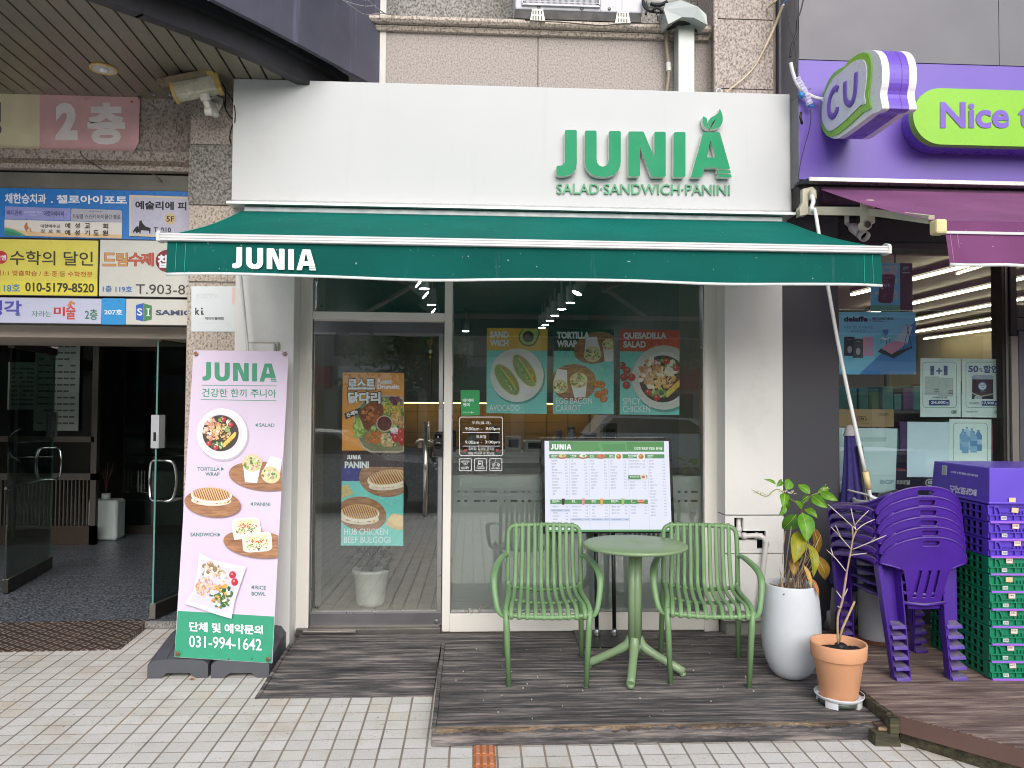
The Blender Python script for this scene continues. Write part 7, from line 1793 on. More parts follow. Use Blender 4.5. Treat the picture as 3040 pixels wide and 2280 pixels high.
# ================================================================ STACKED PURPLE CHAIRS
pur = M('purple_plastic', '#4d2a8f', .36, var=.10, vs=5, bs=.05, bscale=300)
pud = bpy.data.materials.new('purple_dusty'); t = NT(pud); MATS['purple_dusty'] = pud
ge = t.n('NewGeometry'); sx_ = t.n('SeparateXYZ'); t.t.links.new(ge.outputs['Normal'], sx_.inputs[0])
du = t.math('MULTIPLY', t.ramp(sx_.outputs[2], [(.35, 0), (.85, 1)]), t.ramp(t.noise(16, 6, rough=.7), [(.35, .15), (.65, .75)]))
c1 = t.ramp(t.noise(4, 4), [(.3, rgb('#3b197e')), (.7, rgb('#4b2498'))]); c1 = t.mix(t.ramp(t.noise(7, 8, rough=.75), [(.58, 0), (.85, .3)]), c1, rgb('#7a62a0'))
t.end(t.bsdf(t.mix(du, c1, rgb('#8a8378')), t.mix(du, (.34,)*3, (.8,)*3), 0, t.bump(t.noise(300, 2), .08, .001), .5))
def stack_chair(label):
    o = thing('plastic_chair', (0, 0, 0), label, 'chair', 'stacked purple plastic chairs')
    zt, zb0_ = .755, .36
    def half(z):
        if z > .605: return .238*max(0.0, 1-((z-.605)/.152)**2.1)**.5
        if z > .555: return .122+.116*((z-.555)/.05)**2.6
        return .088+.034*((z-.36)/.195)**1.3
    b = MB(); NX, NZ = 88, 90; V = []; F = []
    for j in range(NZ+1):
        z = zb0_+(zt-zb0_)*j/NZ; w = max(.02, half(z))
        for i in range(NX+1):
            x = w*(-1+2*i/NX); k = (z-zb0_)/(zt-zb0_); V.append((x, -.075*k+.85*x*x*(1 if abs(x) < .3 else 1)-.015, z+.0))
    for j in range(NZ):
        for i in range(NX):
            q = [V[a] for a in (j*(NX+1)+i, j*(NX+1)+i+1, (j+1)*(NX+1)+i+1, (j+1)*(NX+1)+i)]
            x = sum(p[0] for p in q)/4; z = sum(p[2] for p in q)/4
            hx = max(0, abs(x)-.034); 
            if hx*hx+(z-.724)**2 < .0135**2: continue
            cut = False
            for s_ in (-.056, 0, .056):
                t_ = (z-.500)/.076; xx = s_*.9+.010*t_
                if abs(t_) < 1 and abs(x-xx) < .0088: cut = True
            if not cut: F.append((j*(NX+1)+i, j*(NX+1)+i+1, (j+1)*(NX+1)+i+1, (j+1)*(NX+1)+i))
    b.add(V, F, pud, True); bo = b.build('backrest', o, local=True)
    sm = bo.modifiers.new('thick', 'SOLIDIFY'); sm.thickness = .007; sm.offset = 0
    b = MB(); rim = []
    for j in range(int(NZ*.56), NZ+1, 1):
        v = V[j*(NX+1)]; rim.append(v)
    rr = rim+[V[NZ*(NX+1)+i] for i in range(4, NX, 6)]+[V[j*(NX+1)+NX] for j in range(NZ, int(NZ*.56)-1, -1)]
    b.tube(rr, .0062, pud, 6); b.build('rim', o, local=True)
    for s_ in (-1, 1):   # arm: broad lipped band from the back to the front leg
        b = MB(); pth = spline([(s_*.215, .02, .612), (s_*.238, .08, .628), (s_*.262, .20, .622), (s_*.272, .33, .606), (s_*.270, .40, .585), (s_*.262, .425, .54)], 4)
        b.tube(pth, 1.0, pud, 10, flat=(.030, .0055), up=(0, 0, 1)); b.tube([p+Vector((s_*.028, 0, -.012)) for p in pth], 1.0, pud, 8, flat=(.004, .014), up=(0, 0, 1))
        b.build('arm', o, local=True)
    for s_ in (-1, 1):   # sweeping wing that carries the backrest round into the arm
        b = MB(); top = spline([(s_*.165, -.045, .715), (s_*.205, -.015, .690), (s_*.238, .05, .655), (s_*.262, .16, .632), (s_*.274, .30, .618), (s_*.274, .40, .596)], 4)
        bot = spline([(s_*.200, .018, .600), (s_*.222, .03, .600), (s_*.246, .08, .604), (s_*.264, .18, .602), (s_*.272, .30, .592), (s_*.268, .40, .565)], 4)
        n_ = len(top); b.add(list(top)+list(bot), [(i, i+1, n_+i+1, n_+i) for i in range(n_-1)], pud, True); b.tube(top, .0062, pud, 6)
        wo_ = b.build('wing', o, local=True); sm = wo_.modifiers.new('thick', 'SOLIDIFY'); sm.thickness = .006; sm.offset = 0
    b = MB(); V2 = []; N1, N2 = 14, 12
    for j in range(N2+1):
        y = .06+.37*j/N2
        for i in range(N1+1):
            w = .13+.07*min(1, j/4); x = w*(-1+2*i/N1); V2.append((x, y, .405-.012*cos(pi*x/.44)+.01*(j/N2)-.10*max(0, (j-10)/2)**2*.25))
    b.add(V2, [(j*(N1+1)+i, j*(N1+1)+i+1, (j+1)*(N1+1)+i+1, (j+1)*(N1+1)+i) for j in range(N2) for i in range(N1)], pud, True); b.tube([(-.115, -.022, .395), (0, -.032, .385), (.115, -.022, .395)], .010, pud, 6)
    so = b.build('seat', o, local=True); sm = so.modifiers.new('thick', 'SOLIDIFY'); sm.thickness = .008
    def legp(top, bot, wt, wb, dt, name='leg'):
        b = MB(); T_, B_ = Vector(top), Vector(bot); out = 1 if B_.x > 0 else -1
        def sect(c, w, d): return [c+Vector((-w/2, -d/2, 0)), c+Vector((w/2, -d/2, 0)), c+Vector((w/2*.9, d/2, 0)), c+Vector((-w/2*.9, d/2, 0))]
        s0 = sect(B_, wb, dt*.8); s1 = sect(T_, wt, dt)
        # channel: a back wall and an inner wall, open to the outside, with a foot ledge across it
        b.hexa([s0[3], s0[2], s0[2]+Vector((0, .006, 0)), s0[3]+Vector((0, .006, 0)), s1[3], s1[2], s1[2]+Vector((0, .006, 0)), s1[3]+Vector((0, .006, 0))], pud)
        i0, i1 = (1, 2) if out < 0 else (0, 3)
        b.hexa([s0[i0]+Vector((-.003, 0, 0)), s0[i0]+Vector((.003, 0, 0)), s0[i1]+Vector((.003, 0, 0)), s0[i1]+Vector((-.003, 0, 0)), s1[i0]+Vector((-.003, 0, 0)), s1[i0]+Vector((.003, 0, 0)), s1[i1]+Vector((.003, 0, 0)), s1[i1]+Vector((-.003, 0, 0))], pud)
        if out < 0: b.hexa([s0[0]+Vector((-.002, .01, 0)), s0[0]+Vector((.003, .01, 0)), s0[3]+Vector((.003, 0, 0)), s0[3]+Vector((-.002, 0, 0)), s1[0]+Vector((-.002, .01, 0)), s1[0]+Vector((.003, .01, 0)), s1[3]+Vector((.003, 0, 0)), s1[3]+Vector((-.002, 0, 0))], pud)
        x0, x1 = -wb/2+(.0 if out < 0 else .004), wb/2+(.010 if out > 0 else -.004)
        b.hexa([B_+Vector((x0, -dt*.4-.012, 0)), B_+Vector((x1, -dt*.4-.008, 0)), B_+Vector((x1, dt*.4, 0)), B_+Vector((x0, dt*.4, 0)), B_+Vector((x0, -dt*.4-.004, .016)), B_+Vector((x1, -dt*.4-.002, .016)), B_+Vector((x1, dt*.4, .026)), B_+Vector((x0, dt*.4, .026))], pud)
        b.build(name, o, local=True)
    legp((-.182, .03, .605), (-.150, -.045, 0), .118, .080, .07); legp((.182, .03, .605), (.150, -.045, 0), .118, .080, .07)
    legp((-.245, .42, .56), (-.215, .40, 0), .085, .07, .055); legp((.245, .42, .56), (.215, .40, 0), .085, .07, .055)
    return o
sc0 = stack_chair('purple plastic chair at the bottom of the stack of six')
sc0.location = (2.44, -1.03, cz+.001)
for i, w in enumerate(('second purple plastic chair from the bottom of the stack', 'third purple plastic chair from the bottom of the stack', 'fourth purple plastic chair from the bottom of the stack', 'fifth purple plastic chair from the bottom of the stack', 'topmost purple plastic chair of the stack of six')):
    c = copy_tree(sc0); c['label'] = w; c.location = (2.44-.0015*(i+1), -1.03+.006*(i+1), cz+.001+.0530*(i+1)); c.rotation_euler = (0, 0, radians((.4, -.5, .3, -.2, .5)[i]))

# ================================================================ STACKED CRATES
cgr = M('crate_green', '#12805c', .40, var=.10, vs=4); cpu = M('crate_purple', '#5a3fbc', .38, var=.10, vs=4); cst = M('crate_strip', '#a066dc', .35, var=.08)
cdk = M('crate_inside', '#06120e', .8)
lab = ink('#cfd2d2'); bar = ink('#3a3f42'); sal = ink('#d6a898')
CH = .0925
def crate(col, label, group):
    o = thing('crate', (0, 0, 0), label, 'crate', group); W, D_, H = .62, .60, CH-.004
    b = MB()
    b.box(0, W, .012, .022, .004, H, col); b.box(.012, W, D_-.02, D_, 0, H, col); b.box(W-.01, W, .02, D_-.02, 0, H, col)
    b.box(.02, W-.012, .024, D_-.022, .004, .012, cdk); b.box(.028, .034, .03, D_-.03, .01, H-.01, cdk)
    # front ribs
    b.box(-.006, W, 0, .012, H-.006, H, col); b.box(.0, W, 0, .012, .034, .040, col); b.box(.004, W, 0, .012, .0045, .009, col)
    for x in (-.004, .030, .30, .36): b.box(x, x+.005, .0005, .012, .040, H-.006, col)
    b.prism([Vector((.035, 0, H-.006)), Vector((.052, 0, H-.006)), Vector((.064, 0, .052)), Vector((.064, 0, .040)), Vector((.058, 0, .040)), Vector((.058, 0, .051)), Vector((.048, 0, H-.012)), Vector((.035, 0, H-.012))], (0, .0115, 0), col)
    for x in (.006, .040, .062, .135, .175, .22): b.box(x, x+.004, .001, .012, .009, .034, col)
    b.box(.064, .128, .0015, .012, .050, .054, col); b.box(.128, .134, .0015, .012, .040, .056, col)
    for k in range(5): b.box(.148+k*.018, .151+k*.018, .002, .012, .040, H-.030, col)
    # left side lattice with two rows of openings
    for z0, z1 in ((.0, .010), (.040, .048), (H-.010, H)): b.box(0, .012, .02, D_, z0, z1, col)
    k = 0; y = .02
    while y < D_-.02:
        w = .05 if k == 0 else .014; b.box(.0005, .0125, y, y+w, .0105, H-.0105, col); y += w+.040; k += 1
    b.box(-.003, .0, .02, .055, H-.055, H-.004, col)
    b.build('body', o, local=True)
    b = MB(); b.box(.006, W, -.005, .010, -.005, .0045, cst); b.build('bottom_strip', o, local=True)
    b = MB(); b.box(.066, .094, -.0004, .0004, .012, .031, lab); 
    for q in range(9): b.box(.070+q*.0024, .070+q*.0024+random.choice((.0008, .0014)), -.0007, -.0003, .016, .027, bar)
    b.build('barcode', o, local=True)
    return o
def sticker(o, x, cream_=False, z=.058, tilt=0.):
    b = MB(); w = .036; m = M('sticker_cream', '#dcc193', .6) if cream_ else sal
    T_ = Matrix.Translation((x, -.0012, z)) @ Matrix.Rotation(tilt, 4, 'Y')
    b.box(0, w, -.0004, .0004, 0, .026, m, T_)
    if not cream_:
        b.box(.003, w-.003, -.0007, -.0003, .003, .022, ink('#dcd3cc'), T_)
        for q in range(8): b.box(.005+q*.0032, .005+q*.0032+random.choice((.001, .0018)), -.001, -.0006, .012, .020, bar, T_)
    b.build('sticker', o, local=True)
names = ['lowest', 'second lowest', 'third lowest', 'fourth', 'fifth', 'sixth', 'topmost']
cr0 = None; ang = radians(-3.4)
P0 = PZ(2943, 2019, cz+.001)
gproto = crate(cgr, 'lowest green plastic crate in the stack', 'green crates in the stack')
pproto = crate(cpu, 'lowest purple plastic crate, on top of the green ones', 'purple crates in the stack')
stx = [(.098, False), (.09, False), (.105, False), (.10, False), (.094, False), (.082, True), (.088, False), (.13, False), (.12, False), (.12, True)]
allc = []
for i in range(10):
    if i < 7:
        c = gproto if i == 0 else copy_tree(gproto); c['label'] = names[i]+' green plastic crate '+('counted from the bottom of the tall stack' if 2 < i < 6 else 'in the tall stack')
    else:
        c = pproto if i == 7 else copy_tree(pproto); c['label'] = ('lowest', 'middle', 'upper')[i-7]+' shallow purple crate above the green crates'
    c.location = (P0.x+random.uniform(-.003, .003), P0.y+random.uniform(-.003, .003), cz+.005+CH*i); c.rotation_euler = (0, 0, ang+random.uniform(-.006, .006)); allc.append(c)
for c, (x, cr_) in zip(allc, stx): sticker(c, x, cr_, .058 if not cr_ else .052, random.uniform(-.08, .08))
# upside-down deep bin on the stack
zt = cz+.005+CH*10
bn_ = thing('storage_bin', (P0.x, P0.y, zt), 'deep purple bin turned upside down on top of the crate stack', 'bin')
bn_.rotation_euler = (0, 0, ang)
b = MB(); H = .195
q0 = [(.004, .004), (.62, .004), (.62, .585), (.004, .585)]; q1 = [(.018, .022), (.606, .022), (.606, .567), (.018, .567)]
b.hexa([Vector((*p, 0)) for p in q0]+[Vector((*p, H)) for p in q1], cpu); b.box(-.004, .625, -.004, .59, 0, .016, cpu); b.build('body', bn_, local=True, bevel=.006)
b = MB(); S = Sheet(b, lambda a, c: Vector((.0035+.014*c/H, .02+a, c)), (-1, 0, .07), .0006)   # a along +y (away), c up
S.up(); pl_ = ink('#dcdaf0')
def rot_text(body, a0, a1, c0, h):   # text reads upside down from the street
    S.up(); vs, fs, asp = text2d(body, .05)
    b.add([S.q(a0+(a1-a0)*p, c0-h*q) for p, q in vs], fs, pl_)
rot_text('BGF로지스', .10, .36, .070, .046); rot_text('무단사용시 법적 처벌을 받을 수 있습니다', .095, .36, .150, .013)
S.up(); S.mb.poly([S.q(.395, .12), S.q(.45, .12), S.q(.45, .176), S.q(.395, .176)], lab); S.up()
for q in range(8): S.mb.poly([S.q(.405, .126+q*.0058), S.q(.44, .126+q*.0058), S.q(.44, .1275+q*.0058), S.q(.405, .1275+q*.0058)], bar)
b.build('lettering', bn_, local=True)
sticker(bn_, .105, True, .012)

# ================================================================ FOLDED PARASOL, tub behind the chairs
po = Vector((2.50, -.20, cz))
pr = thing('closed_parasol', po, 'folded dark violet parasol with rusty disc base behind the chairs', 'parasol')
rust = M('rusty_base', '#5f3a24', .8, var=.35, vs=7, dirt=.4)
MB().lathe([(0, .0), (.165, .0), (.168, .006), (.160, .014), (.05, .022), (.05, .07), (.0, .07)], rust, (0.03, -.18, 0), 40).build('base', pr, local=True)
b = MB(); b.tube([(.03, -.18, .02), (.035, -.18, .42), (0, -.06, 1.2)], .020, M('pole_chrome', '#9a958f', .2, .9, var=.1, dirt=.35), 12); b.build('pole', pr, local=True)
can_m = M('parasol_cloth', '#30266a', .75, var=.16, vs=9, bs=.2, bscale=120)
b = MB(); N = 64; V = []; L = 22
for j in range(L+1):
    t_ = j/L; z = 1.27-.95*t_; r0_ = .032+.115*t_**1.1
    cx_, cy_ = .03*t_-.035, -.10*t_
    for i in range(N):
        a = 2*pi*i/N; r_ = r0_*(1+(.30*t_+.08)*cos(8*a+2.2*t_)+.08*t_*cos(17*a+1))
        V.append((cx_+r_*cos(a), cy_+r_*.85*sin(a), z-.03*t_*cos(8*a)))
b.add(V, [(j*N+i, j*N+(i+1) % N, (j+1)*N+(i+1) % N, (j+1)*N+i) for j in range(L) for i in range(N)], can_m, True); b.build('canopy', pr, local=True)
b = MB(); b.lathe([(.0, 1.335), (.018, 1.33), (.03, 1.30), (.036, 1.275), (.040, 1.268), (.040, 1.262)], M('parasol_cap', '#a9a3a8', .6), (-.035, 0, 0), 20); b.tube([Vector(V[L*N+i])+Vector((0, -.003, 0)) for i in range(0, 24)], .006, M('piping_grey', '#a39fa3', .7), 5)
b.tube(spline([(-.10, -.10, .92), (-.02, -.17, .90), (.06, -.13, .88)], 4), .007, M('piping_grey'), 6); b.build('cap', pr, local=True)
tb_ = PY(2612, 1500, -.55)
k = thing('tub', (tb_.x+.06, -.40, .145), 'pale grey round tub with dark lid behind the top of the purple chairs', 'tub')
MB().lathe([(0, 0), (.10, 0), (.11, .02), (.12, .82), (.135, .84), (.14, .87), (.135, .875), (.12, .86), (.11, .80)], M('tub_grey', '#a7a9b0', .5, var=.05), n=28).build('body', k, local=True)
MB().lathe([(.13, .80), (.14, .82), (.10, .90), (0, .93)], M('tub_lid', '#2b2d33', .5), (.16, .05, 0), 28).build('lid', k, local=True)
b = MB(); rb = M('bundle_cloth', '#8d8b8c', .8, var=.15)
for q in range(14):
    x = 2.25+random.random()*.32; b.tube([(x, -.30+random.random()*.1, cz+.03), (x+random.uniform(-.05, .05), -.33, .30+random.random()*.2)], [.02, .014], rb, 6)
k = thing('folded_frames', (2.4, -.3, cz), 'bundle of pale folded frame legs lying behind the rusty parasol base', 'frames'); b.build('legs', k)

# ================================================================ FITTINGS ABOVE THE FASCIA
KX = 860/2212
tz7 = lambda x, y, Y: PY(1500+x*KX, y*KX, Y)
AY = -.095
ac = thing('outdoor_unit', tz7(560, 180, -.1), 'grey air-conditioner outdoor unit on two white feet on the stone ledge', 'air conditioner')
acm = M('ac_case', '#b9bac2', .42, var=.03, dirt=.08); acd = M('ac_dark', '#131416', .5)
a, c = tz7(76, 78, AY), tz7(1050, 92, AY); zb_ = (a.z+c.z)/2
b = MB(); b.box(a.x, c.x, AY, .22, zb_, zb_+.62, acm); b.build('case', ac, bevel=.01)
b = MB(); b.box(a.x, c.x-.01, AY+.008, .22, zb_-.058, zb_-.001, acd); b.build('base_tray', ac)
b = MB(); g0, g1 = tz7(125, 0, AY), tz7(722, 0, AY); zg0 = tz7(420, 48, AY).z
b.box(g0.x, g1.x, AY-.018, AY-.001, zg0-.006, zg0+.006, acm)
for x in (g0.x, g1.x-.008): b.box(x, x+.008, AY-.018, AY-.001, zg0, zg0+.5, acm)
for k in range(60):
    x = g0.x+.02+(g1.x-g0.x-.05)*k/59; b.box(x, x+.0035, AY-.014, AY-.001, zg0+.006, zg0+.5, acm)
for k in range(12): b.box(g0.x, g1.x, AY-.012, AY-.002, zg0+.02+k*.04, zg0+.024+k*.04, acm)
b.build('fan_grille', ac)
b = MB(); b.box(g0.x+.01, g1.x-.01, AY-.0015, AY-.0005, zg0+.012, zg0+.5, M('ac_grey', '#77787f', .6)); 
for x in (727, 890): q = tz7(x, 60, AY); b.box(q.x, q.x+.002, AY-.002, AY-.0003, zb_+.005, zb_+.6, M('ac_grey'))
for x, y in ((256, 55), (586, 64), (795, 65)): b.lathe([(0, 0), (.009, 0), (.011, .003)], steel_dull, tz7(x, y, AY-.006), 14, axis=(0, 1, 0))
b.build('panel_seams', ac)
for x0, x1, yt, yb2 in ((188, 305, 66, 157), (838, 958, 82, 178)):
    b = MB(); t0, t1 = tz7(x0+18, yt, AY-.008), tz7(x1-18, yt, AY-.008); s0, s1 = tz7(x0, yb2, AY-.012), tz7(x1, yb2, AY-.012)
    b.hexa([s0, s1, s1+Vector((0, .30, 0)), s0+Vector((0, .30, 0)), t0, t1, t1+Vector((0, .10, 0)), t0+Vector((0, .10, 0))], M('foot_white', '#d5d3c8', .5, dirt=.1))
    for k in range(4):
        for rr_ in (0, 1):
            x = s0.x+(s1.x-s0.x)*(.18+.18*k); z = s0.z+(t0.z-s0.z)*(.1+.45*rr_); yy = s0.y+(t0.y-s0.y)*(.1+.45*rr_)-.002; b.box(x, x+.006, yy-.001, yy+.004, z, z+(t0.z-s0.z)*.28, acd)
    b.build('foot', ac)
hd = thing('cable_duct', tz7(1390, 700, -.12), 'pale square metal duct with a dented flared hood above the fascia', 'duct')
dm = bpy.data.materials.new('duct_metal'); t = NT(dm); MATS['duct_metal'] = dm
c1 = t.ramp(t.noise(2.5, 5), [(.3, rgb('#a9b1ae')), (.7, rgb('#b9bfbb'))]); c1 = t.mix(t.ramp(t.noise(5, 8, rough=.7), [(.5, 0), (.75, .7)]), c1, rgb('#a99f88'))
t.end(t.bsdf(c1, .45, .25))
b = MB(); p0, p1 = tz7(1322, 420, -.16), tz7(1446, 420, -.16); b.box(p0.x, p1.x, -.16, -.04, 2.9, tz7(1390, 140, -.16).z, dm); b.build('duct', hd, bevel=.004)
b = MB()
hp = [tz7(*q) for q in ((1210, 70, -.22), (1245, 185, -.26), (1310, 150, -.27), (1350, 130, -.28), (1440, 135, -.28), (1545, 190, -.25), (1535, 110, -.22), (1470, 50, -.20), (1340, 0, -.18), (1225, 25, -.18))]
b.prism(hp, (0, .17, .03), dm); b.build('hood', hd, bevel=.006)
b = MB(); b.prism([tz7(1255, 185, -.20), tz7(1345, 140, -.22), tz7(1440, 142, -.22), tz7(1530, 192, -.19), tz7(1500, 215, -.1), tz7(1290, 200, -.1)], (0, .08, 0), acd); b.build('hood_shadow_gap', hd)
cd = thing('flexible_conduit', tz7(1230, 690, -.06), 'tan ribbed flexible conduit running down beside the pale duct', 'conduit')
pth = spline([tz7(1310, 180, -.10), tz7(1270, 195, -.09), tz7(1245, 230, -.08), tz7(1232, 300, -.06), tz7(1236, 400, -.06), tz7(1248, 520, -.06), tz7(1245, 600, -.06), tz7(1228, 720, -.06)], 14)
b = MB(); b.tube(pth, [.0155 if i % 2 else .0125 for i in range(len(pth))], M('conduit_tan', '#8a7d6b', .55, var=.1), 10); b.build('conduit', cd)
b = MB(); b.tube(pth[int(len(pth)*.66):int(len(pth)*.76)], .0175, M('tape_white', '#cfcdc8', .5, var=.2, vs=40), 10); b.build('tape', cd)
wires = MB()
for pts, r_ in (([(1050, -10), (1060, 50), (1110, 85), (1160, 60), (1215, 100)], .009), ([(1060, 30), (1090, 80), (1150, 95), (1220, 95)], .007), ([(1050, 0), (1080, 60), (1075, 110)], .008), ([(1140, 70), (1160, 120), (1165, 165)], .003), ([(1190, 90), (1200, 150), (1230, 165), (1260, 150)], .005), ([(1110, 30), (1180, 40), (1240, 10)], .012), ([(1240, 120), (1225, 160), (1260, 185)], .004)):
    wires.tube(spline([tz7(x, y, -.12-.02*i) for i, (x, y) in enumerate(pts)], 5), r_, M('black_cable'), 7)
tag(wires.build('cable_bundle'), 'tangle of black cables between the outdoor unit and the duct hood', 'cable')
w2 = MB(); w2.tube([tz7(1080, 25, -.08), tz7(1330, 0, -.08)], .016, M('pipe_pale', '#a7a5a0', .5), 8); w2.tube([tz7(1090, 40, -.07), tz7(1240, 45, -.07)], .02, M('pipe_pale2', '#b3aea6', .6), 8)
tag(w2.build('wrapped_pipe'), 'pale wrapped pipes between the outdoor unit and the duct hood', 'pipe')
w3 = MB(); w3.tube(spline([tz7(150, 155, -.125), tz7(420, 170, -.12), tz7(600, 185, -.125), tz7(750, 195, -.125), tz7(900, 180, -.13), tz7(1180, 182, -.12)], 5), .004, M('thin_cable', '#4b443d', .6), 5)
tag(w3.build('ledge_cable'), 'thin dark cable sagging along the stone ledge under the outdoor unit', 'cable')
w4 = MB(); w4.tube(spline([tz7(2125, 30, -.30), tz7(2085, 130, -.24), tz7(2050, 220, -.20), tz7(1990, 350, -.18), tz7(1910, 500, -.175), tz7(1820, 600, -.18), tz7(1730, 670, -.20), tz7(1690, 705, -.25)], 5), [.009]*16+[.0055]*20, M('cream_cable', '#c9b89a', .5, var=.06), 8)
w4.tube(spline([tz7(2080, -10, -.25), tz7(2050, 20, -.23), tz7(2012, 52, -.18)], 4), .008, M('cream_cable'), 8)
tag(w4.build('cream_cable'), 'cream cable slanting down across the right granite column', 'cable')
kz = lambda x, y, Y=-.47: PY(2280+x*KCU, y*KCU, Y)
w5 = MB(); w5.tube(spline([kz(290, 0), kz(265, 100), kz(240, 170), kz(235, 270), kz(195, 380), kz(183, 470)], 5), [.004]*10+[.007]*16, M('black_cable'), 8)
w5.tube(spline([kz(140, 0, -.44), kz(170, 200, -.44), kz(215, 350, -.44), kz(235, 600, -.44)], 4), .0016, M('black_cable'), 5)
w5.tube(spline([kz(195, 825), kz(270, 775), kz(330, 740), kz(352, 722)], 3), .0022, M('black_cable'), 5); w5.tube(spline([kz(348, 900), kz(352, 960), kz(340, 1060), kz(300, 1200), kz(270, 1320), kz(252, 1440), kz(262, 1500)], 4), .0025, M('black_cable'), 5); w5.tube([kz(272, 920), kz(265, 960), kz(280, 1020)], .008, M('black_cable'), 6)
tag(w5.build('black_cable'), 'black cable hanging down the left edge of the violet fascia', 'cable')
sl = thing('cable_sleeve', kz(260, 700), 'white cable sleeve wrapped in clear tape leading to the bubble sign', 'cable')
b = MB(); b.tube(spline([kz(186, 515), kz(205, 600), kz(235, 680), kz(290, 750), kz(350, 785), kz(400, 805), kz(450, 815, -.5)], 5), .0115, M('sleeve_white', '#cfccd2', .45, var=.06), 10); b.build('sleeve', sl)
tp_ = bpy.data.materials.new('clear_tape'); t = NT(tp_); tr = t.n('BsdfTransparent'); gl2 = t.n('BsdfPrincipled'); gl2.inputs['Base Color'].default_value = (.66, .62, .82, 1); gl2.inputs['Roughness'].default_value = .2; mx = t.n('MixShader'); mx.inputs[0].default_value = .55; t.t.links.new(tr.outputs[0], mx.inputs[1]); t.t.links.new(gl2.outputs[0], mx.inputs[2]); t.end(mx)
pth = spline([kz(235, 640), kz(270, 700), kz(315, 780), kz(345, 860)], 8)
b = MB(); b.tube(pth, [.018+.006*((i*37) % 5)/5 for i in range(len(pth))], tp_, 9, smooth=False); b.build('tape_wrap', sl)
b = MB(); b.tube([kz(265, 760), kz(285, 800)], .015, M('tape_blue', '#2f7fc4', .4), 8); b.tube([kz(335, 872), kz(372, 868)], .010, M('tape_blue'), 8); b.build('blue_tape', sl)
w6 = MB(); w6.tube(spline([kz(100, 40, -.40), kz(130, 20, -.42), kz(150, 0, -.42), kz(130, -20, -.42)], 4), .004, M('blue_wire', '#2f5f8f', .5), 6)
tag(w6.build('blue_wire'), 'short blue wire at the top of the right granite column', 'wire')
# old box camera on the left column
za2 = lambda x, y, Y: PY(x*KA, y*KA, Y)
bc = thing('security_camera', za2(1870, 900, -.13), 'grimy weathered box camera bracketed to the left granite column', 'camera')
hc = M('housing_grimy', '#c0baa8', .6, var=.2, vs=14, dirt=.5); hy2 = M('housing_yellowed', '#c2a661', .6, var=.15, vs=14, dirt=.3); hs2 = M('hood_rusty', '#8c7d62', .7, var=.25, vs=18, dirt=.6)
c0, c1 = za2(1500, 803, -.35), za2(1890, 726, -.32)
ax_ = (c1-c0).normalized(); sdv = ax_.cross(Vector((0, 0, 1))).normalized(); upv = sdv.cross(ax_)
if upv.z < 0: upv = -upv
Tm = Matrix((ax_, sdv, upv)).transposed().to_4x4(); Tm.translation = c0; Lc = (c1-c0).length
b = MB(); b.box(.01, Lc-.01, -.05, .05, -.045, .045, hc, Tm); b.build('housing', bc, bevel=.008)
b = MB(); b.box(-.004, .016, -.054, .054, -.05, .05, hy2, Tm); b.box(Lc-.016, Lc+.012, -.054, .054, -.05, .05, hy2, Tm); b.box(-.006, -.004, -.035, .035, -.03, .03, M('lock_gloss'), Tm); b.build('end_caps', bc, bevel=.004)
b = MB(); b.prism([Tm @ Vector(q) for q in ((-.07, -.062, .040), (-.07, -.064, .075), (-.07, -.03, .095), (-.07, .03, .095), (-.07, .064, .075), (-.07, .062, .040), (-.07, .056, .040), (-.07, .056, .072), (-.07, .028, .088), (-.07, -.028, .088), (-.07, -.056, .072), (-.07, -.056, .040))], ax_*(Lc+.02), hs2)
b.prism([Tm @ Vector(q) for q in ((Lc-.05, -.064, .050), (Lc-.05, -.064, .075), (Lc-.05, -.03, .097), (Lc-.05, .03, .097), (Lc-.05, .064, .075), (Lc-.05, .064, .05))], ax_*.05+Vector((0, 0, -.02)), hy2); b.build('sun_hood', bc)
b = MB(); wb_ = M('bracket_white', '#d5d3c9', .5, var=.08, dirt=.2)
m_ = Tm @ Vector((Lc*.62, 0, -.05)); k1 = m_+Vector((.02, .03, -.075)); pl = za2(1880, 905, -.127)
b.tube([m_, k1], .020, wb_, 10); b.tube([m_+Vector((0, 0, .01)), m_+Vector((.01, .01, -.03))], .030, wb_, 10); b.tube(spline([k1, k1+Vector((.03, .06, -.015)), pl+Vector((-.02, -.04, 0)), pl], 4), .017, wb_, 10); b.tube([k1+Vector((-.02, 0, -.015)), k1+Vector((.025, 0, -.015))], .026, wb_, 10)
b.prism([za2(x, y, -.135) for x, y in ((1822, 845), (1850, 820), (1925, 850), (1922, 905), (1885, 972), (1835, 960), (1815, 900))], (0, .008, 0), wb_); b.build('bracket', bc, bevel=.003)
b = MB(); b.tube(spline([za2(1890, 730, -.30), za2(1940, 750, -.22), za2(1948, 850, -.14), za2(1945, 930, -.14), za2(1990, 1010, -.2), za2(2028, 1040, -.24), za2(2005, 1090, -.22), za2(1985, 1180, -.2), za2(1995, 1240, -.18)], 5), .0042, M('black_cable'), 6); b.tube(spline([za2(1955, 790, -.2), za2(2010, 870, -.28), za2(2032, 970, -.31), za2(2028, 1060, -.31)], 5), .0036, M('black_cable'), 6); b.build('cable', bc)
w7 = MB()
K6 = 800/2212; z6 = lambda x, y, Y=-.55: PY(700+x*K6, y*K6, Y)
for pts in ([(880, 0), (960, 60), (1060, 120), (1200, 110), (1290, 125)], [(900, 10), (1040, 50), (1150, 45)], [(1085, 0), (1150, 60), (1230, 115)], [(1060, 0), (1062, 60), (1070, 125)]): w7.tube(spline([z6(x, y, -.50+.1*i) for i, (x, y) in enumerate(pts)], 5), .0035, M('wire_grey', '#8d8b90', .5, dirt=.4), 5)
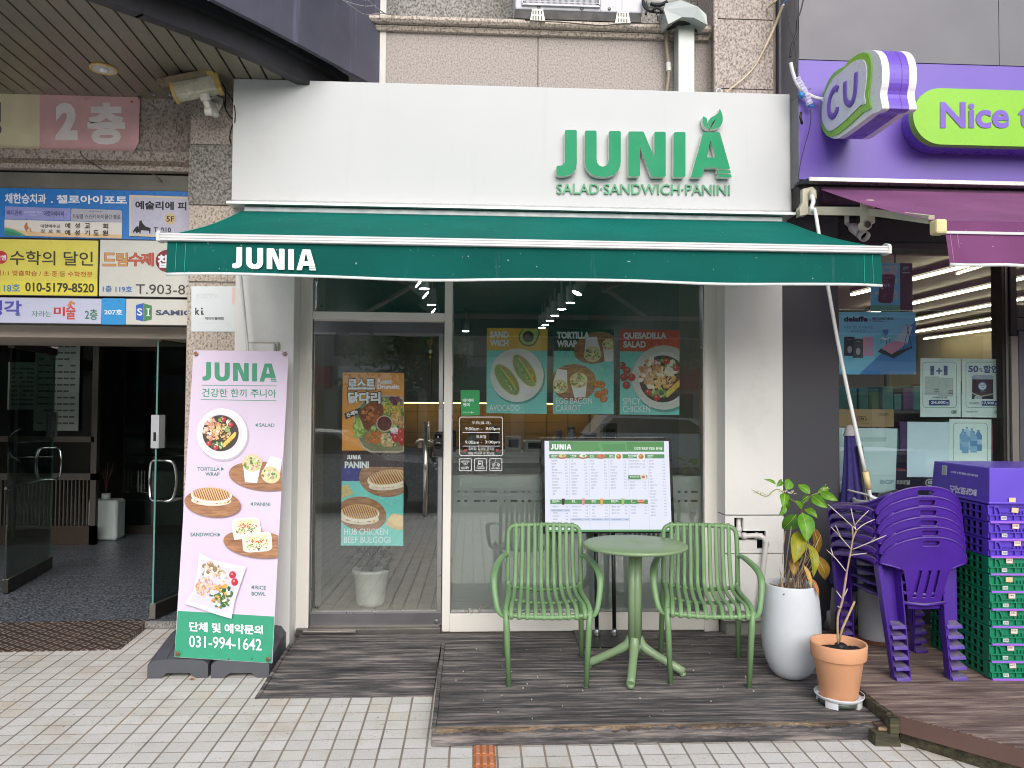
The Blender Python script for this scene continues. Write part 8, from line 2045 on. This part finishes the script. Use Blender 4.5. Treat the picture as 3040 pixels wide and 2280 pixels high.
tag(w7.build('loose_wires'), 'thin grey wires sagging across the right end of the curved canopy', 'wire')
w8 = MB(); w8.tube(spline([za2(690, 1300, .0), za2(715, 1350, -.01), za2(800, 1410, -.012), za2(930, 1490, -.012)], 4), .0035, M('thin_cable'), 5); w8.tube(spline([za2(1310, 1500, .0), za2(1350, 1520, -.03), za2(1400, 1570, .0)], 4), .005, M('thin_cable'), 5)
tag(w8.build('sign_wire'), 'thin dark wire drooping under the faded pink banner', 'wire')

# ================================================================ WHAT THE GLASS MIRRORS: the other side of the street
car_w = M('car_silver', '#b5b9bb', .25, .35, var=.03); car_v = M('car_white', '#dcdedd', .25, .1, var=.02); cgl = M('car_glass', '#0c0f12', .06, .0, spec=.8); tyre = M('tyre', '#101011', .85); rimm = M('alloy_rim', '#a9abad', .25, .9)
def car(name, x, y, z, rz, paint, label, suv=False):
    o = thing(name, (x, y, z), label, 'car', None, rz)
    h = .30 if suv else 0
    low = [(-2.25, .28), (-2.28, .62), (-2.15, .82+h*.5), (-1.2, .92+h*.6), (1.9, .95+h*.7), (2.2, .85+h*.4), (2.25, .35), (2.0, .26)]
    cab = [(-1.35, .90+h*.6), (-.55, 1.36+h), (.75, 1.43+h), (1.75, .95+h*.7)] if not suv else [(-1.3, 1.05), (-.65, 1.55), (1.7, 1.62), (2.15, 1.1)]
    b = MB(); b.prism([Vector((p, -.90, q)) for p, q in low], (0, 1.8, 0), paint); b.prism([Vector((p, -.74, q)) for p, q in cab], (0, 1.48, 0), paint); b.build('body', o, local=True, bevel=.06, seg=3)
    for sy in (-.765, .765):
        b = MB(); cx = sum(p for p, q in cab)/4; cy = sum(q for p, q in cab)/4; pts = [Vector((cx+(p-cx)*.86, sy, cy+(q-cy)*.74+.02)) for p, q in cab]; b.prism(pts, (0, .03 if sy < 0 else -.03, 0), cgl); b.build('side_window', o, local=True)
    b = MB(); f = lambda p, q, s_: Vector((p, s_, q)); (x0, z0), (x1, z1) = cab[0], cab[1]; d = Vector((x1-x0, 0, z1-z0)); nn = Vector((-d.z, 0, d.x)).normalized()*.02
    b.hexa([f(x0, z0, -.62)+nn+d*.12, f(x0, z0, .62)+nn+d*.12, f(x0, z0, .62)+d*.12, f(x0, z0, -.62)+d*.12, f(x0, z0, -.56)+nn+d*.92, f(x0, z0, .56)+nn+d*.92, f(x0, z0, .56)+d*.92, f(x0, z0, -.56)+d*.92], cgl); b.build('windscreen', o, local=True)
    for wx in (-1.42, 1.40):
        for sy in (-.82, .82):
            b = MB(); b.lathe([(.0, -.11), (.30, -.11), (.335, -.07), (.335, .07), (.30, .11), (0, .11)], tyre, (wx, sy, .335), 28, axis=(0, 1, 0)); wo_ = b.build('wheel', o, local=True)
            b = MB(); b.lathe([(0, 0), (.20, 0), (.215, .03)], rimm, (wx, sy+(.115 if sy > 0 else -.115), .335), 20, axis=(0, -1 if sy > 0 else 1, 0)); b.build('rim', o, local=True)
    for sy in (-.62, .62):
        b = MB(); b.box(-2.27, -2.10, sy-.2, sy+.2, .60, .74, M('headlamp', '#cfd5d8', .1, .3)); b.build('headlight', o, local=True, bevel=.03)
    b = MB(); b.box(-2.285, -2.2, -.5, .5, .38, .58, M('grille_black', '#0f1011', .4)); b.build('grille', o, local=True, bevel=.02)
    return o
car('parked_car', -2.9, -8.9, -.24, radians(176), car_w, 'pale silver saloon parked behind the camera, mirrored in the glass door')
car('parked_car', 5.2, -15.5, -.24, radians(178), car_v, 'white estate car across the road, mirrored faintly in the shop window', True)
def street_tree(x, y, h, r_, n, label, seed):
    rnd = random.Random(seed); o = thing('street_tree', (x, y, -.2), label, 'tree', 'trees across the street')
    b = MB(); bark = M('bark', '#5a4c3f', .9, var=.3, vs=12)
    b.tube(spline([(0, 0, 0), (.05, .03, h*.25), (-.03, .05, h*.5), (.02, 0, h*.75)], 4), [.17-.009*i for i in range(13)], bark, 10)
    for k in range(9):
        a = k*2.4; z0 = h*(.38+.04*k); L = r_*(.55+.4*rnd.random()); b.tube(spline([(0, 0, z0), (L*.5*cos(a), L*.5*sin(a), z0+.5), (L*cos(a), L*sin(a), z0+1.0+rnd.random())], 3), [.055-.006*i for i in range(7)], bark, 6)
    b.build('trunk', o, local=True)
    b = MB(); lm = [M('street_leaf', '#4c6a2a', .6, var=.3), M('street_leaf_pale', '#6f8a3a', .6, var=.3), M('street_leaf_dark', '#34491f', .6, var=.3)]
    cl = [(rnd.gauss(0, r_*.5), rnd.gauss(0, r_*.5), h*.72+rnd.gauss(0, r_*.38)) for _ in range(46)]
    for k in range(n):
        c = cl[k % len(cl)]; p = Vector((c[0]+rnd.gauss(0, .30), c[1]+rnd.gauss(0, .30), c[2]+rnd.gauss(0, .24))); e1 = Vector((rnd.gauss(0, 1), rnd.gauss(0, 1), rnd.gauss(0, .7))).normalized()*.085; e2 = e1.orthogonal().normalized()*.055
        b.poly([p-e1, p-e2, p+e1, p+e2], lm[(k % len(cl)) % 3])
    b.build('crown', o, local=True)
street_tree(-1.2, -16.5, 5.2, 1.7, 4200, 'leafy street tree across the road, mirrored above the orange door poster', 3)
street_tree(5.2, -21.0, 5.4, 1.9, 3600, 'leafy street tree across the road, mirrored at the right of the shop window', 5)
street_tree(-8.5, -19.0, 5.2, 1.8, 3000, 'leafy street tree across the road, mirrored toward the left entrance', 9)
ob = thing('opposite_building', (0, -27, -.24), 'pale shop building across the road with coloured sign bands, mirrored in the glass', 'building')
b = MB(); b.box(-30, 34, -33, -27, -.24, 5.2, M('far_wall', '#a9a49b', .8, var=.1, vs=.4)); b.build('wall', ob)
b = MB()
for fl_ in range(1):
    for k in range(22): b.box(-29+k*2.9, -29+k*2.9+1.9, -26.98, -26.9, 3.7+fl_*2.7, 4.8+fl_*2.7, cgl)
for k in range(16): b.box(-29+k*3.9, -29+k*3.9+3.3, -26.98, -26.9, -.1, 2.2, cgl)
b.build('windows', ob)
b = MB(); cs = ['#c9b23a', '#b5482f', '#d5d3cc', '#3a6fa0', '#d8cfa0', '#a83a44', '#e0dfd8', '#4c7a50']
for k in range(16): b.box(-29+k*3.9, -29+k*3.9+3.6, -26.98, -26.7, 2.35, 3.25, M('far_sign_'+cs[k % 8][1:], cs[k % 8], .5, var=.1, vs=2))
b.build('sign_band', ob)
b = MB(); b.box(-40, 44, -25.5, -19.0+1.2, -.30, -.10, granite('far_pavement_stone', '#77736d', '#a09b94', '#b5b0a8', 30)); tag(b.build('far_pavement'), kind='structure')
b = MB()
for k in range(12): b.box(-30+k*6, -27+k*6, -12.30, -12.18, -.2399, -.236, M('road_paint', '#c9c7bf', .7, var=.1, dirt=.3))
tag(b.build('road_marking', loc=(0, -12.24, -.24)), kind='structure')

bpy.data.scenes.remove(TSC)
